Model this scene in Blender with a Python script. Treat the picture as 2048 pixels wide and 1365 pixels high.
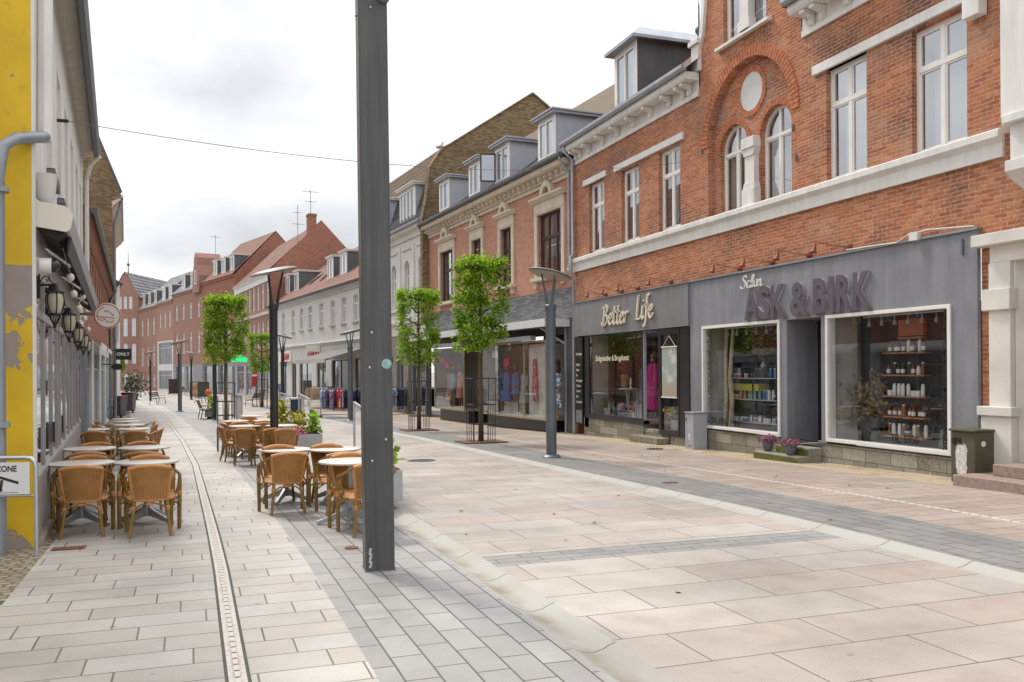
import bpy, bmesh, math, random
from mathutils import Vector, Matrix
rad = math.radians
sc = bpy.context.scene
for o in list(bpy.data.objects): bpy.data.objects.remove(o)
random.seed(7)
# ------------------------------------------------------------------ camera
FPX = 1750.0; TH = rad(19.2); RO = .006; CAMH = 1.72; HORY = 740.3
FW = Vector((math.sin(TH), math.cos(TH), 0)); RT = Vector((math.cos(TH), -math.sin(TH), 0)); UP = Vector((0, 0, 1))
RC = RT*math.cos(RO) - UP*math.sin(RO); UC = UP*math.cos(RO) + RT*math.sin(RO)
cam = bpy.data.objects.new('camera', bpy.data.cameras.new('camera')); sc.collection.objects.link(cam)
cam.matrix_world = Matrix(((RC.x, UC.x, -FW.x, 0), (RC.y, UC.y, -FW.y, 0), (RC.z, UC.z, -FW.z, CAMH), (0, 0, 0, 1)))
cam.data.lens = 36*FPX/2048; cam.data.sensor_width = 36
cam.data.shift_y = (HORY-682.5)/2048; cam.data.clip_end = 2000; cam.data.clip_start = .05
sc.camera = cam
# ------------------------------------------------------------------ world, sun, exposure
SUN_EL, SUN_AZ = 52, -19          # azimuth measured from the street axis (+Y), negative = to the left
w = bpy.data.worlds.new('World'); sc.world = w; w.use_nodes = True
nt = w.node_tree; nt.nodes.clear()
def wn(t, **k):
    n = nt.nodes.new(t)
    for a, b in k.items(): setattr(n, a, b)
    return n
out = wn('ShaderNodeOutputWorld'); bgs = wn('ShaderNodeBackground'); bgc = wn('ShaderNodeBackground'); mx = wn('ShaderNodeMixShader')
sky = wn('ShaderNodeTexSky', sky_type='NISHITA', sun_disc=False, sun_elevation=rad(SUN_EL), sun_rotation=rad(SUN_AZ))
bgs.inputs[1].default_value = .1
tc = wn('ShaderNodeTexCoord'); sp = wn('ShaderNodeSeparateXYZ'); ad = wn('ShaderNodeMath', operation='ADD'); ad.inputs[1].default_value = .35
dx = wn('ShaderNodeMath', operation='DIVIDE'); dy = wn('ShaderNodeMath', operation='DIVIDE'); cb = wn('ShaderNodeCombineXYZ')
L = nt.links.new
L(tc.outputs['Generated'], sp.inputs[0]); L(sp.outputs[2], ad.inputs[0])
L(sp.outputs[0], dx.inputs[0]); L(ad.outputs[0], dx.inputs[1]); L(sp.outputs[1], dy.inputs[0]); L(ad.outputs[0], dy.inputs[1])
L(dx.outputs[0], cb.inputs[0]); L(dy.outputs[0], cb.inputs[1])
mp = wn('ShaderNodeMapping'); mp.inputs['Location'].default_value = (3.55, 1.3, 0); L(cb.outputs[0], mp.inputs[0])
nz = wn('ShaderNodeTexNoise'); nz.inputs['Scale'].default_value = 1.9; nz.inputs['Detail'].default_value = 5; nz.inputs['Roughness'].default_value = .5
L(mp.outputs[0], nz.inputs['Vector'])
cr = wn('ShaderNodeValToRGB'); e = cr.color_ramp.elements
e[0].position = .37; e[0].color = (.87, .87, .875, 1); e[1].position = .68; e[1].color = (.46, .475, .50, 1)
L(nz.outputs[0], cr.inputs[0]); L(cr.outputs[0], bgc.inputs[0])
zm = wn('ShaderNodeMapRange'); zm.inputs[1].default_value = .25; zm.inputs[2].default_value = 1.; zm.inputs[3].default_value = 1.; zm.inputs[4].default_value = 2.35   # an overcast sky is brighter overhead
L(sp.outputs[2], zm.inputs[0]); L(zm.outputs[0], bgc.inputs[1])
mx.inputs[0].default_value = .93
L(sky.outputs[0], bgs.inputs[0]); L(bgs.outputs[0], mx.inputs[1]); L(bgc.outputs[0], mx.inputs[2]); L(mx.outputs[0], out.inputs[0])
sl = bpy.data.lights.new('sun', 'SUN'); sl.energy = 2.0; sl.angle = rad(9); sl.color = (1, .95, .87)
so = bpy.data.objects.new('sun', sl); sc.collection.objects.link(so)
so.rotation_euler = (rad(90-SUN_EL), 0, rad(180-SUN_AZ)); so.location = (0, 0, 30)
sc.view_settings.view_transform = 'Standard'; sc.view_settings.look = 'None'; sc.view_settings.exposure = .43; sc.view_settings.gamma = 1
sc.cycles.max_bounces = 7; sc.cycles.transparent_max_bounces = 16; sc.cycles.caustics_reflective = False; sc.cycles.caustics_refractive = False
# ------------------------------------------------------------------ geometry helpers
_gt = [0.0]
for i in range(1, 1400):
    Y = i*.25
    s = .021*min(1, max(0, (Y-7)/3)) if Y < 30 else max(.0035, .021-(Y-30)*.003)
    if Y > 140: s = 0
    _gt.append(_gt[-1]-s*.25)
def g(Y):
    if Y <= 0: return 0.0
    k = min(Y/.25, len(_gt)-2); i = int(k); return _gt[i]+(_gt[i+1]-_gt[i])*(k-i)
def ray(px, py): return FW + RC*((px-1024)/FPX) + UC*((HORY-py)/FPX)
def at(px, py, h=0.0):
    """photo pixel -> point of the street, h metres above the paving"""
    d = ray(px, py); lo, hi = .5, 400.
    for k in range(50):
        m = (lo+hi)/2
        if d.z < 0 and CAMH+d.z*m > g(d.y*m)+h or d.z >= 0 and CAMH+d.z*m < g(d.y*m)+h: lo = m
        else: hi = m
    return Vector((d.x*lo, d.y*lo, g(d.y*lo)))
def lerp(tab, Y):
    if Y <= tab[0][0]: return tab[0][1]
    for (a, b), (c, d) in zip(tab, tab[1:]):
        if Y <= c: return b+(d-b)*(Y-a)/(c-a)
    return tab[-1][1]
def tag(o, label=None, cat=None, group=None, kind=None):
    if label: o['label'] = label
    if cat: o['category'] = cat
    if group: o['group'] = group
    if kind: o['kind'] = kind
    return o
def link(o, parent=None):
    sc.collection.objects.link(o)
    if parent is not None: o.parent = parent
    return o
def thing(name, label, cat, loc=(0, 0, 0), rz=0, group=None):
    o = bpy.data.objects.new(name, None); o.empty_display_size = .2; link(o)
    o.location = loc; o.rotation_euler = (0, 0, rz); return tag(o, label, cat, group)
def dup(root, loc, rz, label=None, group=None, scale=None):
    r = root.copy(); link(r); r.location = loc; r.rotation_euler = (0, 0, rz)
    if scale: r.scale = scale
    if label: r['label'] = label
    if group: r['group'] = group
    for ch in list(root.children):
        c = ch.copy(); link(c, r)
        for gch in list(ch.children): link(gch.copy(), c)
    return r
class MB:
    def __init__(s): s.v = []; s.f = []; s.uv = None
    def add(s, vs, fs):
        n = len(s.v); s.v += [tuple(p) for p in vs]; s.f += [tuple(i+n for i in f) for f in fs]; return s
    def poly(s, *p): return s.add(p, [range(len(p))])
    def box(s, x0, x1, y0, y1, z0, z1):
        return s.add([(x0,y0,z0),(x1,y0,z0),(x1,y1,z0),(x0,y1,z0),(x0,y0,z1),(x1,y0,z1),(x1,y1,z1),(x0,y1,z1)],
                     [(0,3,2,1),(4,5,6,7),(0,1,5,4),(1,2,6,5),(2,3,7,6),(3,0,4,7)])
    def prism(s, pts, y0, y1, plane='xz'):
        k = len(pts); P = {'xz': lambda a, b, y: (a, y, b), 'xy': lambda a, b, y: (a, b, y), 'yz': lambda a, b, y: (y, a, b)}[plane]
        return s.add([P(a, b, y0) for a, b in pts]+[P(a, b, y1) for a, b in pts],
                     [tuple(range(k))[::-1], tuple(range(k, 2*k))]+[(i, (i+1) % k, k+(i+1) % k, k+i) for i in range(k)])
    def ring(s, po, pi, y0, y1):
        k = len(po); V = [(a, y1, b) for a, b in po]+[(a, y1, b) for a, b in pi]+[(a, y0, b) for a, b in po]+[(a, y0, b) for a, b in pi]
        F = []
        for i in range(k):
            j = (i+1) % k
            F += [(i, j, k+j, k+i), (k+i, k+j, 3*k+j, 3*k+i), (i, j, 2*k+j, 2*k+i), (2*k+i, 2*k+j, 3*k+j, 3*k+i)]
        return s.add(V, F)
    def tube(s, pts, r, n=8, closed=False):
        P = [Vector(p) for p in pts]; k = len(P); rs = r if isinstance(r, (list, tuple)) else [r]*k
        V = []; up = None
        for i, p in enumerate(P):
            if closed: t = P[(i+1) % k]-P[i-1]
            else: t = P[min(i+1, k-1)]-P[max(i-1, 0)]
            t.normalize()
            if up is None: up = Vector((0, 0, 1)) if abs(t.z) < .9 else Vector((1, 0, 0))
            a = (up-t*up.dot(t)).normalized(); b = t.cross(a); up = a
            V += [p+(a*math.cos(2*math.pi*j/n)+b*math.sin(2*math.pi*j/n))*rs[i] for j in range(n)]
        F = []
        for i in range(k if closed else k-1):
            m = (i+1) % k
            F += [(i*n+j, i*n+(j+1) % n, m*n+(j+1) % n, m*n+j) for j in range(n)]
        if not closed: F += [tuple(range(n))[::-1], tuple(range((k-1)*n, k*n))]
        return s.add(V, F)
    def lathe(s, prof, c=(0, 0, 0), n=16, M=None):
        V = []; k = len(prof); c = Vector(c)
        for r, z in prof:
            for j in range(n):
                p = Vector((r*math.cos(2*math.pi*j/n), r*math.sin(2*math.pi*j/n), z))
                V.append((M @ p if M else p)+c)
        F = [(i*n+j, i*n+(j+1) % n, (i+1)*n+(j+1) % n, (i+1)*n+j) for i in range(k-1) for j in range(n)]
        F += [tuple(range(n))[::-1], tuple(range((k-1)*n, k*n))]
        return s.add(V, F)
    def ball(s, c, r, n=10, m=7, sq=(1, 1, 1)):
        pr = [(max(1e-4, math.sin(math.pi*i/m)), -math.cos(math.pi*i/m)) for i in range(m+1)]
        return s.lathe([(a*r, b*r) for a, b in pr], c, n, Matrix.Diagonal(sq))
    def islands(s):
        par = list(range(len(s.v)))
        def find(i):
            while par[i] != i: par[i] = par[par[i]]; i = par[i]
            return i
        for f in s.f:
            for i in f[1:]: par[find(i)] = find(f[0])
        out_ = {}
        for f in s.f: out_.setdefault(find(f[0]), []).append(f)
        for fs in out_.values():
            m = MB(); m.v = list(s.v); m.f = fs; yield m
    def build_each(s, name, mat, parent=None, **k): return [m.build(name, mat, parent, **k) for m in s.islands()]
    def xf(s, M):
        s.v = [tuple(M @ Vector(p)) for p in s.v]; return s
    def join(s, o): return s.add(o.v, o.f)
    def build(s, name, mat, parent=None, smooth=False, bevel=0, uvf=None):
        used = sorted({i for f in s.f for i in f}); mp_ = {i: k for k, i in enumerate(used)}
        me = bpy.data.meshes.new(name); me.from_pydata([s.v[i] for i in used], [], [tuple(mp_[i] for i in f) for f in s.f])
        b = bmesh.new(); b.from_mesh(me); bmesh.ops.recalc_face_normals(b, faces=b.faces)
        b.to_mesh(me); b.free()
        me.materials.append(mat)
        if smooth:
            me.polygons.foreach_set('use_smooth', [True]*len(me.polygons))
            if smooth != 2:
                me.set_sharp_from_angle(angle=rad(40))
        if uvf:
            ul = me.uv_layers.new(name='UVMap')
            for p in me.polygons:
                for li in p.loop_indices: ul.data[li].uv = uvf(me.vertices[me.loops[li].vertex_index].co, p)
        o = bpy.data.objects.new(name, me); link(o, parent)
        if bevel:
            m = o.modifiers.new('bevel', 'BEVEL'); m.width = bevel; m.segments = 2; m.limit_method = 'ANGLE'
        return o
def part(name, mat, parent, *boxes, **k):
    m = MB()
    for b in boxes: m.box(*b)
    return m.build(name, mat, parent, **k)
# ------------------------------------------------------------------ materials
class NT:
    def __init__(s, name):
        s.m = bpy.data.materials.new(name); s.m.use_nodes = True; s.t = s.m.node_tree; s.t.nodes.clear()
        s.out = s.n('ShaderNodeOutputMaterial'); s.b = s.n('ShaderNodeBsdfPrincipled'); s.l(s.b.outputs[0], s.out.inputs[0])
    def n(s, t, **k):
        n = s.t.nodes.new(t)
        for a, b in k.items(): setattr(n, a, b)
        return n
    def l(s, a, b): s.t.links.new(a, b)
    def set(s, i, v):
        if hasattr(v, 'is_output') or isinstance(v, bpy.types.NodeSocket): s.l(v, i)
        else: i.default_value = v
    def M(s, op, a, b=None, c=None):
        n = s.n('ShaderNodeMath', operation=op)
        for i, v in enumerate((a, b, c)):
            if v is not None: s.set(n.inputs[i], v)
        return n.outputs[0]
    def noise(s, vec, scale, detail=3, rough=.55):
        n = s.n('ShaderNodeTexNoise'); n.inputs['Scale'].default_value = scale; n.inputs['Detail'].default_value = detail; n.inputs['Roughness'].default_value = rough
        if vec is not None: s.l(vec, n.inputs['Vector'])
        return n.outputs[0]
    def ramp(s, fac, stops, const=False):
        n = s.n('ShaderNodeValToRGB'); cr = n.color_ramp
        if const: cr.interpolation = 'CONSTANT'
        while len(cr.elements) < len(stops): cr.elements.new(.5)
        for e, (p, c) in zip(cr.elements, stops): e.position = p; e.color = (*c, 1) if len(c) == 3 else c
        s.l(fac, n.inputs[0]); return n.outputs[0]
    def mix(s, fac, a, b, mode='MIX'):
        n = s.n('ShaderNodeMix', data_type='RGBA', blend_type=mode)
        s.set(n.inputs[0], fac)
        for i, v in ((6, a), (7, b)): s.set(n.inputs[i], (*v, 1) if isinstance(v, tuple) and len(v) == 3 else v)
        return n.outputs[2]
    def mr(s, v, a, b, c=0., d=1.):
        n = s.n('ShaderNodeMapRange')
        for i, x in enumerate((v, a, b, c, d)): s.set(n.inputs[i], x)
        return n.outputs[0]
    def bump(s, h, strength=.3, dist=.01):
        n = s.n('ShaderNodeBump'); n.inputs['Strength'].default_value = strength; n.inputs['Distance'].default_value = dist
        s.l(h, n.inputs['Height']); s.l(n.outputs[0], s.b.inputs['Normal'])
    def obj(s): return s.n('ShaderNodeTexCoord').outputs['Object']
    def uv(s): return s.n('ShaderNodeTexCoord').outputs['UV']
    def sep(s, v):
        n = s.n('ShaderNodeSeparateXYZ'); s.l(v, n.inputs[0]); return n.outputs
    def comb(s, x, y, z=0.):
        n = s.n('ShaderNodeCombineXYZ')
        for i, v in enumerate((x, y, z)): s.set(n.inputs[i], v)
        return n.outputs[0]
    def col(s, c): s.set(s.b.inputs['Base Color'], (*c, 1) if isinstance(c, tuple) else c)
    def tiles(s, x, y, W, H, gap, off=.5, jit=0.):
        row = s.M('FLOOR', s.M('DIVIDE', y, H))
        wr = s.n('ShaderNodeTexWhiteNoise', noise_dimensions='1D'); s.l(row, wr.inputs['W'])
        xo = s.M('ADD', s.M('DIVIDE', x, W), s.M('MULTIPLY', row, off))
        if jit: xo = s.M('ADD', xo, s.M('MULTIPLY', wr.outputs['Value'], jit))
        c = s.M('FLOOR', xo); fx = s.M('FRACT', xo); fy = s.M('FRACT', s.M('DIVIDE', y, H))
        ex = s.M('MULTIPLY', s.M('MINIMUM', fx, s.M('SUBTRACT', 1., fx)), W); ey = s.M('MULTIPLY', s.M('MINIMUM', fy, s.M('SUBTRACT', 1., fy)), H)
        mask = s.mr(s.M('MINIMUM', ex, ey), gap*.4, gap*.75)
        r = s.n('ShaderNodeTexWhiteNoise', noise_dimensions='2D'); s.l(s.comb(c, row), r.inputs['Vector'])
        return mask, r.outputs['Value'], r.outputs['Color']
def plain(name, c, rough=.6, metal=0, var=.12, scale=3., bump=0, spec=None, bscale=60):
    t = NT(name); v = t.obj()
    if var:
        n = t.noise(v, scale, 5); k = t.mr(n, .3, .7, 1-var, 1+var)
        t.col(t.mix(1., c, t.comb(k, k, k), 'MULTIPLY'))
    else: t.col(c)
    t.b.inputs['Roughness'].default_value = rough; t.b.inputs['Metallic'].default_value = metal
    if spec is not None: t.b.inputs['Specular IOR Level'].default_value = spec
    if bump: t.bump(t.noise(v, bscale, 4), bump, .01)
    return t.m
def brick(name, cols, mortar, W=.235, H=.07, gap=.012, dark=(.10, .06, .05), darkamt=.5, dscale=.7, bump=.5, off=.5, dlo=.58, pale=0.):
    t = NT(name); o = t.sep(t.obj()); x = t.M('ADD', o[0], o[1]); z = o[2]
    wob = t.noise(t.obj(), 2.2, 2); z2 = t.M('ADD', z, t.M('MULTIPLY', wob, .012))
    mask, r, _ = t.tiles(x, z2, W, H, gap, off)
    n = len(cols); c = t.ramp(r, [(i/n, k) for i, k in enumerate(cols)], True)
    big = t.noise(t.obj(), dscale, 4); fine = t.noise(t.obj(), 14, 4)
    dm = t.M('MULTIPLY', t.mr(t.M('ADD', t.M('MULTIPLY', big, .75), t.M('MULTIPLY', fine, .35)), dlo, dlo+.15), darkamt)
    c = t.mix(dm, c, dark)
    k = t.mr(t.noise(t.obj(), 30, 3), .3, .7, .8, 1.18)
    c = t.mix(1., c, t.comb(k, k, k), 'MULTIPLY')
    if pale: c = t.mix(t.mr(t.M('ADD', t.M('MULTIPLY', t.noise(t.comb(t.M('ADD', o[0], 31.), t.M('ADD', o[1], 7.), z), 1.1, 5), .8), t.M('MULTIPLY', fine, .2)), .53, .66, 0., pale), c, (.44, .34, .275))
    mc = t.mix(t.mr(fine, .4, .7), mortar, tuple(v*.55 for v in mortar))
    t.col(t.mix(mask, mc, c)); t.b.inputs['Roughness'].default_value = .9; t.b.inputs['Specular IOR Level'].default_value = .2
    t.bump(t.M('ADD', mask, t.M('MULTIPLY', t.noise(t.obj(), 60, 3), .4)), bump, .008)
    return t.m
def paving(name, cols, joint, W, H, gap, off, jit=0., rough=.6, stain=.16, swap=False, bump=.35, speck=.12):
    t = NT(name); o = t.sep(t.uv()); x, y = (o[1], o[0]) if swap else (o[0], o[1])
    mask, r, rc = t.tiles(x, y, W, H, gap, off, jit)
    n = len(cols); c = t.ramp(r, [(i/max(1, n-1), k) for i, k in enumerate(cols)])
    u = t.uv(); k = t.mr(t.noise(u, .55, 5), .3, .7, 1-stain, 1+stain); c = t.mix(1., c, t.comb(k, k, k), 'MULTIPLY')
    f = t.mr(t.noise(u, 120, 2), .25, .75, 1-speck, 1+speck); c = t.mix(1., c, t.comb(f, f, f), 'MULTIPLY')
    sp = t.mr(t.noise(u, 9, 4), .64, .74, 0., .3); c = t.mix(sp, c, (.16, .14, .12))
    vo = t.n('ShaderNodeTexVoronoi'); vo.inputs['Scale'].default_value = 2.3; t.l(u, vo.inputs['Vector']); c = t.mix(t.mr(vo.outputs['Distance'], .045, .06, .45, 0.), c, (.10, .09, .08))   # trodden gum
    c = t.mix(t.mr(t.noise(u, .9, 6, .7), .52, .72, 0., .38), c, tuple(v*.55 for v in cols[0]))
    gr = t.mix(t.mr(t.noise(u, 1.3, 3), .5, .68), joint, (.07, .075, .035))
    t.col(t.mix(mask, gr, c))
    t.set(t.b.inputs['Roughness'], t.mr(t.noise(u, 3, 4), .3, .7, rough-.12, rough+.12))
    t.bump(t.M('ADD', mask, t.M('ADD', t.M('MULTIPLY', t.noise(u, 150, 3), .12), t.M('MULTIPLY', r, .25))), bump, .006)
    return t.m
def glass(name, tint=(.92, .95, .95), refl=1.5, base=.05, rough=0.01):
    t = NT(name); t.t.nodes.remove(t.b)
    tr = t.n('ShaderNodeBsdfTransparent'); tr.inputs[0].default_value = (*tint, 1)
    gl = t.n('ShaderNodeBsdfGlossy'); gl.inputs['Roughness'].default_value = rough; gl.inputs[0].default_value = (.95, .97, 1, 1)
    ge = t.n('ShaderNodeNewGeometry'); dp = t.n('ShaderNodeVectorMath', operation='DOT_PRODUCT'); t.l(ge.outputs['Normal'], dp.inputs[0]); t.l(ge.outputs['Incoming'], dp.inputs[1])
    fr = t.M('POWER', t.M('SUBTRACT', 1., t.M('ABSOLUTE', dp.outputs['Value'])), 4.)
    nb = t.n('ShaderNodeBump'); nb.inputs['Strength'].default_value = .03; nb.inputs['Distance'].default_value = .05; t.l(t.noise(t.obj(), .8, 1), nb.inputs['Height']); t.l(nb.outputs[0], gl.inputs['Normal'])
    fac = t.M('MINIMUM', t.M('ADD', t.M('MULTIPLY', fr, refl), base), .95)
    mx = t.n('ShaderNodeMixShader'); t.l(fac, mx.inputs[0]); t.l(tr.outputs[0], mx.inputs[1]); t.l(gl.outputs[0], mx.inputs[2]); t.l(mx.outputs[0], t.out.inputs[0])
    return t.m
def darkpane(name, c=(.03, .035, .04), refl=.35):
    t = NT(name); t.col(c); t.b.inputs['Roughness'].default_value = .08
    gl = t.n('ShaderNodeBsdfGlossy'); gl.inputs['Roughness'].default_value = .02; gl.inputs[0].default_value = (.9, .94, 1, 1)
    nb = t.n('ShaderNodeBump'); nb.inputs['Strength'].default_value = .08; nb.inputs['Distance'].default_value = .05; t.l(t.noise(t.obj(), .9, 1), nb.inputs['Height']); t.l(nb.outputs[0], gl.inputs['Normal'])
    mx = t.n('ShaderNodeMixShader'); mx.inputs[0].default_value = refl
    t.l(t.b.outputs[0], mx.inputs[1]); t.l(gl.outputs[0], mx.inputs[2]); t.l(mx.outputs[0], t.out.inputs[0]); return t.m
def roofmat(name, c1, c2, W=.22, H=.3, moss=0.):
    t = NT(name); o = t.sep(t.obj()); d = t.M('MULTIPLY', t.M('ADD', t.M('ABSOLUTE', o[1]), o[2]), .72)
    mask, r, _ = t.tiles(o[0], d, W, H, .05, .0)
    c = t.ramp(r, [(0, c1), (1, c2)])
    big = t.noise(t.obj(), .9, 5); c = t.mix(t.mr(big, .45, .7, 0., .6), c, tuple(v*.45 for v in c1))
    if moss: c = t.mix(t.mr(t.noise(t.obj(), 2.1, 5), .42, .66, 0., moss), c, (.17, .13, .04))
    t.col(t.mix(mask, tuple(v*.35 for v in c1), c)); t.b.inputs['Roughness'].default_value = .8
    wv = t.M('SINE', t.M('MULTIPLY', o[0], 2*math.pi/W)); t.bump(t.M('ADD', wv, t.M('FRACT', t.M('DIVIDE', d, H))), .8, .03); return t.m
MT = {}
M_red = brick('red_brick', [(.45, .155, .07), (.49, .182, .088), (.41, .136, .064), (.52, .215, .108), (.36, .12, .064), (.47, .166, .075)], (.46, .36, .27), darkamt=.68, dlo=.535, pale=.32)
M_redlow = brick('salmon_brick', [(.50, .225, .14), (.54, .255, .165), (.45, .19, .12), (.52, .235, .145)], (.47, .38, .31), darkamt=.2, H=.068, pale=.3)
M_gable = brick('yellow_brick', [(.255, .18, .095), (.21, .145, .08), (.29, .21, .115), (.165, .115, .068)], (.17, .13, .09), darkamt=.45, dark=(.08, .06, .035), dscale=.35)
M_far = brick('hazed_brick', [(.33, .165, .125), (.37, .19, .145), (.295, .145, .112)], (.42, .33, .28), darkamt=.2)  # distance haze painted into the colours: brick paled for the far houses
M_far2 = brick('dark_red_brick', [(.33, .125, .08), (.38, .15, .098), (.28, .108, .072)], (.36, .26, .2), darkamt=.4)
M_slate = brick('slate_cladding', [(.18, .183, .19), (.215, .218, .225), (.16, .163, .168), (.24, .243, .25)], (.06, .06, .065), W=.42, H=.075, gap=.010, darkamt=.15, bump=.9)
M_plinth = brick('plinth_stone', [(.30, .275, .22), (.36, .335, .28), (.25, .23, .18)], (.15, .135, .11), W=.62, H=.22, gap=.012, dark=(.13, .125, .08), darkamt=.7, dscale=1.6)
M_arch = plain('arch_brick', (.44, .155, .07), .9, var=.35, scale=12, bump=.4)
M_white = plain('white_paint', (.74, .73, .70), .55, var=.06, scale=2)
M_wframe = plain('window_paint', (.80, .78, .74), .4, var=.04)
M_cream = plain('cream_stone', (.62, .54, .43), .7, var=.1)
M_grey = plain('grey_plaster', (.225, .235, .26), .8, var=.12, scale=1.6, bump=.35, bscale=12)
M_fascia = plain('fascia_grey', (.20, .20, .21), .6, var=.07, scale=1.2)
M_dgrey = plain('dark_grey_paint', (.10, .105, .115), .5, var=.1)
M_black = plain('black_paint', (.018, .018, .02), .35, var=.1)
M_brownf = plain('brown_frame', (.05, .034, .032), .45, var=.1)
M_zinc = plain('zinc', (.36, .38, .42), .42, .6, var=.15, scale=2)
M_zincp = plain('zinc_painted', (.40, .41, .46), .55, .1, var=.08)
M_pipe = plain('pipe_grey', (.27, .29, .32), .45, .3, var=.12)
M_steel = plain('steel', (.50, .51, .52), .35, .85, var=.1)
M_pole = plain('pole_paint', (.075, .075, .076), .45, .2, var=.2, scale=5)
def streaky(m, c, amt=.3, sx=5., sz=.35, drip=.25):
    t = NT.__new__(NT); t.m = m; t.t = m.node_tree; t.b = [n for n in t.t.nodes if n.type == 'BSDF_PRINCIPLED'][0]; o = t.sep(t.obj())
    v = t.comb(t.M('MULTIPLY', o[0], sx), t.M('MULTIPLY', o[1], sx), t.M('MULTIPLY', o[2], sz)); k = t.mr(t.noise(v, 2., 6, .65), .3, .7, 1-amt, 1+amt*.7); b = t.mr(t.noise(t.obj(), 1.3, 5), .3, .7, 1-amt*.6, 1+amt*.6)
    kk = t.M('MULTIPLY', k, b); c2 = t.mix(1., c, t.comb(kk, kk, kk), 'MULTIPLY'); sp_ = t.mr(t.noise(t.obj(), 26, 3), .68, .73, 0., drip); t.col(t.mix(sp_, c2, tuple(min(1, x*2.2+.05) for x in c)))
    return m
streaky(M_pole, (.078, .078, .079), .3, 9, .4, .2)
M_lamp = plain('lamp_paint', (.13, .15, .17), .45, .35, var=.15)
M_wood = plain('wood_shelf', (.42, .17, .07), .5, var=.2, scale=8)
M_wwall = plain('white_render', (.66, .65, .62), .85, var=.07, scale=.8, bump=.15, bscale=20)
M_gwall = plain('pale_grey_render', (.60, .60, .58), .85, var=.07, scale=.6)
M_roofr = roofmat('red_tile', (.25, .115, .08), (.32, .16, .11))
M_roofd = roofmat('dark_tile', (.045, .046, .052), (.075, .075, .08))
M_roofm = roofmat('mossy_tile', (.17, .105, .065), (.21, .14, .08), moss=.7)
M_roofs = roofmat('slate_roof', (.22, .22, .225), (.30, .30, .31), .3, .25)
M_glass = glass('shop_glass', refl=.8, base=.10)
M_wglass = glass('window_glass', (.86, .9, .92), refl=.6, base=.42)
M_pane = darkpane('far_pane')
M_panel = darkpane('light_pane', (.20, .21, .22), .5)
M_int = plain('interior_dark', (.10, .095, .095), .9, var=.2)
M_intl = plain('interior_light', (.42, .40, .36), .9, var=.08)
M_curt = plain('curtain_cloth', (.62, .62, .62), .9, var=.05)
M_rust = plain('rusty_iron', (.16, .075, .045), .85, .2, var=.35, scale=20)
M_iron = plain('cast_iron', (.022, .022, .024), .5, .3, var=.2)
M_granite = plain('step_granite', (.30, .22, .185), .85, var=.2, scale=15)
M_letter = plain('letter_plum', (.105, .085, .115), .6, var=.15, scale=9)
M_letters = plain('letter_side', (.36, .33, .33), .6)
M_ivory = plain('ivory_letter', (.72, .66, .52), .5, var=.05)
M_copper = plain('copper', (.25, .085, .045), .6, .4, var=.25, scale=9)
streaky(M_white, (.72, .705, .67), .12, 3., .5, .0); streaky(M_cream, (.60, .52, .41), .14, 3., .5, .0); streaky(M_wwall, (.66, .65, .62), .12, 2., .2, .0); streaky(M_pipe, (.27, .29, .32), .2, 6., .4, .1)
streaky(M_grey, (.225, .23, .25), .16, 2.4, .3, .05); streaky(M_fascia, (.20, .20, .205), .14, 2.5, .3, .04)
# ------------------------------------------------------------------ ground: strips of paving laid side by side
CL = [(5, 0), (8, -.05), (10.3, -.11), (13.2, -.2), (19.5, -.4), (30, -.93), (45, -2.0), (58, -3.1), (80, -5.4), (130, -13), (170, -20)]
CRT = [(27, 0), (31, -.15), (41.7, -1.1), (50.9, -2.05), (78.6, -6.1), (96.4, -8.6), (150, -23), (170, -29)]
cl = lambda Y: lerp(CL, Y); cr_ = lambda Y: lerp(CRT, Y)
def strip(name, xa, xb, mat, Y0=-3., Y1=170., prof=None, ca=cl, cb=None, dz=0., uvc=None):
    cb = cb or ca; m = MB(); Ys = []; Y = Y0
    while Y < Y1-1e-6:
        Ys.append(Y); Y += .5 if Y < 45 else 4
    Ys.append(Y1); prof = prof or [(0, 0), (1, 0)]; k = len(prof); uv = {}
    for i, Y in enumerate(Ys):
        a = xa+ca(Y); b = xb+cb(Y)
        for t, z in prof: m.v.append((a+(b-a)*t, Y, g(Y)+z+dz))
    for i in range(len(Ys)-1):
        for j in range(k-1): m.f.append((i*k+j, i*k+j+1, (i+1)*k+j+1, (i+1)*k+j))
    uc = uvc or ca
    return tag(m.build(name, mat, None, smooth=2 if len(prof) > 2 else False, uvf=lambda c, p: (c.x-uc(c.y), c.y)), kind='structure')
slabL = [(.365, .337, .30), (.425, .395, .358), (.39, .35, .312), (.45, .425, .392), (.405, .385, .358), (.425, .39, .345)]
M_pavL = paving('pale_slabs', slabL, (.15, .13, .105), .60, .305, .010, .285, rough=.55, stain=.22, speck=.2)
M_pavG = paving('grey_pavers', [(.25, .243, .236), (.30, .292, .284), (.275, .268, .26), (.33, .32, .31)], (.085, .08, .068), .42, .205, .011, .5, .25, swap=True, rough=.5)
M_road = paving('pink_slabs', [(.31, .268, .236), (.365, .318, .282), (.345, .28, .248), (.385, .35, .315), (.335, .308, .285), (.36, .32, .275)], (.11, .09, .07), 1.02, .56, .009, .37, .45, rough=.55, stain=.24, speck=.24)
M_pavR = paving('pink_pavers', [(.31, .25, .215), (.36, .295, .255), (.335, .26, .22), (.375, .32, .275)], (.13, .105, .085), .62, .31, .012, .4, .2)
M_greyR = paving('dark_pavers', [(.168, .163, .158), (.212, .206, .20), (.188, .183, .178)], (.07, .065, .06), .42, .21, .011, .5, .2, swap=True)
M_cob = paving('cobbles', [(.30, .26, .20), (.40, .35, .28), (.24, .21, .17), (.35, .29, .21)], (.17, .13, .075), .115, .10, .028, .5, .4, bump=1.0, rough=.85)
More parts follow.
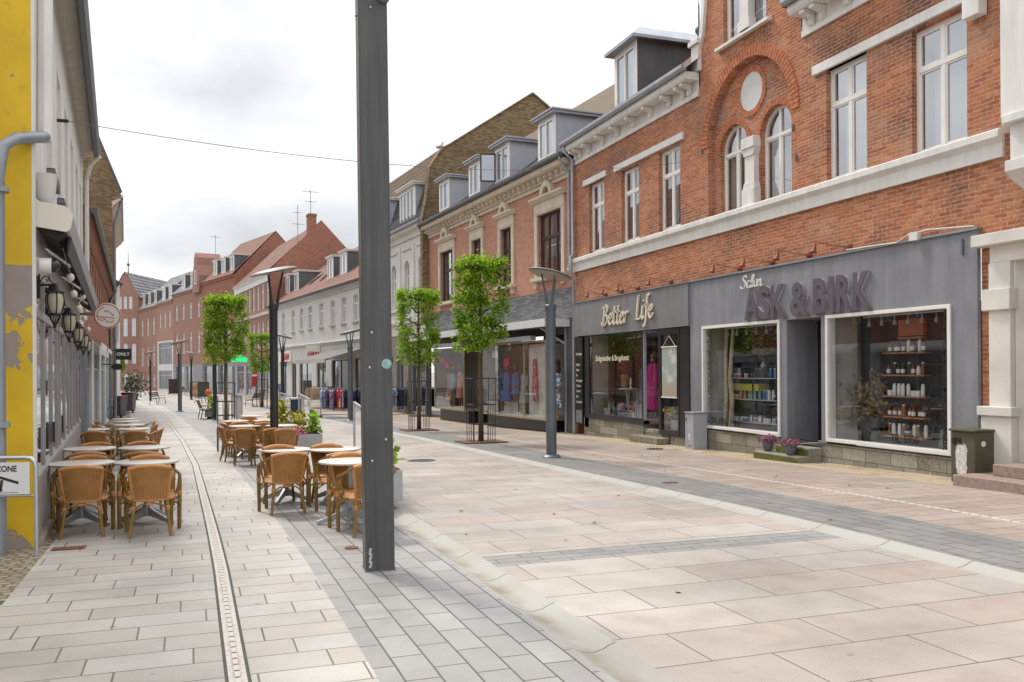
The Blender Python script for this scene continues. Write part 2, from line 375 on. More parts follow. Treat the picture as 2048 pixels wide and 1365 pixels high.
t = NT('gutter_concrete'); u = t.uv(); o = t.sep(u)
fy = t.M('FRACT', t.M('DIVIDE', o[1], 1.0)); jm = t.mr(t.M('MINIMUM', fy, t.M('SUBTRACT', 1., fy)), .004, .009)
sx = t.M('ABSOLUTE', t.M('SUBTRACT', t.M('FRACT', o[2]), .5)); c = t.mix(t.mr(t.noise(u, 1.6, 5), .5, .8, 0., .7), (.36, .347, .317), (.30, .262, .21)); st_ = t.M('MULTIPLY', t.mr(t.M('ABSOLUTE', t.M('SUBTRACT', o[0], 2.215)), .03, .12, 1., 0.), t.mr(t.noise(u, 2.2, 5), .35, .65)); c = t.mix(t.M('MULTIPLY', st_, .8), c, (.20, .155, .105)); c = t.mix(t.mr(t.noise(u, 30, 4), .6, .8, 0., .35), c, (.2, .17, .13))
t.col(t.mix(jm, (.10, .08, .06), c)); t.b.inputs['Roughness'].default_value = .75; t.bump(t.noise(u, 80, 3), .15, .005); M_gut = t.m
def drainmat(name, c0, half, per):
    t = NT(name); u = t.uv(); o = t.sep(u); ax = t.M('ABSOLUTE', t.M('SUBTRACT', o[0], c0))
    fy = t.M('FRACT', t.M('DIVIDE', o[1], per)); sq = t.M('MULTIPLY', t.M('LESS_THAN', ax, half), t.M('LESS_THAN', fy, .80))
    c = t.mix(t.mr(t.noise(u, 20, 4), .4, .7), (.56, .53, .49), (.44, .40, .36))
    rust = t.M('MULTIPLY', t.mr(ax, half*1.0, half*2.2, 1., 0.), t.mr(t.noise(u, 6, 4), .35, .6)); c = t.mix(t.M('MULTIPLY', rust, .75), c, (.33, .15, .06))
    c = t.mix(t.M('LESS_THAN', ax, half), c, (.09, .06, .045)); c = t.mix(sq, c, (.55, .52, .48))
    t.col(c); t.b.inputs['Roughness'].default_value = .6; t.bump(sq, .5, .006); return t.m
M_drL = drainmat('slot_drain', .155, .014, .115); M_drR = drainmat('chain_drain', 8.475, .022, .14)
M_edge = plain('dark_joint', (.10, .09, .075), .9)
GP = [(0, .0), (.1, -.01), (.28, -.036), (.5, -.05), (.72, -.036), (.9, -.01), (1, 0)]
CO = lambda a: (lambda Y: a(Y))
strip('pavement', -9, -1.41, M_cob)
strip('pavement', -1.41, .085, M_pavL)
strip('pavement', .085, .105, M_edge, dz=-.004); strip('pavement', .105, .205, M_drL); strip('pavement', .205, .225, M_edge, dz=-.004)
strip('pavement', .225, .89, M_pavL)
strip('pavement', .89, 2.10, M_pavG)
strip('road', 2.10, 2.42, M_gut, prof=GP)
strip('road', 2.42, 6.06, M_road, cb=cr_, uvc=lambda Y: 0, Y1=7.28); 
strip('road', 2.42, 6.06, M_road, cb=cr_, uvc=lambda Y: 0, Y0=7.72)
M_band = paving('band_pavers', [(.205, .198, .192), (.252, .245, .238), (.228, .222, .215)], (.075, .07, .06), .42, .148, .010, .5, .2)
strip('pavement', 2.42, 6.06, M_band, cb=cr_, uvc=lambda Y: 0, Y0=7.28, Y1=7.72)
strip('road', 6.06, 6.42, M_gut, prof=GP, ca=cr_)
strip('pavement', 6.42, 7.55, M_greyR, ca=cr_)
strip('pavement', 7.55, 8.43, M_pavR, ca=cr_); strip('pavement', 8.43, 8.52, M_drR, ca=cr_); strip('pavement', 8.52, 10.45, M_pavR, ca=cr_)
M_sand = paving('sandy_cobbles', [(.42, .34, .23), (.50, .41, .29), (.38, .31, .21)], (.40, .31, .19), .105, .095, .022, .5, .4, bump=.9, rough=.9)
strip('pavement', 10.45, 12.6, M_sand, ca=cr_)
m = MB().poly((-600, -60, -1.6), (600, -60, -1.6), (600, 1200, -1.6), (-600, 1200, -1.6)); tag(m.build('ground', plain('earth', (.25, .24, .22), .9), None), kind='structure')
# covers and grates lying in the paving
def flat(name, label, cat, px, py, sx, sy, mat, round_=False, rz=0, grp=None, bars=0):
    p = at(px, py); o = thing(name, label, cat, (p.x, p.y, p.z+.004), rz, grp); m = MB()
    if round_: m.lathe([(sx*.5, 0), (sx*.5, .006), (sx*.46, .008)], n=28)
    else: m.box(-sx/2, sx/2, -sy/2, sy/2, 0, .007)
    o.rotation_euler[0] = -.016 if p.y > 9 else 0
    b = m.build('plate', mat, o)
    if bars:
        m = MB()
        for i in range(bars):
            y = -sx*.4+i*sx*.8/(bars-1); h = math.sqrt(max(.01, (sx*.43)**2-y*y)) if round_ else sx*.42
            m.box(y-.012, y+.012, -h, h, .009, .014)
        m.build('grate_bars', M_iron, o)
    return o
flat('drain_cover', 'round iron drain grate in the pink roadway slabs', 'drain cover', 843, 922, .62, .62, M_dgrey, True, bars=9)
flat('drain_cover', 'small dark iron cover in the pavement near the grey cabinet', 'drain cover', 1310, 899, .42, .42, M_dgrey, True, bars=6)
flat('access_cover', 'rusty rectangular iron plate in front of the front left wicker chair', 'access cover', 138, 1098, .30, .16, M_rust)
flat('access_cover', 'small round rusty cover left of the foot of the tall dark mast', 'access cover', 703, 1097, .13, .13, M_rust, True)
flat('access_cover', 'small rusty plate in the dark paver band right of the disc lamp', 'access cover', 1340, 966, .22, .16, M_rust)
# ------------------------------------------------------------------ facade helpers: x along the front, y out towards the street, z up
def fac(name, x, y, ang, label, group=None, cat='building'):
    return thing(name, label, cat, (x, y, 0), rad(90+ang), group)
def arcpts(a, b, zb, arch, n=12):
    w2 = (b-a)/2; r = w2 if arch == 'r' else arch; R = (w2*w2+r*r)/(2*r); cz = zb-R; c = (a+b)/2; t0 = math.asin(min(1, w2/R))
    if arch == 'r': t0 = math.pi/2
    return [(c+R*math.sin(-t0+2*t0*i/n), cz+R*math.cos(-t0+2*t0*i/n)) for i in range(n+1)]
def outline(op, i=0.):
    a, b, za, zb, ar = op
    if not ar: return [(a+i, za+i), (b-i, za+i), (b-i, zb-i), (a+i, zb-i)]
    A = arcpts(a+i, b-i, zb-i, ar if ar == 'r' else ar*(1-i), 12)
    return [(a+i, za+i), (b-i, za+i)]+A[::-1]
def wall(mb, s0, s1, z0, z1, ops, y=0., dep=.14, rev=True):
    xs = sorted({s0, s1}|{v for o in ops for v in o[:2]}); zs = sorted({z0, z1}|{v for o in ops for v in o[2:4]})
    for xa, xb in zip(xs, xs[1:]):
        for za, zb in zip(zs, zs[1:]):
            cx, cz = (xa+xb)/2, (za+zb)/2
            if any(o[0] < cx < o[1] and o[2] < cz < o[3] for o in ops): continue
            mb.poly((xa, y, za), (xb, y, za), (xb, y, zb), (xa, y, zb))
    for a, b, za, zb, ar in ops:
        P = outline((a, b, za, zb, ar))
        if rev:
            for p, q in zip(P, P[1:]+P[:1]): mb.poly((p[0], y, p[1]), (q[0], y, q[1]), (q[0], y-dep, q[1]), (p[0], y-dep, p[1]))
        if ar:
            A = arcpts(a, b, zb, ar); h = len(A)//2
            mb.poly((a, y, zb), *[(p[0], y, p[1]) for p in A[:h+1]]); mb.poly((b, y, zb), *[(p[0], y, p[1]) for p in A[h:]][::-1])
    return mb
def window(par, op, y, fm=None, pm=None, fw=.06, mull=1, tr=.68, cas=True, name='window', label=None):
    """frame with mullions and a transom, its glass as a child"""
    fm = fm or M_wframe; pm = pm or M_wglass; a, b, za, zb, ar = op; m = MB()
    m.ring(outline(op), outline(op, fw), y-.06, y)
    zt = za+(zb-za)*tr if tr else None
    if ar == 'r' and zt: zt = min(zt, zb-(b-a)/2)
    for k in range(mull):
        c = a+(b-a)*(k+1)/(mull+1); m.box(c-fw*.62, c+fw*.62, y-.055, y+.004, za+fw, zb-fw*.9-(0 if not ar or mull == 1 else .12))
    if zt: m.box(a+fw, b-fw, y-.05, y+.009, zt-fw*.6, zt+fw*.6)
    if cas:
        cs = [a+fw]+[a+(b-a)*(k+1)/(mull+1) for k in range(mull)]+[b-fw]
        for i, (p, q) in enumerate(zip(cs, cs[1:])):
            p2 = p+(fw*.62 if i else 0); q2 = q-(fw*.62 if i < mull else 0)
            zz = [(za+fw, (zt-fw*.6) if zt else zb-fw)]+([(zt+fw*.6, zb-fw)] if zt and not ar else [])
            for z0, z1 in zz: m.ring(outline((p2, q2, z0, z1, None)), outline((p2, q2, z0, z1, None), .035), y-.05, y-.012)
    f = m.build(name, fm, par)
    MB().poly(*[(p[0], y-.035, p[1]) for p in outline(op, fw*.5)]).build('pane', pm, f)
    if label: f['label'] = label
    return f
def curtain(par, op, y, side, wd, mat=None):
    a, b, za, zb, _ = op; m = MB(); n = 14; x0 = a+.05 if side < 0 else b-.05-wd
    for i in range(n+1):
        x = x0+wd*i/n; yy = y+.025*math.sin(i*1.9+a); m.v += [(x, yy, za+.02), (x, yy, zb-.05)]
    for i in range(n): m.f.append((2*i, 2*i+2, 2*i+3, 2*i+1))
    return m.build('curtain', mat or M_curt, par, smooth=2)
def text(body, size, mat, par, name, M, ext=.0, off=0., shear=0., sx=1., align='LEFT', spacing=1.):
    cu = bpy.data.curves.new(name, 'FONT'); cu.body = body; cu.size = size; cu.extrude = ext; cu.offset = off; cu.shear = shear; cu.align_x = align
    cu.resolution_u = 4; cu.space_character = spacing
    ob = bpy.data.objects.new(name, cu); sc.collection.objects.link(ob)
    me = bpy.data.meshes.new_from_object(ob.evaluated_get(bpy.context.evaluated_depsgraph_get())); bpy.data.objects.remove(ob); bpy.data.curves.remove(cu)
    me.transform(M @ Matrix.Diagonal((sx, 1, 1, 1))); me.name = name; me.materials.clear(); me.materials.append(mat)
    o = bpy.data.objects.new(name, me); return link(o, par)
def FT(s, y, z):   # text on a right-hand front: reads in the direction of falling s, faces +y
    return Matrix(((-1, 0, 0, s), (0, 0, 1, y), (0, 1, 0, z), (0, 0, 0, 1)))
def cornice(name, mat, par, s0, s1, prof):
    return MB().prism([(y, z) for y, z in prof], s0, s1, 'yz').build(name, mat, par)
def gutterpipe(par, pts, r=.05, mat=None): return MB().tube(pts, r, 8).build('downpipe', mat or M_pipe, par, smooth=True)
def dormer(par, s0, s1, z0, z1, y0, depth, wallm, roofm, framem=None, over=.12, mull=1, sidem=None, flat=True, opening=None, pm=None, tr=None):
    m = MB(); zt = z1+.12; w0 = s0+.14; w1 = s1-.14
    wall(m, s0, s1, z0-.1, zt, [(w0, w1, z0+.05, z1, None)], y0, .06)
    d = m.build('dormer', framem or wallm, par)
    for s_ in (s0, s1): MB().poly((s_, y0, z0-.1), (s_, y0, zt), (s_, y0-depth, zt), (s_, y0-depth, z0)).build('dormer_cheek', sidem or wallm, d)
    r = MB()
    r.box(s0-over, s1+over, y0-depth, y0+over*1.2, zt, zt+.09)
    if flat: r.box(s0-over-.05, s1+over+.05, y0-depth, y0+over*1.2+.05, zt+.09, zt+.14)
    else:
        a, b, zz = s0-over, s1+over, zt+.09; yy = y0+over*1.2; c = (a+b)/2
        r.add([(a, yy, zz), (b, yy, zz), (b, y0-depth, zz), (a, y0-depth, zz), (a+.42, yy-.42, zz+.36), (b-.42, yy-.42, zz+.36), (b-.42, y0-depth, zz+.36), (a+.42, y0-depth, zz+.36)],
              [(0, 1, 5, 4), (1, 2, 6, 5), (3, 0, 4, 7), (4, 5, 6, 7)])
    r.build('dormer_roof', roofm, d)
    op = (w0, w1, z0+.05, z1, None); a, b, za, zb, _ = op; f = MB(); f.ring(outline(op), outline(op, .06), y0-.05, y0+.02)
    for k in range(mull):
        c = a+(b-a)*(k+1)/(mull+1); f.box(c-.04, c+.04, y0-.045, y0+.03, za+.06, zb-.06)
    if tr: f.box(a+.06, b-.06, y0-.04, y0+.026, za+(zb-za)*tr-.03, za+(zb-za)*tr+.03)
    f.build('dormer_window', M_wframe if framem is None else framem, d)
    MB().poly(*[(p[0], y0-.02, p[1]) for p in outline(op, .03)]).build('pane', pm or M_panel, d)
    return d
# ------------------------------------------------------------------ the red brick house with two shops
R = fac('brick_house', 11.39, 0, 0, 'orange red brick house with white bands, curved gable and a round arch over twin windows')
W1 = [(24.12, 25.22, 5.36, 7.52, None), (21.85, 22.95, 5.36, 7.46, None), (19.6, 20.72, 5.36, 7.48, None)]
W3 = [(12.94, 14.04, 5.33, 7.5, None), (10.71, 11.86, 5.33, 7.44, None)]
A1 = [(16.9, 18.0, 5.32, 7.36, 'r'), (15.3, 16.4, 5.32, 7.36, 'r')]
BIG = (15.12, 18.3, 5.3, 8.62, 'r')
m = MB(); wall(m, 6.8, 26.45, 3.6, 8.62, W1+W3+[BIG], 0, .18)
# brick panel set back inside the big arch, with the two arched windows and a roundel
P = outline(BIG); back = MB(); wall(back, 15.12, 18.3, 5.3, 7.36, A1, -.16, .16)
A = [p for p in arcpts(15.12, 18.3, 8.62, 'r', 24) if p[1] > 7.36]; x0 = 16.71-math.sqrt(1.59**2-(7.36-7.03)**2)
back.poly((16.71-1.555, -.16, 7.36), (16.71+1.555, -.16, 7.36), *[(p[0], -.16, p[1]) for p in A[::-1]])
m.join(back)
m.poly((10.0, 0, -.6), (10.45, 0, -.6), (10.45, 0, 3.6), (10.0, 0, 3.6))
m.poly((6.8, 0, -.6), (8.2, 0, -.6), (8.2, 0, 3.6), (6.8, 0, 3.6)); m.poly((8.2, 0, 3.3), (10.0, 0, 3.3), (10.0, 0, 3.6), (8.2, 0, 3.6))
m.poly((26.45, 0, -.6), (26.45, -7, -.6), (26.45, -7, 9.1), (26.45, 0, 9.1)); m.poly((26.2, 0, -.6), (26.45, 0, -.6), (26.45, 0, 3.6), (26.2, 0, 3.6))
m.poly((6.8, 0, -.6), (6.8, -7, -.6), (6.8, -7, 9.1), (6.8, 0, 9.1))
# gable above the eaves
wall(m, 15.15, 18.25, 8.62, 11.6, [(15.95, 17.6, 9.28, 11.1, None)], 0, .18)
L_ = [(18.25, 8.62), (18.62, 8.62), (18.62, 9.35), (18.42, 9.75), (18.30, 10.4), (18.25, 11.6)]
for sg in (1, -1): m.poly(*[((p[0] if sg > 0 else 33.4-p[0]), 0, p[1]) for p in L_])
m.poly(*[(p, 0, q) for p, q in [(15.15, 11.6), (18.25, 11.6), (17.9, 12.2), (17.55, 12.5), (17.3, 13.4), (16.7, 13.8), (16.1, 13.4), (15.85, 12.5), (15.5, 12.2)]])
wl = m.build('wall', M_red, R)
# brick arch rings, a little proud
def archring(c, zs, r0, r1, y0, y1, nb):
    m = MB()
    for i in range(nb):
        t0 = math.pi*(i+.08)/nb; t1 = math.pi*(i+.92)/nb
        m.prism([(c+r0*math.cos(t0), zs+r0*math.sin(t0)), (c+r1*math.cos(t0), zs+r1*math.sin(t0)), (c+r1*math.cos(t1), zs+r1*math.sin(t1)), (c+r0*math.cos(t1), zs+r0*math.sin(t1))], y0, y1)
    return m
archring(16.71, 7.03, 1.6, 1.86, -.02, .022, 52).build('brick_arch', M_arch, R)
for a in A1: archring((a[0]+a[1])/2, a[3]-.55, .56, .70, -.18, -.14, 22).build('brick_arch', M_arch, R)
am = MB()
for i in range(30):
    t0 = 2*math.pi*(i+.06)/30; t1 = 2*math.pi*(i+.94)/30; c = (16.73, 7.93)
    am.prism([(c[0]+r*math.cos(t), c[1]+r*math.sin(t)) for r, t in ((.43, t0), (.56, t0), (.56, t1), (.43, t1))], -.18, -.135)
am.build('brick_ring', M_arch, R)
MB().prism([(16.73+.43*math.cos(2*math.pi*i/28), 7.93+.43*math.sin(2*math.pi*i/28)) for i in range(28)], -.2, -.154).build('roundel', M_gwall, R)
for op in W1+W3: window(R, op, -.11)
for op in A1: window(R, op, -.27, tr=.70)
window(R, (15.95, 17.6, 9.28, 11.1, None), -.11, mull=1)
m = MB(); m.box(16.55, 16.88, -.13, .05, 9.28, 11.0); m.box(16.5, 16.93, -.13, .07, 9.28, 9.5); m.build('mullion_pier', M_white, R)
for i, op in enumerate(W1+A1): curtain(R, op, -.42, -1, .34); curtain(R, op, -.42, 1, .3)
for op in W3: curtain(R, op, -.45, 1, 1.02, M_curt)
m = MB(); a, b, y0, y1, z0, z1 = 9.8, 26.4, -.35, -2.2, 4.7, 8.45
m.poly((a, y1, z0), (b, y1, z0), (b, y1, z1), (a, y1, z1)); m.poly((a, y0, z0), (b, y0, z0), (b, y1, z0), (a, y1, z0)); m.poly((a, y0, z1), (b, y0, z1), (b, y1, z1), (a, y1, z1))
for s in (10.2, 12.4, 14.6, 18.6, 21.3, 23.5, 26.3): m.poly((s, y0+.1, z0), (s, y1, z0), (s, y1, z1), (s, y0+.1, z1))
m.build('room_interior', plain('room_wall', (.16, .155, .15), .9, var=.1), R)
# white bands, lintels, column between the twin windows
cornice('band', M_white, R, 10.02, 26.42, [(0, 4.9), (.05, 4.9), (.05, 5.12), (.14, 5.2), (.14, 5.3), (.09, 5.33), (0, 5.33)])
for a, b, z in ((23.95, 25.6, 7.60), (19.4, 23.35, 7.58), (10.3, 14.4, 7.56)): part('lintel', M_white, R, (a, b, -.11, .06, z-.06, z+.12), bevel=.01)
m = MB(); c = 16.65
m.box(c-.235, c+.235, -.26, .02, 5.33, 5.72); m.box(c-.18, c+.18, -.26, -.03, 5.72, 6.45); m.box(c-.24, c+.24, -.26, .03, 6.62, 6.86)
m.prism([(c-.18, 6.45), (c+.18, 6.45), (c+.24, 6.62), (c-.24, 6.62)], -.26, 0); m.prism([(c-.235, 5.72), (c+.235, 5.72), (c+.18, 5.86), (c-.18, 5.86)], -.26, -.005)
m.build('column', M_white, R, bevel=.008)
cornice('sill', M_white, R, 15.75, 17.8, [(-.1, 9.14), (.12, 9.14), (.12, 9.2), (-.1, 9.28)])
for s0, s1 in ((18.68, 26.42), (6.9, 14.72)):
    cornice('cornice', M_white, R, s0, s1, [(0, 8.38), (.05, 8.38), (.05, 8.5), (.02, 8.5), (.02, 8.78), (.34, 8.78), (.38, 8.84), (.38, 8.96), (0, 8.96)])
    cornice('roof_gutter', M_zinc, R, s0-.05, s1+.05, [(.38, 8.97), (.47, 8.97), (.52, 9.02), (.52, 9.1), (.48, 9.1), (.44, 9.03), (.38, 9.03)])
    m = MB(); n = 7
    for i in range(n+1):
        s = s0+.35+(s1-s0-.7)*i/n
        for q in ((s,) if i not in (0, n) else (s, s+.3 if i == 0 else s-.3)):
            m.prism([(.03, 8.5), (.09, 8.5), (.12, 8.56), (.10, 8.64), (.2, 8.68), (.32, 8.70), (.32, 8.77), (.03, 8.77)], q-.065, q+.065, 'yz')
    m.build_each('cornice_bracket', M_white, R)
for s0, s1 in ((18.55, 26.45), (6.8, 14.9)):
    m = MB(); m.add([(s0, .4, 9.03), (s1, .4, 9.03), (s1, -4.2, 12.6), (s0, -4.2, 12.6), (s1, -8.5, 9.0), (s0, -8.5, 9.0)], [(0, 1, 2, 3), (3, 2, 4, 5)]); m.add([(s1-.02, .4, 9.0), (s1-.02, -4.2, 12.57), (s1-.02, -8.5, 9.)], [(0, 1, 2)])
    m.build('roof', M_roofr if s0 < 10 else roofmat('brown_tile', (.13, .06, .045), (.17, .08, .055)), R)
m = MB(); m.add([(14.9, .0, 9.4), (18.55, 0, 9.4), (16.7, 0, 13.3), (14.9, -4.2, 12.6), (18.55, -4.2, 12.6), (16.7, -4.2, 13.3)], [(0, 2, 5, 3), (1, 4, 5, 2)]); m.build('gable_roof', M_roofd, R)
# coping, end pier and finial of the curved gable
for sg in (1, -1):
    X = lambda s: s if sg > 0 else 33.4-s
    pts = [(18.66, 9.30), (18.62, 9.45), (18.46, 9.75), (18.34, 10.4), (18.29, 11.6), (17.93, 12.25), (17.58, 12.55), (17.33, 13.45), (16.7, 13.87)]
    m = MB(); k = len(pts)
    for (a, b) in pts: m.v += [(X(a)-.04*sg, -.16, b), (X(a)+.09*sg, -.16, b+.03), (X(a)+.09*sg, .08, b+.03), (X(a)-.04*sg, .08, b)]
    for i in range(k-1):
        for j in range(4): m.f.append((4*i+j, 4*i+(j+1) % 4, 4*i+4+(j+1) % 4, 4*i+4+j))
    m.build('coping', M_white, R)
    m = MB(); s = X(18.72); m.box(s-.16, s+.16, -.16, .1, 8.98, 9.62); m.box(s-.22, s+.22, -.2, .16, 9.62, 9.74); m.box(s-.17, s+.17, -.16, .12, 9.74, 9.8); m.build('gable_pier', M_white, R, bevel=.01)
    m = MB(); m.lathe([(.05, 0), (.06, .04), (.03, .08), (.09, .16), (.1, .22), (.06, .3), (.02, .34), (.018, .8), (.004, .95)], (s, -.03, 9.8), 10); m.build('finial', M_dgrey, R, smooth=True)
dormer(R, 22.15, 23.6, 9.35, 10.92, -.12, 2.4, M_wframe, M_zinc, flat=False, sidem=plain('dormer_felt', (.105, .095, .10), .8, var=.15), over=.2)
gutterpipe(R, [(26.28, .42, 8.95), (26.28, .42, 8.8), (26.28, .12, 8.55), (26.28, .11, 5.5), (26.28, .2, 5.35), (26.28, .2, 4.8), (26.28, .11, 4.6), (26.28, .11, -.35)], .05, M_zinc)
part('vent_box', M_white, R, (10.3, 10.62, .02, .2, 7.15, 7.5), bevel=.015)
for s, z in ((15.05, 6.6), (18.55, 6.95), (14.95, 5.95)): part('anchor_plate', M_dgrey, R, (s-.03, s+.03, -.01, .03, z, z+.12))
# white oriel at the right edge
m = MB(); m.prism([(6.9, 0), (9.86, 0), (9.86, .18), (9.56, .6), (6.9, .6)], 5.3, 9.5, 'xy'); m.prism([(6.9, 0), (9.82, 0), (9.82, .24), (9.48, .68), (6.9, .68)], 5.18, 5.3, 'xy')
m.prism([(6.9, 0), (9.74, 0), (9.74, .15), (9.44, .56), (6.9, .56)], 4.66, 5.18, 'xy'); m.prism([(6.9, 0), (9.78, 0), (9.78, .2), (9.48, .62), (6.9, .62)], 4.5, 4.66, 'xy')
m.add([(6.9, 0, 4.5), (9.77, 0, 4.5), (9.77, .19, 4.5), (9.47, .61, 4.5), (6.9, .61, 4.5), (6.9, 0, 4.15), (9.54, 0, 4.15), (9.44, .1, 4.15), (6.9, .1, 4.15)], [(0, 1, 6, 5), (1, 2, 7, 6), (2, 3, 7), (3, 4, 8, 7), (5, 6, 7, 8)])
ori = m.build('oriel', M_white, R, bevel=.008)
# door surround at the right edge
M_lime = plain('limewash', (.68, .655, .60), .8, var=.12, scale=1.6); part('door_hood', M_lime, R, (7.5, 10.42, .0, .26, 3.56, 3.74), bevel=.01); m = MB(); m.box(8.0, 10.22, .0, .1, 3.3, 3.56); m.box(9.86, 10.24, .0, .1, .72, 3.3); m.box(9.82, 10.32, .0, .16, 2.58, 2.9); m.box(9.78, 10.4, .0, .18, .98, 1.12); m.box(9.82, 10.36, 0, .14, -.2, .98)
m.build('door_pilaster', M_lime, R, bevel=.01); m = MB(); m.poly((9.86, 0, -.2), (9.3, -.9, -.2), (9.3, -.9, 3.3), (9.86, 0, 3.3)); m.poly((9.86, 0, 3.3), (9.3, -.9, 3.3), (8, -.9, 3.3), (8, 0, 3.3))
m.build('door_jamb', M_lime, R)
part('entrance_door', M_dgrey, R, (8.1, 9.3, -.95, -.9, .3, 3.3))
part('steps', M_granite, R, (8.3, 10.12, .0, .95, -.1, .13), (8.3, 9.78, .02, .55, .13, .30), bevel=.012)
# ---- salon front
S0, S1 = 10.47, 19.05
LW = (15.44, 18.48, .30, 2.74, None); RW = (10.98, 14.0, .30, 2.74, None); DR = (14.15, 15.22, .16, 2.72, None)
m = MB(); wall(m, S0, S1, .26, 3.86, [(LW[0], LW[1], .26, LW[3], None), (RW[0], RW[1], .26, RW[3], None), (DR[0], DR[1], .26, DR[3], None)], .07, .2)
m.poly((S0, .07, .26), (S0, 0, .26), (S0, 0, 3.86), (S0, .07, 3.86)); m.poly((S0, .07, -.3), (S0, 0, -.3), (S0, 0, .26), (S0, .07, .26)); m.poly((S0, .07, 3.86), (S1, .07, 3.86), (S1, 0, 3.86), (S0, 0, 3.86))
m.poly((DR[1], -.13, .16), (DR[1], .07, .16), (DR[1], .07, .26), (DR[1], -.13, .26))
m.poly((DR[1], -.13, .16), (15.24, -.72, .16), (15.24, -.72, 2.72), (DR[1], -.13, 2.72)); m.poly((DR[0], -.13, .16), (14.1, -.72, .16), (14.1, -.72, 2.72), (DR[0], -.13, 2.72)); m.poly((DR[0], -.13, 2.72), (DR[1], -.13, 2.72), (15.24, -.72, 2.72), (14.1, -.72, 2.72))
m.build('salon_front', M_grey, R)
part('front_flashing', M_zinc, R, (S0-.03, S1, 0, .11, 3.862, 3.9))
d = part('salon_door', M_black, R, (14.1, 15.24, -.78, -.72, .2, .34), (14.1, 15.24, -.78, -.72, 2.5, 2.72), (14.1, 14.2, -.78, -.72, .34, 2.5), (15.14, 15.24, -.78, -.72, .34, 2.5)); MB().poly((14.2, -.75, .34), (15.14, -.75, .34), (15.14, -.75, 2.5), (14.2, -.75, 2.5)).build('pane', M_pane, d)
for op in (LW, RW):
    f = MB().ring(outline(op, -.0), outline(op, .065), -.1, .1).build('shop_window', M_wframe, R, bevel=.006); MB().poly(*[(p[0], .04, p[1]) for p in outline(op, .03)]).build('pane', M_glass, f)
m = MB(); wall(m, S0, 19.06, -.5, .26, [(14.15, 15.22, -.5, .26, None)], .055, .2); m.build('plinth', M_plinth, R)
st = part('salon_steps', plain('mossy_stone', (.27, .25, .20), .9, var=.2, scale=4), R, (14.15, 15.62, .056, .62, -.4, -.0), (14.15, 15.2, -.72, .36, .0, .155), bevel=.012)
M_moss = plain('moss', (.10, .115, .02), .95, var=.4, scale=14); part('moss_face', M_moss, R, (14.16, 15.6, .621, .626, -.38, -.03), (14.17, 15.19, .361, .366, .012, .13))
# salon rooms
def room(s0, s1, z0, z1, dp, mat, y0=-.14, fl=None):
    m = MB(); m.poly((s0, y0, z0), (s1, y0, z0), (s1, -dp, z0), (s0, -dp, z0)); m.poly((s0, y0, z1), (s1, y0, z1), (s1, -dp, z1), (s0, -dp, z1)); m.poly((s0, -dp, z0), (s1, -dp, z0), (s1, -dp, z1), (s0, -dp, z1)); m.poly((s0, y0, z0), (s0, -dp, z0), (s0, -dp, z1), (s0, y0, z1)); m.poly((s1, y0, z0), (s1, -dp, z0), (s1, -dp, z1), (s1, y0, z1)); return m
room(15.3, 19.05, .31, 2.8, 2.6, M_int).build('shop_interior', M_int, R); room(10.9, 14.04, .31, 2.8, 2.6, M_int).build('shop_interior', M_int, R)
MB().poly((18.5, -.16, .32), (18.5, -.62, .32), (18.5, -.62, 2.78), (18.5, -.16, 2.78)).build('window_side_wall', M_intl, R)
MB().poly((13.99, -.15, .32), (13.86, -.55, .32), (13.86, -.55, 2.76), (13.99, -.15, 2.76)).build('window_side_wall', plain('blind_cloth', (.30, .285, .26), .9), R)
M_ink = plain('lettering_black', (.015, .015, .015), .5, var=0)
def vtext(body, size, s, z, y, up, par, sx=1.):   # lettering running up or down the glass
    Mx = FT(s, y, z) @ Matrix.Rotation(rad(90 if up else -90), 4, 'Z'); return text(body, size, M_ink, par, 'window_lettering', Mx, .001, .003, sx=sx)
vtext('Book online på: ', .13, 18.22, .42, .046, True, R); vtext('www.askogbirk.dk', .19, 18.2, 1.22, .046, True, R, 1.02)
text('Tlf.: 5950', .2, M_ink, R, 'window_lettering', FT(18.15, .046, .43), .001, .003, sx=.85)
vtext('Book online på: ', .13, 11.17, 2.62, .046, False, R); vtext('www.askogbirk.dk', .19, 11.19, 1.78, .046, False, R, 1.0)
text('Tlf.: 5950', .2, M_ink, R, 'window_lettering', FT(12.35, .046, .42), .001, .003, sx=.85)
# ---- the second shop
m = MB(); m.box(19.06, 26.2, .0, .12, 2.81, 3.86); m.build('fascia', M_fascia, R); part('front_flashing', M_zinc, R, (19.06, 26.22, 0, .15, 3.862, 3.885), (19.06, 26.2, .0, .135, 2.79, 2.81))
BW = (21.58, 25.24, .30, 2.79, None)
m = MB(); m.ring(outline(BW), outline(BW, .05), -.02, .06); m.box(25.24, 25.55, -.05, .05, -.1, 2.79); m.box(21.5, 21.62, -.05, .07, .22, .3); m.box(21.5, 25.3, -.1, .09, .2, .298)
f = m.build('shop_window', M_black, R); MB().poly(*[(p[0], .03, p[1]) for p in outline(BW, .04)]).poly((21.57, .0, .3), (20.75, -.85, .3), (20.75, -.85, 2.79), (21.57, 0, 2.79)).build('pane', M_glass, f)
m = MB(); m.box(20.68, 20.76, -.9, -.82, .3, 2.79); m.box(21.53, 21.6, -.03, .045, .3, 2.79); m.build('window_post', M_zincp, R)
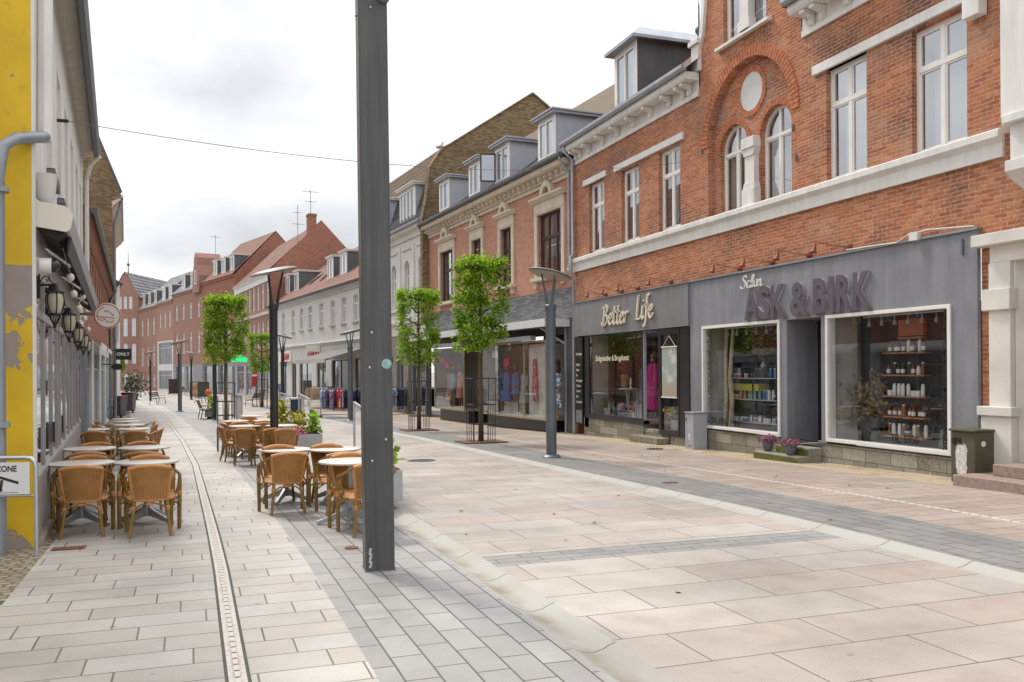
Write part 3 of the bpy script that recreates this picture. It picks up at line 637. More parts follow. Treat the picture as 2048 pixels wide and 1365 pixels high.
m = MB(); m.poly((21.58, .05, -.5), (25.6, .05, -.5), (25.6, .05, .2), (21.58, .05, .2)); m.poly((21.58, .05, -.5), (21.58, -.9, -.5), (21.58, -.9, .2), (21.58, .05, .2)); m.poly((19.06, .05, -.5), (20.1, .05, -.5), (20.1, .05, .1), (19.06, .05, .1)); m.poly((20.1, .05, -.5), (20.1, -.9, -.5), (20.1, -.9, .1), (20.1, .05, .1)); m.poly((20.1, -.86, -.5), (21.6, -.86, -.5), (21.6, -.86, .3), (20.1, -.86, .3)); m.build('plinth', M_plinth, R)
part('shop_steps', M_plinth, R, (20.15, 21.72, .06, .42, -.45, -.08), (20.2, 21.5, -.85, .04, -.3, .09), bevel=.012)
# open door leaf with a flower poster and dark side panels
dl = part('shop_door', M_black, R, (19.55, 20.62, .02, .1, .0, .12), (19.55, 20.62, .02, .1, 2.62, 2.79), (20.5, 20.62, .02, .1, .12, 2.62), (19.55, 19.62, .02, .1, .12, 2.62)); MB().poly((19.6, .05, .1), (20.52, .05, .1), (20.52, .05, 2.64), (19.6, .05, 2.64)).build('pane', M_glass, dl)
part('door_panel', M_black, R, (19.07, 19.54, -.02, .09, .0, 2.79))
t = NT('flower_poster'); v = t.obj(); o = t.sep(v)
fl = t.mr(t.noise(v, 2.4, 5, .6), .5, .66); c = t.mix(fl, (.33, .40, .36), (.62, .63, .58)); c = t.mix(t.mr(o[2], 1.1, 1.5, .8, 0.), c, (.42, .30, .22)); c = t.mix(t.mr(t.noise(v, 9, 3), .55, .65, 0., .4), c, (.5, .35, .3)); t.col(c); M_poster = t.m
p_ = part('poster', M_poster, R, (19.66, 20.42, .102, .108, 1.0, 2.28)); m = MB(); m.box(19.64, 20.44, .1, .125, 2.28, 2.31); m.box(19.64, 20.44, .1, .125, .97, 1.0); m.tube([(19.7, .11, 2.3), (20.04, .112, 2.58), (20.38, .11, 2.3)], .006, 5); m.build('poster_rail', M_wframe, R)
room(20.7, 27.5, .31, 2.8, 3.0, M_int, -.06).build('shop_interior', M_int, R); MB().poly((19.1, -1.0, .0), (20.7, -1.0, .0), (20.7, -1.0, 2.8), (19.1, -1., 2.8)).poly((19.06, 0, 2.805), (21.6, 0, 2.805), (21.6, -1, 2.805), (19.06, -1, 2.805)).build('entrance_back', plain('entrance_red', (.06, .03, .035), .7), R)
MB().poly((25.26, -.1, .3), (25.26, -.65, .3), (25.26, -.65, 2.78), (25.26, -.1, 2.78)).build('window_side_wall', M_intl, R)
text('Boligtekstiler & Brugskunst', .23, M_ivory, R, 'window_lettering', FT(24.72, .036, 1.98), .001, .004, sx=.95, spacing=.95)
# board with the list of goods
bd = thing('price_board', 'tall black board with ivory list of goods beside the housewares shop', 'board', (11.39, 0, 0), rad(90)); part('board_panel', M_black, bd, (25.62, 26.16, .05, .1, -.02, 2.76)); 
for i, (tx) in enumerate(('Nyt til hjemmet', '', 'Boligtekstil', 'Keramik', 'Glas', 'Puder og tæpper', 'Tøj til damer', 'Tøj til børn', 'Sæber', 'Og meget mere')):
    if tx: text(tx, .115, M_ivory, bd, 'board_lettering', FT(26.1, .102, 2.18-i*.17), .001, .003, sx=.62)
part('board_foot', plain('board_grey', (.22, .22, .22), .6), bd, (25.66, 26.12, .1, .104, .02, .42))
# shop signs
def FA(s, y, z, sx=1.): return FT(s, y, z)
sg = thing('shop_sign', 'ivory raised slanted script letters Better Life on the grey fascia', 'sign', (11.39, 0, 0), rad(90))
GL = {'B': [[(.12, .0), (.30, .95), (.36, 1.0)], [(.05, .86), (.2, .98), (.42, 1.0), (.58, .88), (.52, .68), (.34, .54), (.52, .46), (.56, .26), (.42, .06), (.2, -.02), (.0, .06), (-.04, .18)]],
 'e': [[(.05, .28), (.26, .34), (.36, .46), (.28, .56), (.14, .5), (.06, .3), (.08, .1), (.2, .0), (.36, .1), (.44, .2)]], 't': [[(.26, .92), (.14, .3), (.13, .08), (.22, .0), (.34, .1)], [(.02, .6), (.4, .64)]],
 'r': [[(.14, .56), (.08, .0)], [(.1, .28), (.2, .46), (.32, .56), (.42, .5)]], 'L': [[(.42, 1.0), (.34, .96), (.2, .3), (.14, .08), (.0, .02)], [(.12, .06), (.3, .0), (.5, .04), (.56, .14)]],
 'i': [[(.16, .56), (.08, .12), (.14, .0), (.26, .1)], [(.21, .78), (.22, .8)]], 'f': [[(.52, .98), (.44, 1.04), (.34, .92), (.2, .1), (.1, -.26), (.0, -.34), (-.06, -.26)], [(.08, .56), (.42, .6)]],
 'S': [[(.6, .84), (.46, 1.0), (.26, .92), (.24, .72), (.44, .5), (.46, .22), (.24, .0), (.0, .06), (-.06, .22)]], 'a': [[(.34, .48), (.2, .56), (.06, .36), (.06, .1), (.16, .0), (.3, .16), (.38, .56)], [(.38, .56), (.32, .12), (.4, .0), (.5, .12)]],
 'l': [[(.02, .1), (.2, .5), (.3, .9), (.24, 1.0), (.16, .8), (.1, .2), (.16, .0), (.3, .12)]], 'o': [[(.24, .56), (.1, .44), (.06, .16), (.18, .0), (.32, .12), (.34, .42), (.22, .56), (.3, .48), (.46, .5)]], 'n': [[(.08, .56), (.04, .0)], [(.05, .2), (.2, .5), (.3, .54), (.32, .36), (.28, .1), (.36, .0), (.5, .12)]]}
def smoothline(P, n=4):
    P = [Vector((*p, 0)) for p in P]; Q = [P[0]]+P+[P[-1]]; out_ = []
    if len(P) < 3: return P
    for i in range(1, len(Q)-2):
        for k in range(n):
            u = k/n; a, b, c, d = Q[i-1:i+3]; out_.append(.5*((2*b)+(c-a)*u+(2*a-5*b+4*c-d)*u*u+(3*b-a-3*c+d)*u**3))
    return out_+[P[-1]]
def script(word, s, y, z, h_, adv, wd, dp, mat, par, sx=1.):
    x = 0
    m = MB()
    for ch in word:
        for st in GL[ch]:
            q = smoothline(st); k = len(q); n_ = MB(); P = [Vector(((x+p.x*sx)*h_, 0, p.y*h_)) for p in q]; V = []
            for i, p_ in enumerate(P):      # broad nib pen: a flat pen held at 35 degrees
                t_ = (P[min(i+1, k-1)]-P[max(i-1, 0)]); ang = math.atan2(t_.z, t_.x) if t_.length > 0 else 0; w_ = wd*(.45+.75*abs(math.sin(ang-rad(25)))); nx, nz_ = -math.sin(ang)*w_, math.cos(ang)*w_
                n_.v += [(p_.x+nx, -dp, p_.z+nz_), (p_.x-nx, -dp, p_.z-nz_), (p_.x-nx, dp, p_.z-nz_), (p_.x+nx, dp, p_.z+nz_)]
            for i in range(k-1): n_.f += [(4*i+j, 4*i+(j+1) % 4, 4*i+4+(j+1) % 4, 4*i+4+j) for j in range(4)]
            n_.f += [(0, 1, 2, 3), (4*k-4, 4*k-3, 4*k-2, 4*k-1)]; m.join(n_)
        x += adv[ch]*sx
    m.v = [(s-a_, y+b_, z+c_) for a_, b_, c_ in m.v]; return m.build('sign_word', mat, par)
AD = {'B': .66, 'e': .40, 't': .36, 'r': .45, 'L': .60, 'i': .28, 'f': .42, 'S': .58, 'a': .44, 'l': .28, 'o': .40, 'n': .5}
script('Better', 23.98, .155, 3.04, .57, AD, .032, .022, M_ivory, sg, 1.16); script('Life', 21.83, .155, 3.10, .62, AD, .032, .022, M_ivory, sg, .96)
sg = thing('shop_sign', 'large raised plum grey capitals ASK & BIRK with white Salon above', 'sign', (11.39, 0, 0), rad(90))
def capital(ch, s, wd, z=2.82, h=.66):
    back = text(ch, h*1.38, M_letters, sg, 'sign_letter', FT(s, .10, z), .03, .03, sx=.62)
    k = [v.co.x for v in back.data.vertices]; cw = max(k)-min(k); x1 = max(k); sc_ = wd/cw
    for v in back.data.vertices: v.co.x = s-(x1-v.co.x)*sc_
    fr = text(ch, h*1.38, M_letter, back, 'letter_face', FT(s, .138, z), .008, .03, sx=.62); k = [v.co.x for v in fr.data.vertices]; cw2 = max(k)-min(k); x1 = max(k)
    for v in fr.data.vertices: v.co.x = s-.004-(x1-v.co.x)*(wd-.008)/cw2
for ch, s, wd in (('A', 16.62, .50), ('S', 16.12, .42), ('K', 15.66, .48), ('&', 15.02, .56), ('B', 14.30, .40), ('I', 13.84, .15), ('R', 13.62, .42), ('K', 13.17, .44)): capital(ch, s, wd)
script('Salon', 16.74, .14, 3.50, .27, AD, .013, .012, M_wframe, sg, 1.35)
# cable and junction box above the salon
m = MB(); m.tube([(13.35, .12, 3.92), (12.5, .12, 3.9), (12.1, .12, 3.88), (11.85, .12, 3.98)], .012, 6); m.tube([(11.85, .12, 3.98), (11.4, .12, 4.0), (10.5, .1, 3.92)], .012, 6); m.box(11.6, 11.78, .07, .16, 3.86, 4.0); m.build('cable', M_white, R)
part('wall_hook', M_dgrey, R, (10.72, 10.75, .07, .1, 3.5, 3.75))
# copper goose neck lamps
def goose(s, first=[None]):
    if first[0] is None:
        o = thing('wall_lamp', 'x', 'lamp', (11.39, 0, 0), rad(90)); m = MB(); m.lathe([(.075, 0), (.075, .07), (.05, .1)], (0, 0, 0), 12, Matrix.Rotation(rad(-90), 3, 'X')); m.build('base', M_copper, o, smooth=True)
        MB().tube([(0, .08, 0), (.05, .16, .02), (.25, .26, .06), (.50, .40, .16), (.56, .45, .17), (.60, .46, .11)], .012, 6).build('arm', M_copper, o, smooth=True)
        MB().lathe([(.025, .06), (.03, .0), (.05, -.05), (.085, -.12), (.08, -.12)], (.61, .46, .06), 12, Matrix.Rotation(rad(18), 3, 'X')).build('shade', M_copper, o, smooth=True); first[0] = o
        o.location = (11.39, s, 3.98); o.scale = (.85,)*3; return o
    return dup(first[0], (11.39, s, 3.98), rad(90))
for i, s in enumerate((24.0, 22.9, 21.9, 20.05)):
    tag(goose(s), 'small copper goose neck lamp over the Better Life sign, %s from the downpipe' % ('nearest', 'second', 'third', 'fourth')[i], 'lamp', 'goose neck lamps over the shop signs')
for i, s in enumerate((16.95, 15.75, 14.55, 13.4)):
    tag(goose(s), 'small copper goose neck lamp over the salon sign, %s' % ('leftmost above the word Salon', 'second from the left end', 'third above the first capitals of BIRK', 'rightmost by the white cable')[i], 'lamp', 'goose neck lamps over the shop signs')
# ------------------------------------------------------------------ salmon brick house with stone window surrounds
P = fac('brick_house', 11.39, 26.45, 4.5, 'salmon brick house with cream arched window surrounds above a grey slate band')
PW = [(.82, 2.70, 4.98, 7.2, None), (5.02, 6.1, 4.98, 7.2, None), (8.12, 9.22, 4.98, 7.2, None), (11.55, 13.3, 4.86, 7.2, None)]
m = MB(); wall(m, 0, 15.3, 4.45, 8.3, PW, 0, .16); m.build('wall', M_redlow, P)
m = MB(); m.box(0.02, 15.28, -.1, .05, 3.42, 4.45); m.build('slate_band', M_slate, P)
for i, op in enumerate(PW):
    a, b, za, zb, _ = op; wide = b-a > 1.5
    window(P, op, -.1, M_brownf, M_wglass, mull=2 if wide else 1, tr=.62)
    m = MB(); e_ = .22
    m.box(a-e_, a, -.02, .07, za, zb); m.box(b, b+e_, -.02, .07, za, zb); m.box(a-e_, b+e_, -.02, .075, zb, zb+.42); m.box(a-e_+.05, b+e_-.05, .0, .09, zb+.06, zb+.1)
    m.prism([(0, zb+.42), (.12, zb+.42), (.24, zb+.53), (.24, zb+.6), (0, zb+.6)], a-e_-.14, b+e_+.14, 'yz')
    c = (a+b)/2; r1 = .46 if wide else .40
    A = arcpts(c-r1, c+r1, zb+.6+r1, 'r', 14); B = arcpts(c-r1+.2, c+r1-.2, zb+.6+r1-.2, 'r', 14); k = len(A)
    for q in range(k-1): m.prism([A[q], A[q+1], B[q+1], B[q]], 0, .2)
    m.box(a-e_-.1, b+e_+.1, -.02, .2, za-.13, za); m.box(a-e_, a-e_+.2, -.02, .1, za-.36, za-.13); m.box(b+e_-.2, b+e_, -.02, .1, za-.36, za-.13)
    m.build('window_surround', M_cream, P, bevel=.008)
    curtain(P, op, -.42, -1, .3); curtain(P, op, -.42, 1, .3)
m = MB(); m.poly((0, -2, 4.5), (15.3, -2, 4.5), (15.3, -2, 8.3), (0, -2, 8.3)); m.poly((0, -.3, 4.5), (15.3, -.3, 4.5), (15.3, -2, 4.5), (0, -2, 4.5)); m.poly((0, -.3, 8.3), (15.3, -.3, 8.3), (15.3, -2, 8.3), (0, -2, 8.3))
m.build('room_interior', M_int, P)
cornice('cornice', M_cream, P, 0.05, 15.25, [(0, 8.1), (.06, 8.1), (.06, 8.24), (.12, 8.24), (.12, 8.46), (.36, 8.5), (.4, 8.56), (.4, 8.68), (0, 8.68)])
m = MB()
for i in range(34): s = .3+i*.44; m.box(s, s+.15, .12, .24, 8.32, 8.47); m.ball((s+.07, .26, 8.36), .05, 6, 4)
m.build_each('cornice_bracket', M_cream, P)
cornice('roof_gutter', M_dgrey, P, 0, 15.3, [(.4, 8.7), (.5, 8.69), (.55, 8.75), (.55, 8.83), (.4, 8.8)])
m = MB(); m.add([(0, .4, 8.8), (15.3, .4, 8.8), (15.3, -.9, 9.75), (0, -.9, 9.75)], [(0, 1, 2, 3)]); m.build('lower_roof', M_roofd, P)
m = MB(); m.add([(-.3, -.9, 9.75), (15.3, -.9, 9.75), (15.3, -4.4, 13.1), (-.3, -4.4, 13.1), (-.3, -9, 9), (15.3, -9, 9)], [(0, 1, 2, 3), (3, 2, 5, 4)]); m.add([(-.3, -.9, 9.73), (-.3, -4.4, 13.08), (-.3, -9, 9)], [(0, 1, 2)]); m.build('roof', M_roofm, P)
MB().tube([(.9, -3.4, 12.0), (.9, -3.4, 13.0)], .11, 8).build('vent_pipe', M_black, P)
for s0, s1, wf in ((11.75, 13.15, 1), (8.0, 9.3, 1), (4.95, 6.4, 1), (1.05, 2.45, 1)):
    dormer(P, s0, s1, 9.02, 10.3, .12, 3.1, M_zincp, M_zincp, framem=M_wframe, sidem=M_zincp, over=.14)
# the open casement of the third dormer
c = MB(); c.ring(outline((0, .62, 0, 1.12, None)), outline((0, .62, 0, 1.12, None), .06), -.04, 0); c.xf(Matrix.Translation((6.22, .16, 9.1)) @ Matrix.Rotation(rad(-285), 4, 'Z') @ Matrix.Translation((0, 0, 0)))
oc = c.build('open_casement', M_brownf, P); MB().poly((.03, -.02, .03), (.59, -.02, .03), (.59, -.02, 1.09), (.03, -.02, 1.09)).xf(Matrix.Translation((6.22, .16, 9.1)) @ Matrix.Rotation(rad(-285), 4, 'Z')).build('pane', M_panel, oc)
gutterpipe(P, [(15.2, .48, 8.7), (15.2, .3, 8.45), (15.2, .1, 8.2), (15.2, .1, -.5)], .05, M_dgrey)
gutterpipe(P, [(.12, .48, 8.7), (.12, .4, 8.5), (.12, .12, 8.2), (.12, .1, 5.2), (.12, .16, 5.0), (-.16, .24, 4.95)], .05, M_zinc)
# ground floor
m = MB(); m.box(.3, 15.25, .0, .95, 3.14, 3.40); m.build('canopy', plain('canopy_white', (.66, .67, .70), .5, var=.05), P)
MB().poly((.32, .05, 3.135), (15.2, .05, 3.135), (15.2, .93, 3.135), (.32, .93, 3.135)).build('canopy_soffit', plain('soffit_brown', (.22, .17, .13), .7), P)
part('canopy_brace', M_zincp, P, (.55, .62, .0, .06, -.5, 3.13)); MB().tube([(.9, .8, 3.12), (.58, .08, 2.6)], .035, 6).build('canopy_brace', M_zincp, P)
m = MB(); m.poly((0, -.02, 2.9), (15.3, -.02, 2.9), (15.3, -.02, 3.45), (0, -.02, 3.45)); m.box(14.95, 15.3, -.05, .04, -.6, 2.9); m.box(0.0, .45, -.05, .04, -.6, 3.1); m.build('shop_wall', M_dgrey, P)
def vitrine(s0, s1, z0, z1, y0, y1, panem, right_panel=0):
    f = MB(); e_ = .05
    f.box(s0, s1, y0, y1, z0-.07, z0); f.box(s0, s1, y0, y1+.01, z1, z1+.07)
    for s in (s0, s1-e_): f.box(s, s+e_, y1-e_, y1, z0, z1)
    if right_panel: f.box(s0+right_panel, s0+right_panel+.04, y1-e_, y1, z0, z1)
    o = f.build('display_window', plain('brass_frame', (.40, .33, .19), .45, .3), P); MB().poly((s0+e_, y1-.02, z0), (s1-e_, y1-.02, z0), (s1-e_, y1-.02, z1), (s0+e_, y1-.02, z1)).poly((s0+.01, y0, z0), (s0+.01, y1-e_, z0), (s0+.01, y1-e_, z1), (s0+.01, y0, z1)).build('pane', M_glass, o)
    b = MB(); b.poly((s0, y0-.5, z0), (s1, y0-.5, z0), (s1, y0-.5, z1), (s0, y0-.5, z1)); b.poly((s1, y0-.5, z0), (s1, y1, z0), (s1, y1, z1), (s1, y0-.5, z1)); b.poly((s0, y0-.5, z1), (s1, y0-.5, z1), (s1, y1, z1), (s0, y1, z1)); b.poly((s0, y0-.5, z0), (s1, y0-.5, z0), (s1, y1-.06, z0+.001), (s0, y1-.06, z0+.001)); b.build('display_back', panem, P)
    part('window_plinth', M_black, P, (s0+.1, s1-.1, y0-.5, y1-.25, -.7, z0-.08))
vitrine(1.06, 6.9, .06, 2.66, -.5, .55, plain('display_beige', (.50, .46, .42), .9), 1.75); vitrine(8.9, 12.75, .06, 2.62, -.5, .55, plain('display_brown', (.30, .25, .22), .9))
part('display_panel', plain('panel_ivory', (.62, .57, .50), .8), P, (1.2, 2.75, .3, .38, .07, 2.62))
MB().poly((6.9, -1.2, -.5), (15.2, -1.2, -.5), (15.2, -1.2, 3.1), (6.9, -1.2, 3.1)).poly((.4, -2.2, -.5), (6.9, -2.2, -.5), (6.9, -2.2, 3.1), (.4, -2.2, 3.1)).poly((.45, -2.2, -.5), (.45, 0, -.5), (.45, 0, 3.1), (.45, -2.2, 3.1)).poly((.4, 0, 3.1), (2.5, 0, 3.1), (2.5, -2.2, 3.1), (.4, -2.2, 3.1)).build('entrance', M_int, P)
for s0, s1 in ((1.9, 5.9), (9.0, 12.6)): part('awning_case', M_zincp, P, (s0, s1, .5, .72, 2.74, 2.9), bevel=.02)
# ------------------------------------------------------------------ cream house with round arched windows and a mansard
Wx = fac('mansard_house', 10.19, 41.70, 5.5, 'pale plastered house with round arched windows, dark mansard roof and tall mossy brick gable')
WA = [(s-.42, s+.42, 5.0, 7.45, 'r') for s in (1.0, 3.3, 5.6, 7.9)]
m = MB(); wall(m, 0, 9.16, 3.6, 9.0, WA, 0, .22); m.build('wall', M_wwall, Wx)
m = MB()
for s in (1.0, 3.3, 5.6, 7.9): m.box(s+.95, s+1.25, 0, .08, 4.3, 8.2); m.box(s-.7, s+.7, .0, .07, 8.0, 8.1); m.box(s-.55, s+.55, .0, .1, 4.86, 4.98)
m.box(0, .22, 0, .08, 4.3, 8.2); m.build('pilasters', M_wwall, Wx)
cornice('cornice', M_wwall, Wx, 0, 9.16, [(0, 8.5), (.08, 8.5), (.12, 8.75), (.34, 8.85), (.36, 9.02), (0, 9.02)]); cornice('band', M_wwall, Wx, 0, 9.16, [(0, 4.15), (.1, 4.18), (.12, 4.3), (0, 4.34)])
cornice('roof_gutter', M_zinc, Wx, 0, 9.16, [(.36, 9.03), (.48, 9.02), (.5, 9.14), (.36, 9.14)])
for op in WA: window(Wx, op, -.16, pm=M_panel)
m = MB(); m.add([(.05, .36, 9.08), (9.2, .36, 9.08), (9.2, -.35, 11.25), (.05, -.35, 11.25), (9.2, -5.6, 15.6), (.05, -5.6, 15.6), (9.2, -11, 9), (.05, -11, 9)], [(0, 1, 2, 3)]); m.build('mansard', M_roofd, Wx)
m = MB(); m.add([(.05, -.3, 11.25), (9.2, -.3, 11.25), (9.2, -.85, 12.72), (.05, -.85, 12.72), (9.2, -8, 12.3), (.05, -8, 12.3)], [(0, 1, 2, 3), (3, 2, 4, 5)]); m.build('roof', M_roofm, Wx)
prof = [(.36, 8.9), (.1, 10.1), (-.06, 11.6), (-.7, 12.55), (-1.0, 12.72), (-5.62, 15.85), (-6.6, 15.2), (-11.5, 9.5), (-11.5, 4), (.36, 4)]
MB().prism(prof, -.28, .04, 'yz').build('gable_wall', M_gable, Wx); MB().prism([(.42, 8.92), (.16, 10.1), (-.02, 11.62), (-.68, 12.62), (-1.0, 12.8), (-5.62, 15.94), (-6.7, 15.25), (-6.6, 15.2), (-5.62, 15.85), (-1.0, 12.72), (-.7, 12.55), (-.06, 11.6), (.1, 10.1), (.36, 8.9)], -.34, .10, 'yz').build('gable_coping', M_gable, Wx)
dormer(Wx, 1.15, 3.75, 9.35, 10.9, .22, 1.5, M_white, M_white, framem=M_wframe, mull=3, over=.14, sidem=M_zincp)
dormer(Wx, 5.6, 8.2, 9.35, 10.9, .22, 1.5, M_white, M_white, framem=M_wframe, mull=3, over=.14, sidem=M_zincp)
m = MB(); wall(m, 0, 9.16, -.8, 3.6, [(.5, 3.2, -.45, 2.5, None), (3.9, 5.2, -.45, 2.5, None), (5.9, 8.6, -.45, 2.5, None)], -.02, .3); m.build('shop_wall', plain('shop_taupe', (.23, .20, .18), .8), Wx)
for op in ((.5, 3.2, -.45, 2.5, None), (3.9, 5.2, -.45, 2.5, None), (5.9, 8.6, -.45, 2.5, None)): window(Wx, op, -.2, M_zincp, M_pane, mull=1, tr=None, cas=False, name='shop_window')
# ------------------------------------------------------------------ long white house with the clothes shop
HX, HY = 9.308, 50.858; H = fac('long_white_house', HX, HY, 8.3, 'long pale grey house with ten small upper windows and red tiled roof')
hs = [1.2, 3.85, 6.4, 8.95, 11.8, 14.85, 17.4, 20.05, 23.35, 26.3]
HW = [(s-.52, s+.52, 4.82, 6.5, .12) for s in hs]
GF = [(1.0, 4.2, -.3, 2.5, None), (5.6, 9.3, -.3, 2.45, None), (10.7, 13.2, -.3, 2.45, None), (14.5, 18.2, -.45, 2.4, None), (19.2, 20.7, -.6, 2.4, None), (22.2, 24.6, -.7, 2.5, None), (25.6, 28.4, -.6, 2.4, None)]
m = MB(); wall(m, 0, 28.9, -1., 7.2, HW+GF, 0, .14); m.poly((28.9, 0, -1), (28.9, -8, -1), (28.9, -8, 7.2), (28.9, 0, 7.2)); m.build('wall', M_gwall, H)
for op in HW:
    window(H, op, -.08, M_wframe, M_panel, fw=.06); part('sill', M_zincp, H, (op[0]-.08, op[1]+.08, -.02, .1, op[2]-.1, op[2]))
for op in GF: window(H, op, -.1, M_dgrey, M_pane, fw=.07, mull=1, tr=None, cas=False, name='shop_window')
cornice('band', M_gwall, H, 0, 28.9, [(0, 3.5), (.06, 3.52), (.1, 3.62), (.16, 3.66), (.16, 3.72), (0, 3.76)])
cornice('cornice', M_gwall, H, 0, 28.9, [(0, 6.85), (.06, 6.87), (.1, 7.05), (.24, 7.12), (.24, 7.22), (0, 7.22)])
m = MB()
for i in range(96): m.box(.1+i*.3, .22+i*.3, .05, .14, 6.93, 7.04)
m.build_each('cornice_dentil', M_gwall, H)
cornice('roof_gutter', M_dgrey, H, 0, 28.9, [(.24, 7.22), (.36, 7.22), (.4, 7.34), (.24, 7.34)])
m = MB(); m.add([(0, .3, 7.3), (28.9, .3, 7.3), (28.9, -5.2, 11.8), (0, -5.2, 11.8), (28.9, -10, 7.3), (0, -10, 7.3)], [(0, 1, 2, 3), (3, 2, 4, 5)]); m.add([(.02, .3, 7.28), (.02, -5.2, 11.78), (.02, -10, 7.28)], [(0, 1, 2)]); m.build('roof', M_roofr, H)
for s0, s1 in ((25.4, 26.9), (22.3, 23.8), (12.2, 13.8), (8.9, 10.6)): dormer(H, s0, s1, 8.35, 9.75, -1.0, 2.6, plain('dormer_dark', (.16, .16, .18), .6), M_wframe, framem=M_wframe, over=.08, sidem=M_dgrey)
for s in (19.5, 16.2, 5.5): 
    MB().add([(s, -1.2, 8.62), (s+.8, -1.2, 8.62), (s+.8, -2.3, 9.52), (s, -2.3, 9.52)], [(0, 1, 2, 3)]).build('roof_light', M_panel, H)
hs_ = thing('shop_sign', 'red slanted letters H&M projecting from the long white house', 'sign', (HX, HY, 0), rad(98.3))
M_sred = plain('sign_red', (.50, .02, .025), .5, var=0)
part('sign_plate', M_wframe, hs_, (12.06, 12.16, .02, 1.0, 2.5, 3.5), bevel=.02)
text('H&M', .42, M_sred, hs_, 'sign_letters', Matrix(((0, 0, -1, 12.05), (-1, 0, 0, .95), (0, 1, 0, 2.8), (0, 0, 0, 1))), .01, .012, .25, .9)
hs_ = thing('shop_sign', 'flat white board with red H&M above the far door of the white house', 'sign', (HX, HY, 0), rad(98.3)); part('sign_plate', M_wframe, hs_, (20.6, 24.9, .02, .1, 2.5, 3.34)); text('H&M', .75, M_sred, hs_, 'sign_letters', FT(23.2, .11, 2.65), .01, .015, .25, 1.3)
aw = thing('shop_awning', 'wide grey sloping awning over the clothes racks at the white house', 'awning', (HX, HY, 0), rad(98.3))
m = MB(); m.add([(1.6, .05, 3.15), (9.0, .05, 3.15), (9.0, 2.6, 2.42), (1.6, 2.6, 2.42), (1.6, .05, 3.1), (9.0, .05, 3.1), (9.0, 2.6, 2.37), (1.6, 2.6, 2.37)], [(0, 1, 2, 3), (4, 5, 6, 7), (0, 3, 7, 4), (1, 2, 6, 5)]); m.build('awning_fabric', plain('awning_grey', (.17, .16, .152), .85), aw)
m = MB(); m.box(1.58, 9.02, 2.6, 2.66, 2.2, 2.44); m.tube([(2, .05, 2.7), (2, 2.6, 2.36)], .03, 5); m.tube([(8.6, .05, 2.7), (8.6, 2.6, 2.36)], .03, 5); m.build('awning_valance', plain('awning_valance', (.55, .54, .52), .8), aw)
# ------------------------------------------------------------------ further houses on the right, each a house of its own
def house(name, label, x, y, ang, length, eave, mat, rows, gf=None, depth=9., ridge=4., roofm=None, dorm=(), z0=-1.2, arch=None, wfm=None, pm=None, trim=None, wide=None, gable=None, sidewall=True, gfm=None):
    h = fac(name, x, y, ang, label); ops = []
    for (za, zb, cs, wd, ar) in rows: ops += [(c-wd/2, c+wd/2, za, zb, ar) for c in cs]
    gops = [(a, b, za, zb, None) for a, b, za, zb in (gf or [])]
    m = MB(); zg = max([o[3] for o in gops]+[2.4])+.25 if gfm else z0
    wall(m, 0, length, zg if gfm else z0, eave, ops+([] if gfm else gops), 0, .14)
    if sidewall:
        m.poly((0, 0, z0), (0, -depth, z0), (0, -depth, eave), (0, 0, eave)); m.poly((length, 0, z0), (length, -depth, z0), (length, -depth, eave), (length, 0, eave))
        m.poly((0, 0, eave), (0, -depth/2, eave+ridge), (0, -depth, eave)); m.poly((length, 0, eave), (length, -depth/2, eave+ridge), (length, -depth, eave))
    m.build('wall', mat, h)
    if gfm: q = MB(); wall(q, 0, length, z0, zg, gops, -.01, .2); q.build('shop_wall', gfm, h)
    for o in ops: window(h, o, -.07, wfm or M_wframe, pm or M_panel, fw=.10, cas=False)
    for o in gops: window(h, o, -.1, M_zincp, M_pane, fw=.08, tr=.75, cas=False, name='shop_window')
    m = MB(); e_ = .25; m.add([(-.02, e_, eave), (length+.02, e_, eave), (length+.02, -depth/2, eave+ridge+.1), (-.02, -depth/2, eave+ridge+.1), (length+.02, -depth-.2, eave), (-.02, -depth-.2, eave)], [(0, 1, 2, 3), (3, 2, 4, 5)]); m.build('roof', roofm or M_roofr, h)
    cornice('cornice', trim or mat, h, 0, length, [(0, eave-.35), (.08, eave-.33), (.2, eave-.1), (.28, eave-.02), (0, eave-.02)])
    for (s, wd) in dorm: dormer(h, s-wd/2, s+wd/2, eave+.55, eave+2.0, -.25, 2.6, M_dgrey, M_wframe, framem=M_wframe, over=.08, sidem=M_dgrey)
    return h
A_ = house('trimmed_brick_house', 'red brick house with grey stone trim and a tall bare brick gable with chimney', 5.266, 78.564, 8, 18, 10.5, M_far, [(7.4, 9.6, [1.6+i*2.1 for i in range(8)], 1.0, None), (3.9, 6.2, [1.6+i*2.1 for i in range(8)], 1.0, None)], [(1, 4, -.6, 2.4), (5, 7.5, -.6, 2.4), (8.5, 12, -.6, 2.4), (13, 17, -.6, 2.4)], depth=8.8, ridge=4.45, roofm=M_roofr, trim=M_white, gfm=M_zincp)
cornice('band', M_white, A_, 0, 18, [(0, 6.75), (.1, 6.8), (.14, 7.0), (0, 7.05)]); cornice('frieze', M_white, A_, 0, 18, [(.001, 9.7), (.05, 9.7), (.05, 10.15), (.001, 10.15)])
MB().prism([(.2, 4), (.2, 10.4), (-4.4, 15.15), (-9.2, 10.2), (-9.2, 4)], -.15, .02, 'yz').build('gable_wall', M_far2, A_)
m = MB(); m.box(-.05, .75, -4.0, -3.3, 13.5, 15.7); m.box(-.1, .8, -4.05, -3.25, 15.5, 15.62); m.build('chimney', M_far2, A_)
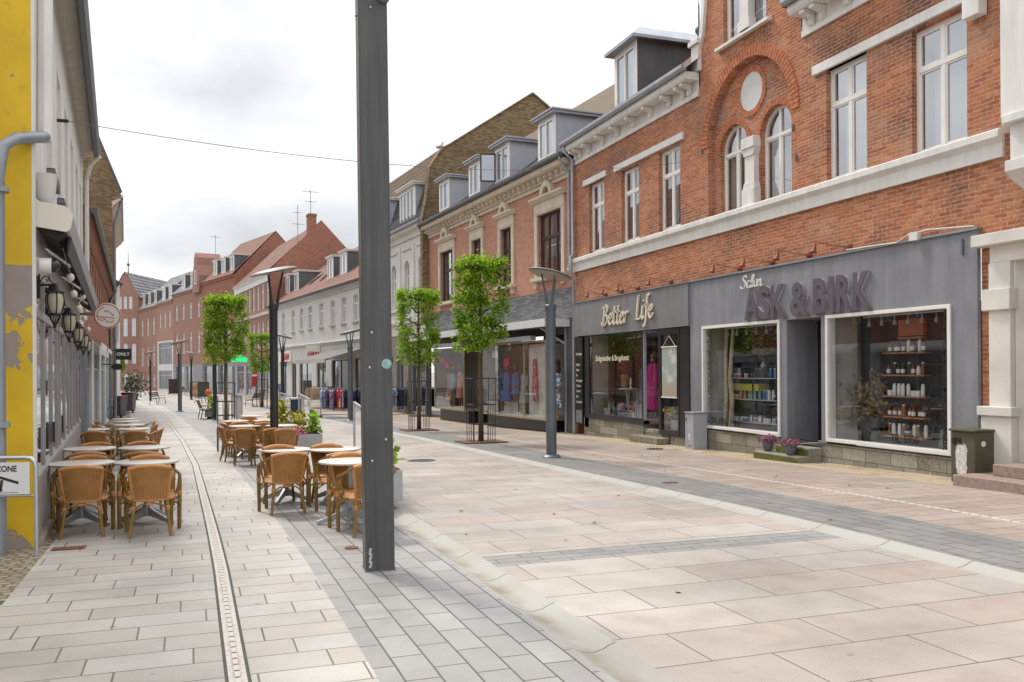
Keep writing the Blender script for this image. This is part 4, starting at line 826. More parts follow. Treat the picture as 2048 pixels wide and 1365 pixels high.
def antenna(par, x, y, z, h, ups):
    m = MB(); m.tube([(x, y, z), (x, y, z+h)], .025, 5)
    for f, l in ups:
        m.tube([(x-l/2, y, z+h*f), (x+l/2, y, z+h*f)], .015, 4); m.tube([(x, y-l, z+h*f), (x, y+l, z+h*f)], .015, 4)
        for k in range(4): m.tube([(x-.25, y-l+k*l*.6, z+h*f), (x+.25, y-l+k*l*.6, z+h*f)], .012, 4)
    return m.build('aerial', M_dgrey, par)
antenna(A_, .4, -3.6, 15.6, 2.2, [(.95, .7), (.55, .5)]); antenna(A_, .2, -2.4, 13.0, 3.4, [(.8, .4), (.5, .5)])
B0 = Vector((2.761, 96.39)); bu = Vector((-math.sin(rad(16)), math.cos(rad(16))))
def Bp(s): p = B0+bu*s; return p.x, p.y
M_blue = plain('blue_slate', (.10, .115, .14), .5, var=.1)
house('dormer_brick_house', 'dark red brick house with three white dormers and a tiled gable end', *Bp(0), 16, 11.8, 12.0, M_far2, [(8.3, 10.3, [2.0, 4.4, 7.2, 9.8], .9, 'r'), (4.2, 6.8, [2.0, 4.4, 7.2, 9.8], 1.0, 'r')], [(1, 5, -.6, 2.4), (6, 11, -.6, 2.4)], ridge=4.8, roofm=M_roofr, dorm=((1.6, 1.5), (4.6, 1.5), (7.6, 1.5)), gfm=M_dgrey)
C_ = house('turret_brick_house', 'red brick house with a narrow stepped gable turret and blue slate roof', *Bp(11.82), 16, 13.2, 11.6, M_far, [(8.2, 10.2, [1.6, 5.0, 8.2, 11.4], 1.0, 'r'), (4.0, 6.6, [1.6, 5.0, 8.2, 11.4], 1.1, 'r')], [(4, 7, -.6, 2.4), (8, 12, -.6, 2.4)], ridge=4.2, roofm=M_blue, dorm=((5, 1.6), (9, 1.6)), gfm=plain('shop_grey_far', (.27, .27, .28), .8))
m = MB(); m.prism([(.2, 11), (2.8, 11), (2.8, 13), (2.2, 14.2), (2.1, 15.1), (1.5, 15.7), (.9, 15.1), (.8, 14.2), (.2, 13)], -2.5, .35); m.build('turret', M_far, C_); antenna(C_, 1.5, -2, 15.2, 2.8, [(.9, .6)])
m = MB(); m.ring(outline((1.1, 1.9, 12, 13.6, None)), outline((1.1, 1.9, 12, 13.6, None), .1), .3, .4); m.build('turret_window', M_wframe, C_)
house('narrow_brick_house', 'narrow salmon brick house with a white framed shop window on the first floor', *Bp(25.02), 16, 8.2, 10.9, brick('muted_brick', [(.38, .20, .15), (.41, .225, .17), (.35, .18, .135)], (.42, .33, .28), darkamt=.2), [(7.6, 9.6, [1.6, 4.1, 6.6], .95, None)], [(.6, 7.6, -.6, 1.9), (.6, 7.6, 2.7, 5.6)], ridge=4.0, roofm=M_roofs, dorm=((2.2, 1.7), (5.6, 1.7)), gfm=M_gwall)
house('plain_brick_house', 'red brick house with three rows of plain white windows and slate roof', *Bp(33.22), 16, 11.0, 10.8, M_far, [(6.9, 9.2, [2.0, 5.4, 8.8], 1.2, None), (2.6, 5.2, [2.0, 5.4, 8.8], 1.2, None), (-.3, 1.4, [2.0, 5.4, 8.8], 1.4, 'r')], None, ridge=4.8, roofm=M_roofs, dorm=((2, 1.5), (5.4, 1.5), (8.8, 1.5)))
# brick house with its gable to the street, turned towards us
ex, ey = Bp(44.3); F_ = fac('gabled_brick_house', ex, ey, 68, 'brick house turning its pointed gable to the street at the far bend')
ops = [(c-.32, c+.32, za, zb, ar) for za, zb, ar in ((7.0, 9.6, None), (3.0, 5.9, 'r'), (-.4, 1.6, 'r')) for c in (.75, 2.0, 3.25)]+[(c-.25, c+.25, 11.0, 12.8, None) for c in (1.2, 2.0, 2.8)]
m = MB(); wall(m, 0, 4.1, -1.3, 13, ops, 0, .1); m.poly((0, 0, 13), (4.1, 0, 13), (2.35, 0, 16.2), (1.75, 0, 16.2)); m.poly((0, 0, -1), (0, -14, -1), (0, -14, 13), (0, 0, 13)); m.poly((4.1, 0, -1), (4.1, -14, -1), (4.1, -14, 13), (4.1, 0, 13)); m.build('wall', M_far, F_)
for o in ops: window(F_, o, -.05, M_wframe, M_panel, fw=.07, cas=False)
m = MB(); m.add([(-.3, .1, 12.6), (2.05, .1, 16.45), (4.4, .1, 12.6), (-.3, -16, 12.6), (2.05, -16, 16.45), (4.4, -16, 12.6)], [(0, 1, 4, 3), (1, 2, 5, 4)]); m.build('roof', M_roofs, F_)
MB().tube([(2, -1, 16.2), (2, -1, 17.4), (2, -1, 19.4)], [.1, .06, .02], 6).ball((2, -1, 17.6), .22, 8, 5).build('spire', M_dgrey, F_)
p = F_.matrix_basis @ Vector((4.3, 0, 0)); house('pale_mansard_house', 'pale house with dark mansard closing the view at the street bend', p.x, p.y+6, 72, 9, 9.5, M_gwall, [(5.8, 8, [1.5, 3.6, 5.7], .9, None), (2, 4.4, [1.5, 3.6, 5.7], .9, None)], None, ridge=4, roofm=M_roofd, dorm=((2.4, 1.2),))
# ------------------------------------------------------------------ left side: cafe house (x runs back towards the camera)
def facL(name, x, y, ang, label):
    return thing(name, label, 'building', (x, y, 0), rad(ang-90))
K = facL('cafe_house', -1.65, 9.86, 5, 'white rendered cafe house whose near gable end is flaking yellow paint')
t = NT('yellow_paint'); v = t.obj(); o = t.sep(v)
n1 = t.noise(v, 2.6, 6, .6); zz = o[2]
h1 = t.mr(zz, 2.36, 2.50, 0., .45); h2 = t.mr(zz, 2.78, 2.8, 1., 0.); band = t.M('MULTIPLY', h1, h2)
h3 = t.M('MULTIPLY', t.mr(zz, 1.2, 2.0, 0., .13), h2); low = t.mr(zz, .1, .55, .10, 0.)
pe = t.mr(t.M('ADD', n1, t.M('ADD', band, t.M('ADD', h3, low))), .66, .675)
c = t.mix(t.mr(t.noise(v, 1.2, 5), .35, .7), (.70, .45, .012), (.52, .33, .015)); c = t.mix(t.mr(t.noise(v, 7, 5), .6, .75, 0., .5), c, (.28, .20, .05))
c = t.mix(pe, c, t.mix(t.noise(v, 5, 4), (.24, .20, .17), (.33, .28, .24)))
t.col(c); t.b.inputs['Roughness'].default_value = .75; t.bump(t.M('ADD', t.M('MULTIPLY', pe, -1.), t.M('MULTIPLY', t.noise(v, 14, 4), .4)), .5, .012); M_yel = t.m
m = MB(); m.poly((0.02, 0, -.1), (.02, -9, -.1), (.02, -9, 12), (.02, -4.5, 12), (.02, 0, 7.2)); m.build('gable_wall', M_yel, K)
KW = [(-3.0, -2.05, 4.2, 6.05, None), (-5.0, -4.05, 4.2, 6.05, None), (-7.0, -6.05, 4.2, 6.05, None), (-9.0, -8.05, 4.2, 6.05, None), (-11.0, -10.05, 4.2, 6.05, None), (-13., -12.05, 4.2, 6.05, None)]
m = MB(); wall(m, -14, 0, 2.75, 7.1, KW, 0, .12); m.box(-.06, .02, .0, .03, -.1, 7.1); m.poly((-14, 0, -1), (-14, -9, -1), (-14, -9, 7), (-14, 0, 7)); m.build('wall', M_wwall, K)
for op in KW: window(K, op, -.06, M_wframe, M_panel, cas=True); part('sill', M_slate, K, (op[0]-.06, op[1]+.06, -.02, .09, op[2]-.12, op[2]))
cs = MB(); cs.ring(outline((0, .9, 0, .78, None)), outline((0, .9, 0, .78, None), .07), -.04, 0); cs.xf(Matrix.Translation((-2.98, .0, 5.2)) @ Matrix.Rotation(rad(38), 4, 'X')); cs.build('open_casement', M_wframe, K)
m = MB(); m.box(-14, .05, .0, .34, 7.1, 7.16); m.prism([(0, 7.0), (.05, 7.0), (.34, 7.1), (0, 7.1)], -14, .05, 'yz'); m.build('soffit', plain('soffit_boards', (.50, .46, .39), .8, var=.15), K)
cornice('roof_gutter', M_dgrey, K, -13.4, .3, [(.26, 6.95), (.29, 6.88), (.37, 6.88), (.41, 7.0), (.41, 7.06), (.26, 7.06)])
m = MB(); m.add([(-14, .36, 7.2), (.1, .36, 7.2), (.1, -4.5, 12), (-14, -4.5, 12), (.1, -9, 7.2), (-14, -9, 7.2)], [(0, 1, 2, 3), (3, 2, 4, 5)]); m.build('roof', M_roofr, K)
gutterpipe(K, [(-.22, .12, 7.0), (-.22, .1, 4.25), (-.2, .1, 4.1)], .075, M_white)
MB().tube([(-.18, .11, 4.14), (-.05, .06, 4.1), (.22, -.12, 4.0), (.30, -.22, 3.9), (.32, -.26, 3.6), (.32, -.26, -.1)], .058, 10).build('downpipe', M_pipe, K, smooth=True)
m = MB(); m.box(.26, .4, -.36, -.17, 3.45, 3.5); m.box(.26, .4, -.36, -.17, 1.2, 1.25); m.build_each('pipe_clamp', M_pipe, K)
gutterpipe(K, [(-13.2, .4, 6.9), (-13.3, .2, 6.7), (-13.6, .1, 6.4), (-13.6, .1, 3.2)], .05, M_white)
m = MB(); m.lathe([(.03, -.16), (.09, -.08), (.11, .14), (.12, .16)], (-.32, .1, 3.62), 12); m.build('wall_vessel', M_white, K, smooth=True)
# shop front: base, posts, glass, doors
part('base_panel', plain('base_steel', (.36, .34, .34), .5, .2, var=.15), K, (-14, -.05, -.02, .04, -.3, .62)); part('base_kerb', M_granite, K, (-14, 0, -.02, .09, -.4, .06))
m = MB()
for s in (-.12, -1.25, -2.5, -3.6, -4.2, -5.4, -6.6, -7.8, -9, -10.4, -12, -13.8): m.box(s-.04, s+.04, -.04, .022, .06, 2.75)
m.box(-14, 0, -.03, .028, 2.3, 2.38); m.box(-14, 0, -.02, .05, .62, .68); m.build('glazing_frame', plain('frame_warm', (.40, .38, .36), .45, .2), K)
MB().poly((-14, .0, .62), (0, .0, .62), (0, .0, 2.75), (-14, .0, 2.75)).build('pane', darkpane('cafe_glass', (.10, .09, .085), .78), K)
m = MB()
for s in (-1.32, -2.42, -4.28): m.box(s-.02, s+.02, .023, .05, .85, 1.1)
m.build_each('door_handle', M_black, K)
part('red_post', M_sred, K, (-11.3, -11.2, .06, .14, -.3, 2.4)); part('corner_post', M_pipe, K, (-10.6, -10.45, .06, .18, -.3, 2.6))
# awning cassette with folded arms
aw = thing('cafe_awning', 'cream awning cassette with dark folded fabric over the cafe front', 'awning', (-1.65, 9.86, 0), rad(-85))
m = MB(); m.prism([(.02, 3.20), (.02, 3.46), (.30, 3.42), (.37, 3.34), (.34, 3.19), (.3, 3.16)], -.1, -.06, 'yz'); m.build('end_plate', plain('cassette_cream', (.66, .61, .52), .5, var=.03), aw)
m = MB(); m.prism([(.03, 3.38), (.03, 3.45), (.30, 3.41), (.36, 3.34), (.34, 3.3)], -12, -.1, 'yz'); m.prism([(.33, 3.17), (.37, 3.3), (.34, 3.3), (.3, 3.17)], -12, -.1, 'yz'); m.build('cassette', M_zincp, aw)
m = MB(); m.prism([(.04, 3.2), (.06, 3.37), (.29, 3.36), (.31, 3.18), (.2, 3.1)], -11.9, -.12, 'yz'); m.build('awning_fabric', plain('fabric_black', (.022, .02, .022), .9, var=.3, scale=6), aw)
m = MB(); m.prism([(.30, 3.16), (.33, 3.16), (.30, 2.98), (.285, 2.98)], -11.9, -.5, 'yz'); m.build('awning_valance', plain('valance_dark', (.06, .055, .055), .8, var=.4, scale=3), aw)
m = MB()
for s in (-.9, -4, -7.2): m.tube([(s, .05, 3.1), (s-.9, .25, 3.02)], .022, 6); m.tube([(s-.5, .05, 3.12), (s-.95, .26, 3.0)], .018, 6)
m.build('folding_arm', M_steel, aw)
# dome camera
dc = thing('dome_camera', 'white dome security camera under the cream awning', 'camera', (-1.65, 9.86, 0), rad(-85)); m = MB(); m.box(-.24, -.18, .0, .05, 2.74, 2.9); m.tube([(-.2, .05, 2.82), (-.2, .16, 2.82)], .08, 12); m.build('housing', M_white, dc, smooth=True); MB().ball((-.2, .17, 2.82), .07, 12, 8).build('dome', M_black, dc, smooth=True)
# wall lanterns
M_lglass = plain('lantern_glass', (.50, .46, .34), .2, var=.1)
ln = thing('wall_lantern', 'x', 'lantern', (0, 0, 0), rad(-85))
m = MB(); m.box(-.03, .03, 0, .02, -.12, .16); m.tube([(0, .0, .04), (0, .20, .04)], .014, 6); m.tube([(0, .01, .06), (0, .06, .14), (0, .11, .14), (0, .12, .09), (0, .09, .08), (0, .085, .11)], .008, 5); m.tube([(0, .1, .12), (0, .15, .06), (0, .19, .05)], .008, 5); m.build('bracket', M_iron, ln, smooth=True)
c0 = (0, .17, -.17)
MB().lathe([(.055, -.12), (.085, -.06), (.1, .02), (.092, .09), (.075, .12)], c0, 16).build('lamp_glass', M_lglass, ln, smooth=True)
m = MB(); m.lathe([(.105, .12), (.105, .135), (.08, .155), (.065, .19), (.03, .21), (.02, .22)], c0, 16); m.build('lamp_cap', M_iron, ln, smooth=True); MB().lathe([(.07, -.15), (.075, -.13), (.06, -.12)], c0, 16).build('lamp_ring', M_iron, ln, smooth=True); MB().lathe([(.012, -.3), (.02, -.28), (.012, -.24)], c0, 8).build('lamp_drop', M_iron, ln, smooth=True)
m = MB()
for i in range(6):
    a = math.pi*i/3+.3; m.tube([(c0[0]+r*math.cos(a), c0[1]+r*math.sin(a), c0[2]+z) for r, z in ((.07, -.13), (.09, -.06), (.105, .02), (.097, .09), (.08, .125))], .007, 5)
    m.tube([(c0[0]+.07*math.cos(a), c0[1]+.07*math.sin(a), c0[2]-.14), (c0[0]+.012*math.cos(a), c0[1]+.012*math.sin(a), c0[2]-.26)], .006, 4)
m.build('lamp_cage', M_iron, ln, smooth=True)
uL = Vector((-math.sin(rad(5)), math.cos(rad(5)), 0)); oL = Vector((-1.65, 9.86, 0)); nL = Vector((math.cos(rad(5)), math.sin(rad(5)), 0))
def LP(s, d, z): return oL+uL*s+nL*d+Vector((0, 0, z))
nm = ('largest and nearest under the dome camera', 'second from the front', 'third from the front', 'fourth from the front, before the round sign', 'farthest and smallest of the row')
for i, s in enumerate((.7, 3.7, 6.6, 9.1, 11.1)):
    o = ln if i == 0 else dup(ln, (0, 0, 0), rad(-85)); o.scale = (.92,)*3; o.location = LP(s, .0, (2.63, 2.57, 2.52, 2.49, 2.45)[i]); tag(o, 'black cream glass wall lantern, '+nm[i], 'lantern', 'lanterns along the cafe front')
# bulbs on a string
M_bulb = plain('bulb_white', (.75, .66, .58), .35, var=.04)
bs = thing('string_lights', 'string of round white bulbs hanging under the cafe awning', 'string lights', (-1.65, 9.86, 0), rad(-85))
bl = [(.3, 3.02), (1.2, 2.93), (1.76, 2.91), (2.6, 2.78), (3.4, 2.74), (4.15, 2.7), (5.0, 2.86), (5.72, 2.99), (6.1, 2.8), (6.4, 2.68), (7.4, 2.7), (8.4, 2.58), (9.4, 2.7)]; pts = [(-a_, .26, b_) for a_, b_ in bl]
MB().tube(pts, .006, 4).build('cord', M_black, bs)
for i in (2, 3, 5, 7, 9, 11):
    p = pts[i]; MB().ball((p[0], p[1], p[2]-.05), .05, 10, 7).tube([p, (p[0], p[1], p[2]-.02)], .012, 5).build('bulb', M_bulb, bs, smooth=True)
# round sign, ONLY sign, oval sign on the left fronts
def hang(name, label, px, py, depth, w_, h_): 
    d = ray(px, py); p = d*depth; p.z += CAMH; return thing(name, label, 'sign', p, 0)
rs = hang('round_sign', 'round white sign with an orange ring and loose orange line drawing', 215, 632, 15.2, 0, 0)
rs.rotation_euler = (0, 0, rad(6)); rs.scale = (.86,)*3; Ry = Matrix.Rotation(rad(90), 3, 'X')
MB().lathe([(.245, -.05), (.255, -.04), (.255, .04), (.245, .05)], (0, 0, 0), 32, Ry).build('sign_disc', plain('sign_white', (.66, .66, .65), .4, var=.03), rs)
M_or = plain('sign_orange', (.62, .13, .04), .4, var=.05); m = MB()
m.tube([(.235*math.cos(a), -.052, .235*math.sin(a)) for a in [2*math.pi*i/32 for i in range(32)]], .012, 5, True); m.build('sign_ring', M_or, rs)
m = MB()
for L_ in ([(-.19, .02), (-.17, .09), (-.1, .15), (-.05, .17)], [(-.06, .09), (0, .1), (.06, .06), (.12, .0)], [(-.2, .0), (-.1, -.03), (.02, -.03), (.13, -.05)], [(-.2, -.01), (-.15, -.08), (-.1, -.1), (-.06, -.06), (.0, -.12), (.08, -.13), (.12, -.1)]): m.tube([(x, -.055, z) for x, z in L_], .008, 5)
m.build('sign_drawing', M_or, rs); part('sign_arm', M_dgrey, rs, (-.5, -.25, -.02, .02, .0, .05))
s_ = hang('shop_sign', 'square black hanging sign with white capitals ONLY', 247, 709, 40, 0, 0); part('sign_board', M_black, s_, (-.33, .33, -.06, .06, -.25, .25)); text('ONLY', .2, M_wframe, s_, 'sign_letters', Matrix(((1, 0, 0, -.28), (0, 0, -1, -.064), (0, 1, 0, -.06), (0, 0, 0, 1))), .002, .006, 0, 1.0); part('sign_arm', M_black, s_, (-1.2, -.33, -.02, .02, .15, .2))
s_ = hang('oval_sign', 'small oval black hanging sign below the square ONLY sign', 234, 734, 36, 0, 0); MB().lathe([(.22, -.04), (.22, .04)], (0, 0, 0), 24, Matrix.Diagonal((1, 1, .62)).to_3x3() @ Ry).build('sign_board', M_black, s_); part('sign_arm', M_black, s_, (-1.0, -.2, -.02, .02, .08, .12))
# low red brick house and tall gabled house further along the left side
e1 = oL+uL*14; m4 = rad(4); u4 = Vector((-math.sin(m4), math.cos(m4), 0))
Q = facL('low_brick_house', e1.x-.05, e1.y, 4, 'low red brick house with arched upper windows beyond the white cafe house')
QW = [(-s-.45, -s+.45, 3.6, 5.1, None) for s in [1.2+i*1.75 for i in range(13)]]; QG = [(-5, -1, -.5, 2.4, None), (-11, -6.5, -.5, 2.4, None), (-17, -12.5, -.5, 2.4, None), (-22.5, -18.5, -.5, 2.4, None)]
m = MB(); wall(m, -23, 0, 2.7, 5.7, QW, 0, .14); m.poly((0, 0, -1), (0, -8, -1), (0, -8, 5.7), (0, 0, 5.7)); m.build('wall', M_far2, Q)
q = MB(); wall(q, -23, 0, -1, 2.7, QG, 0.01, .14); q.build('shop_wall', M_gwall, Q)
for op in QW: window(Q, op, -.08, M_wframe, M_pane, cas=False)
for op in QG: window(Q, op, -.06, M_zincp, M_panel, cas=False, tr=.8, name='shop_window')
cornice('cornice', M_far2, Q, -23, 0, [(0, 5.3), (.08, 5.32), (.16, 5.5), (.22, 5.7), (0, 5.7)]); cornice('roof_gutter', M_dgrey, Q, -23, .1, [(.22, 5.68), (.3, 5.62), (.38, 5.68), (.38, 5.78), (.22, 5.78)])
m = MB(); m.add([(-23, .22, 5.75), (0, .22, 5.75), (0, -4, 9), (-23, -4, 9)], [(0, 1, 2, 3)]); m.build('roof', M_roofr, Q); gutterpipe(Q, [(-22.8, .3, 5.6), (-22.8, .1, 5.2), (-22.8, .1, -.6)], .06)
for s0, s1 in ((-5.5, -.8), (-11.2, -6.2)):
    MB().add([(s0, .05, 2.75), (s1, .05, 2.75), (s1, .42, 2.5), (s0, .42, 2.5), (s1, .42, 2.36), (s0, .42, 2.36)], [(0, 1, 2, 3), (3, 2, 4, 5)]).build('shop_awning', M_white, Q)
e2 = e1+u4*23
T_ = facL('tall_brick_house', e2.x+.12, e2.y, 4.6, 'tall house with a weathered yellow brown brick gable rising over the low roofs')
MB().prism([(.0, -1), (.0, 10.1), (.4, 10.3), (.4, 10.6), (-.7, 13.4), (-4, 15.2), (-8.5, 10), (-8.5, -1)], -.12, .0, 'yz').build('gable_wall', M_gable, T_)
MB().prism([(.46, 10.6), (-.66, 13.5), (-4, 15.4), (-4, 15.2), (-.7, 13.4), (.4, 10.55)], -.3, .05, 'yz').build('gable_coping', M_dgrey, T_)
TW = [(-s-.5, -s+.5, za, zb, None) for s in (2, 5, 8, 11, 14) for za, zb in ((6.4, 8.6), (3.2, 5.4))]
m = MB(); wall(m, -16, -.12, -1, 10.2, TW, 0, .14); m.build('wall', M_far2, T_)
for op in TW: window(T_, op, -.08, M_wframe, M_panel, cas=False)
cornice('roof_eaves', M_cream, T_, -16, -.02, [(0, 9.8), (.1, 9.9), (.4, 10.2), (.4, 10.4), (0, 10.4)]); cornice('roof_gutter', M_zinc, T_, -16, .0, [(.4, 10.3), (.5, 10.3), (.5, 10.42), (.4, 10.42)])
m = MB(); m.add([(-16, .4, 10.5), (-.1, .4, 10.5), (-.1, -.7, 13.4), (-16, -.7, 13.4)], [(0, 1, 2, 3)]); m.build('roof', M_roofr, T_); gutterpipe(T_, [(-.4, .45, 10.3), (-.4, .35, 9.9), (-.4, .1, 9.0), (-.4, .1, -.6)], .07); part('chimney', M_far2, T_, (-3.2, -2.3, -2.2, -1.4, 11.5, 14.2))
e3 = e2+u4*16
G_ = facL('pale_shop_house', e3.x+.2, e3.y, 9, 'pale two storey shop house on the left beyond the tall gable'); 
GW = [(-s-.5, -s+.5, 3.8, 5.8, None) for s in (2, 5, 8, 11, 14, 17, 20)]
m = MB(); wall(m, -40, 0, -1.3, 7.5, GW, 0, .1); m.build('wall', M_gwall, G_)
for op in GW: window(G_, op, -.06, M_wframe, M_panel, cas=False)
m = MB(); m.add([(-40, .2, 7.5), (0, .2, 7.5), (0, -4, 10.5), (-40, -4, 10.5)], [(0, 1, 2, 3)]); m.build('roof', M_roofd, G_)
# wire over the street
a = LP(2.2, -.3, 0); 
d = ray(137, 243); tt = 12.5; Pa = d*tt; Pa.z += CAMH; d = ray(1362, 325); Pb = d*(11.37/d.x); Pb.z += CAMH
pts = [Pa.lerp(Pb, i/24)+Vector((0, 0, -.42*4*(i/24)*(1-i/24))) for i in range(25)]
wr = thing('overhead_wire', 'thin dark wire strung across the street between the house fronts', 'wire'); MB().tube(pts, .0055, 5).build('cable', M_dgrey, wr); m = MB(); m.box(Pa.x-.6, Pa.x, Pa.y-.02, Pa.y+.02, Pa.z-.02, Pa.z+.02); m.ball(tuple(pts[12]), .025, 6, 4); m.build('anchor_rod', M_iron, wr)
# ------------------------------------------------------------------ tall mast in front
p = at(757.5, 1137)
ms = thing('street_mast', 'tall square dark grey mast in the foreground with a round pale green sticker', 'mast', p); ms.rotation_euler = (0, rad(-.45), rad(-3))
h = .125
sq = [(-h+.02, -h), (h-.02, -h), (h-.006, -h+.006), (h, -h+.02), (h, h-.02), (h-.02, h), (-h+.02, h), (-h, h-.02), (-h, -h+.02), (-h+.006, -h+.006)]
MB().prism(sq, 0, 8.2, 'xy').build('pole', M_pole, ms)
m = MB()
for z, x, y in ((4.80, -h-.008, 0), (4.83, -.02, -h-.005), (4.73, h+.005, 0.0), (5.05, h+.01, .02), (.95, -.06, -h-.003), (1.13, .06, -h-.003), (1.75, -.07, -h-.003), (2.05, -.05, -h-.003)): m.ball((x, y, z), .012, 8, 5)
m.build_each('bolt', M_steel, ms)
m = MB()
for z in (4.93, 5.14): m.lathe([(.055, -.03), (.06, 0), (.055, .03)], (.085, -h, z), 14, Matrix.Rotation(rad(90), 3, 'X'))
m.build_each('socket_plate', M_dgrey, ms)
m = MB()
for z in (4.95, 5.16): m.lathe([(.042, 0), (.042, .1), (.036, .115)], (.085, -h, z), 14, Matrix.Rotation(rad(78), 3, 'X') )
m.build_each('spotlight', M_lamp, ms, smooth=True)
sk = MB().prism([(.042*math.cos(2*math.pi*i/24), .042*math.sin(2*math.pi*i/24)) for i in range(24)], -.0012, 0).xf(Matrix.Translation((.075, -h-.001, 1.78))).build('sticker', plain('sticker_green', (.25, .42, .38), .5, var=.35, scale=40), ms)
m = MB()
for x, z, r in ((-.06, 1.8, .014), (-.052, 1.755, .01), (-.03, 1.79, .009)): pass
for i in range(5): m.poly(*[(-.085+.014*math.cos(a)*(1+.5*math.sin(i*3+a*2)), -h-.0012, .05+i*.035+.018*math.sin(a)) for a in [j*math.pi/4 for j in range(8)]])
m.build('chipped_paint', plain('chip_white', (.45, .43, .40), .8, var=.3, scale=30), ms)
part('base_collar', M_dgrey, ms, (-h-.004, h+.004, -h-.004, h+.004, -.02, .012))
# ------------------------------------------------------------------ street lamps with a tilted disc
M_ldark = plain('lamp_dark', (.04, .04, .046), .45, .3, var=.15)
def lamp():
    o = thing('street_lamp', 'x', 'lamp')
    MB().lathe([(.21, 0), (.21, .015), (.17, .05), (.125, .06)], n=24).build('foot', M_lamp, o, smooth=True)
    m = MB(); m.lathe([(.115, .05), (.115, 1.05), (.12, 1.05), (.12, 1.07), (.113, 1.07), (.113, 2.05), (.118, 2.05), (.118, 2.07), (.11, 2.07), (.11, 2.9), (.13, 2.93), (.13, 3.02), (.11, 3.04)], n=20); m.build('pole', M_lamp, o, smooth=True)
    for k in range(3):
        a = 2*math.pi*k/3+.6; m = MB(); m.tube([(.07*math.cos(a), .07*math.sin(a), 2.98), (.10*math.cos(a), .10*math.sin(a), 3.2), (.20*math.cos(a), .2*math.sin(a), 3.62-.07*math.cos(a))], [.04, .03, .018], 6); m.build('arm', M_lamp, o, smooth=True)
    Mt = Matrix.Rotation(rad(13), 3, 'Y')
    MB().lathe([(.02, .05), (.3, .035), (.47, .0), (.485, -.015), (.46, -.03)], (0, 0, 3.66), 32, Mt).build('disc_shade', plain('disc_top', (.20, .195, .19), .5, .2), o, smooth=True)
    MB().lathe([(.01, -.045), (.44, -.045), (.46, -.035)], (0, 0, 3.655), 32, Mt).build('disc_reflector', plain('disc_under', (.38, .32, .26), .6), o, smooth=True)
    return o
l0 = lamp()
for i, (px, py, rz, lb) in enumerate([(1103, 915, 0, 'grey disc lamp standing free on the dark paver band before the housewares shop'), (549, 930, 200, 'dark disc lamp rising among the wicker chairs in the middle of the cafe terrace'),
        (360, 824, 150, 'distant disc lamp on the pale pavement between far benches'), (301, 802, 150, 'far disc lamp nearest the round planter bush on the left'), (383, 800, 0, 'far slim lamp right of the distant black notice board'), (701, 842, 160, 'lamp half hidden behind the tall foreground mast'), (430, 840, 0, 'lamp half hidden behind the left pleached tree'), (566, 835, 0, 'lamp with thin arms just right of the terrace lamp')]):
    p = at(px, py); o = l0 if i == 0 else dup(l0, p, 0); o.location = p; o.rotation_euler[2] = rad(rz); o.scale = (1, 1, 1.1); tag(o, lb, 'lamp', 'disc street lamps along the street')
    if i in (1, 3, 4, 6, 7):
        for c_ in o.children:
            if c_.name.startswith(('pole', 'foot')): c_.scale = (.74, .74, 1)
            if c_.name.startswith(('pole', 'foot', 'arm')): c_.material_slots[0].link = 'OBJECT'; c_.material_slots[0].material = M_ldark
# ------------------------------------------------------------------ pleached trees
t = NT('leaf'); gi = t.n('ShaderNodeNewGeometry'); rr = gi.outputs['Random Per Island']
c = t.ramp(rr, [(0, (.085, .175, .014)), (.35, (.20, .34, .026)), (.7, (.33, .47, .042)), (1, (.48, .57, .075))]); t.col(c); t.b.inputs['Roughness'].default_value = .5; t.b.inputs['Specular IOR Level'].default_value = .35
tl = t.n('ShaderNodeBsdfTranslucent'); t.l(t.mix(1., c, (1.0, 1.15, .55), 'MULTIPLY'), tl.inputs[0]); mxx = t.n('ShaderNodeMixShader'); mxx.inputs[0].default_value = .55; t.l(t.b.outputs[0], mxx.inputs[1]); t.l(tl.outputs[0], mxx.inputs[2]); t.l(mxx.outputs[0], t.out.inputs[0]); M_leaf = t.m
M_bark = plain('bark', (.11, .085, .05), .9, var=.35, scale=9, bump=.6, bscale=30)
def leafmesh(name, pts, size, rnd, mat=None, up=.4):
    V = []; F = []
    for p in pts:
        s = size*rnd.uniform(.65, 1.25); d = Vector((rnd.gauss(0, 1), rnd.gauss(0, 1), rnd.gauss(-.2, .6))).normalized(); n = Vector((rnd.gauss(0, .7), rnd.gauss(0, .7), up+abs(rnd.gauss(0, .6)))).normalized()
        a = (d-n*d.dot(n)).normalized(); b = n.cross(a); k = len(V)
        V += [p, p+a*s*.5+b*s*.46+n*s*.12, p+a*s, p+a*s*.5-b*s*.46+n*s*.12, p+a*s*.5]
        F += [(k, k+4, k+2, k+1), (k, k+3, k+2, k+4)]
    m = MB(); m.v = [tuple(v) for v in V]; m.f = F; me = bpy.data.meshes.new(name); me.from_pydata(m.v, [], m.f); me.materials.append(mat or M_leaf); return me
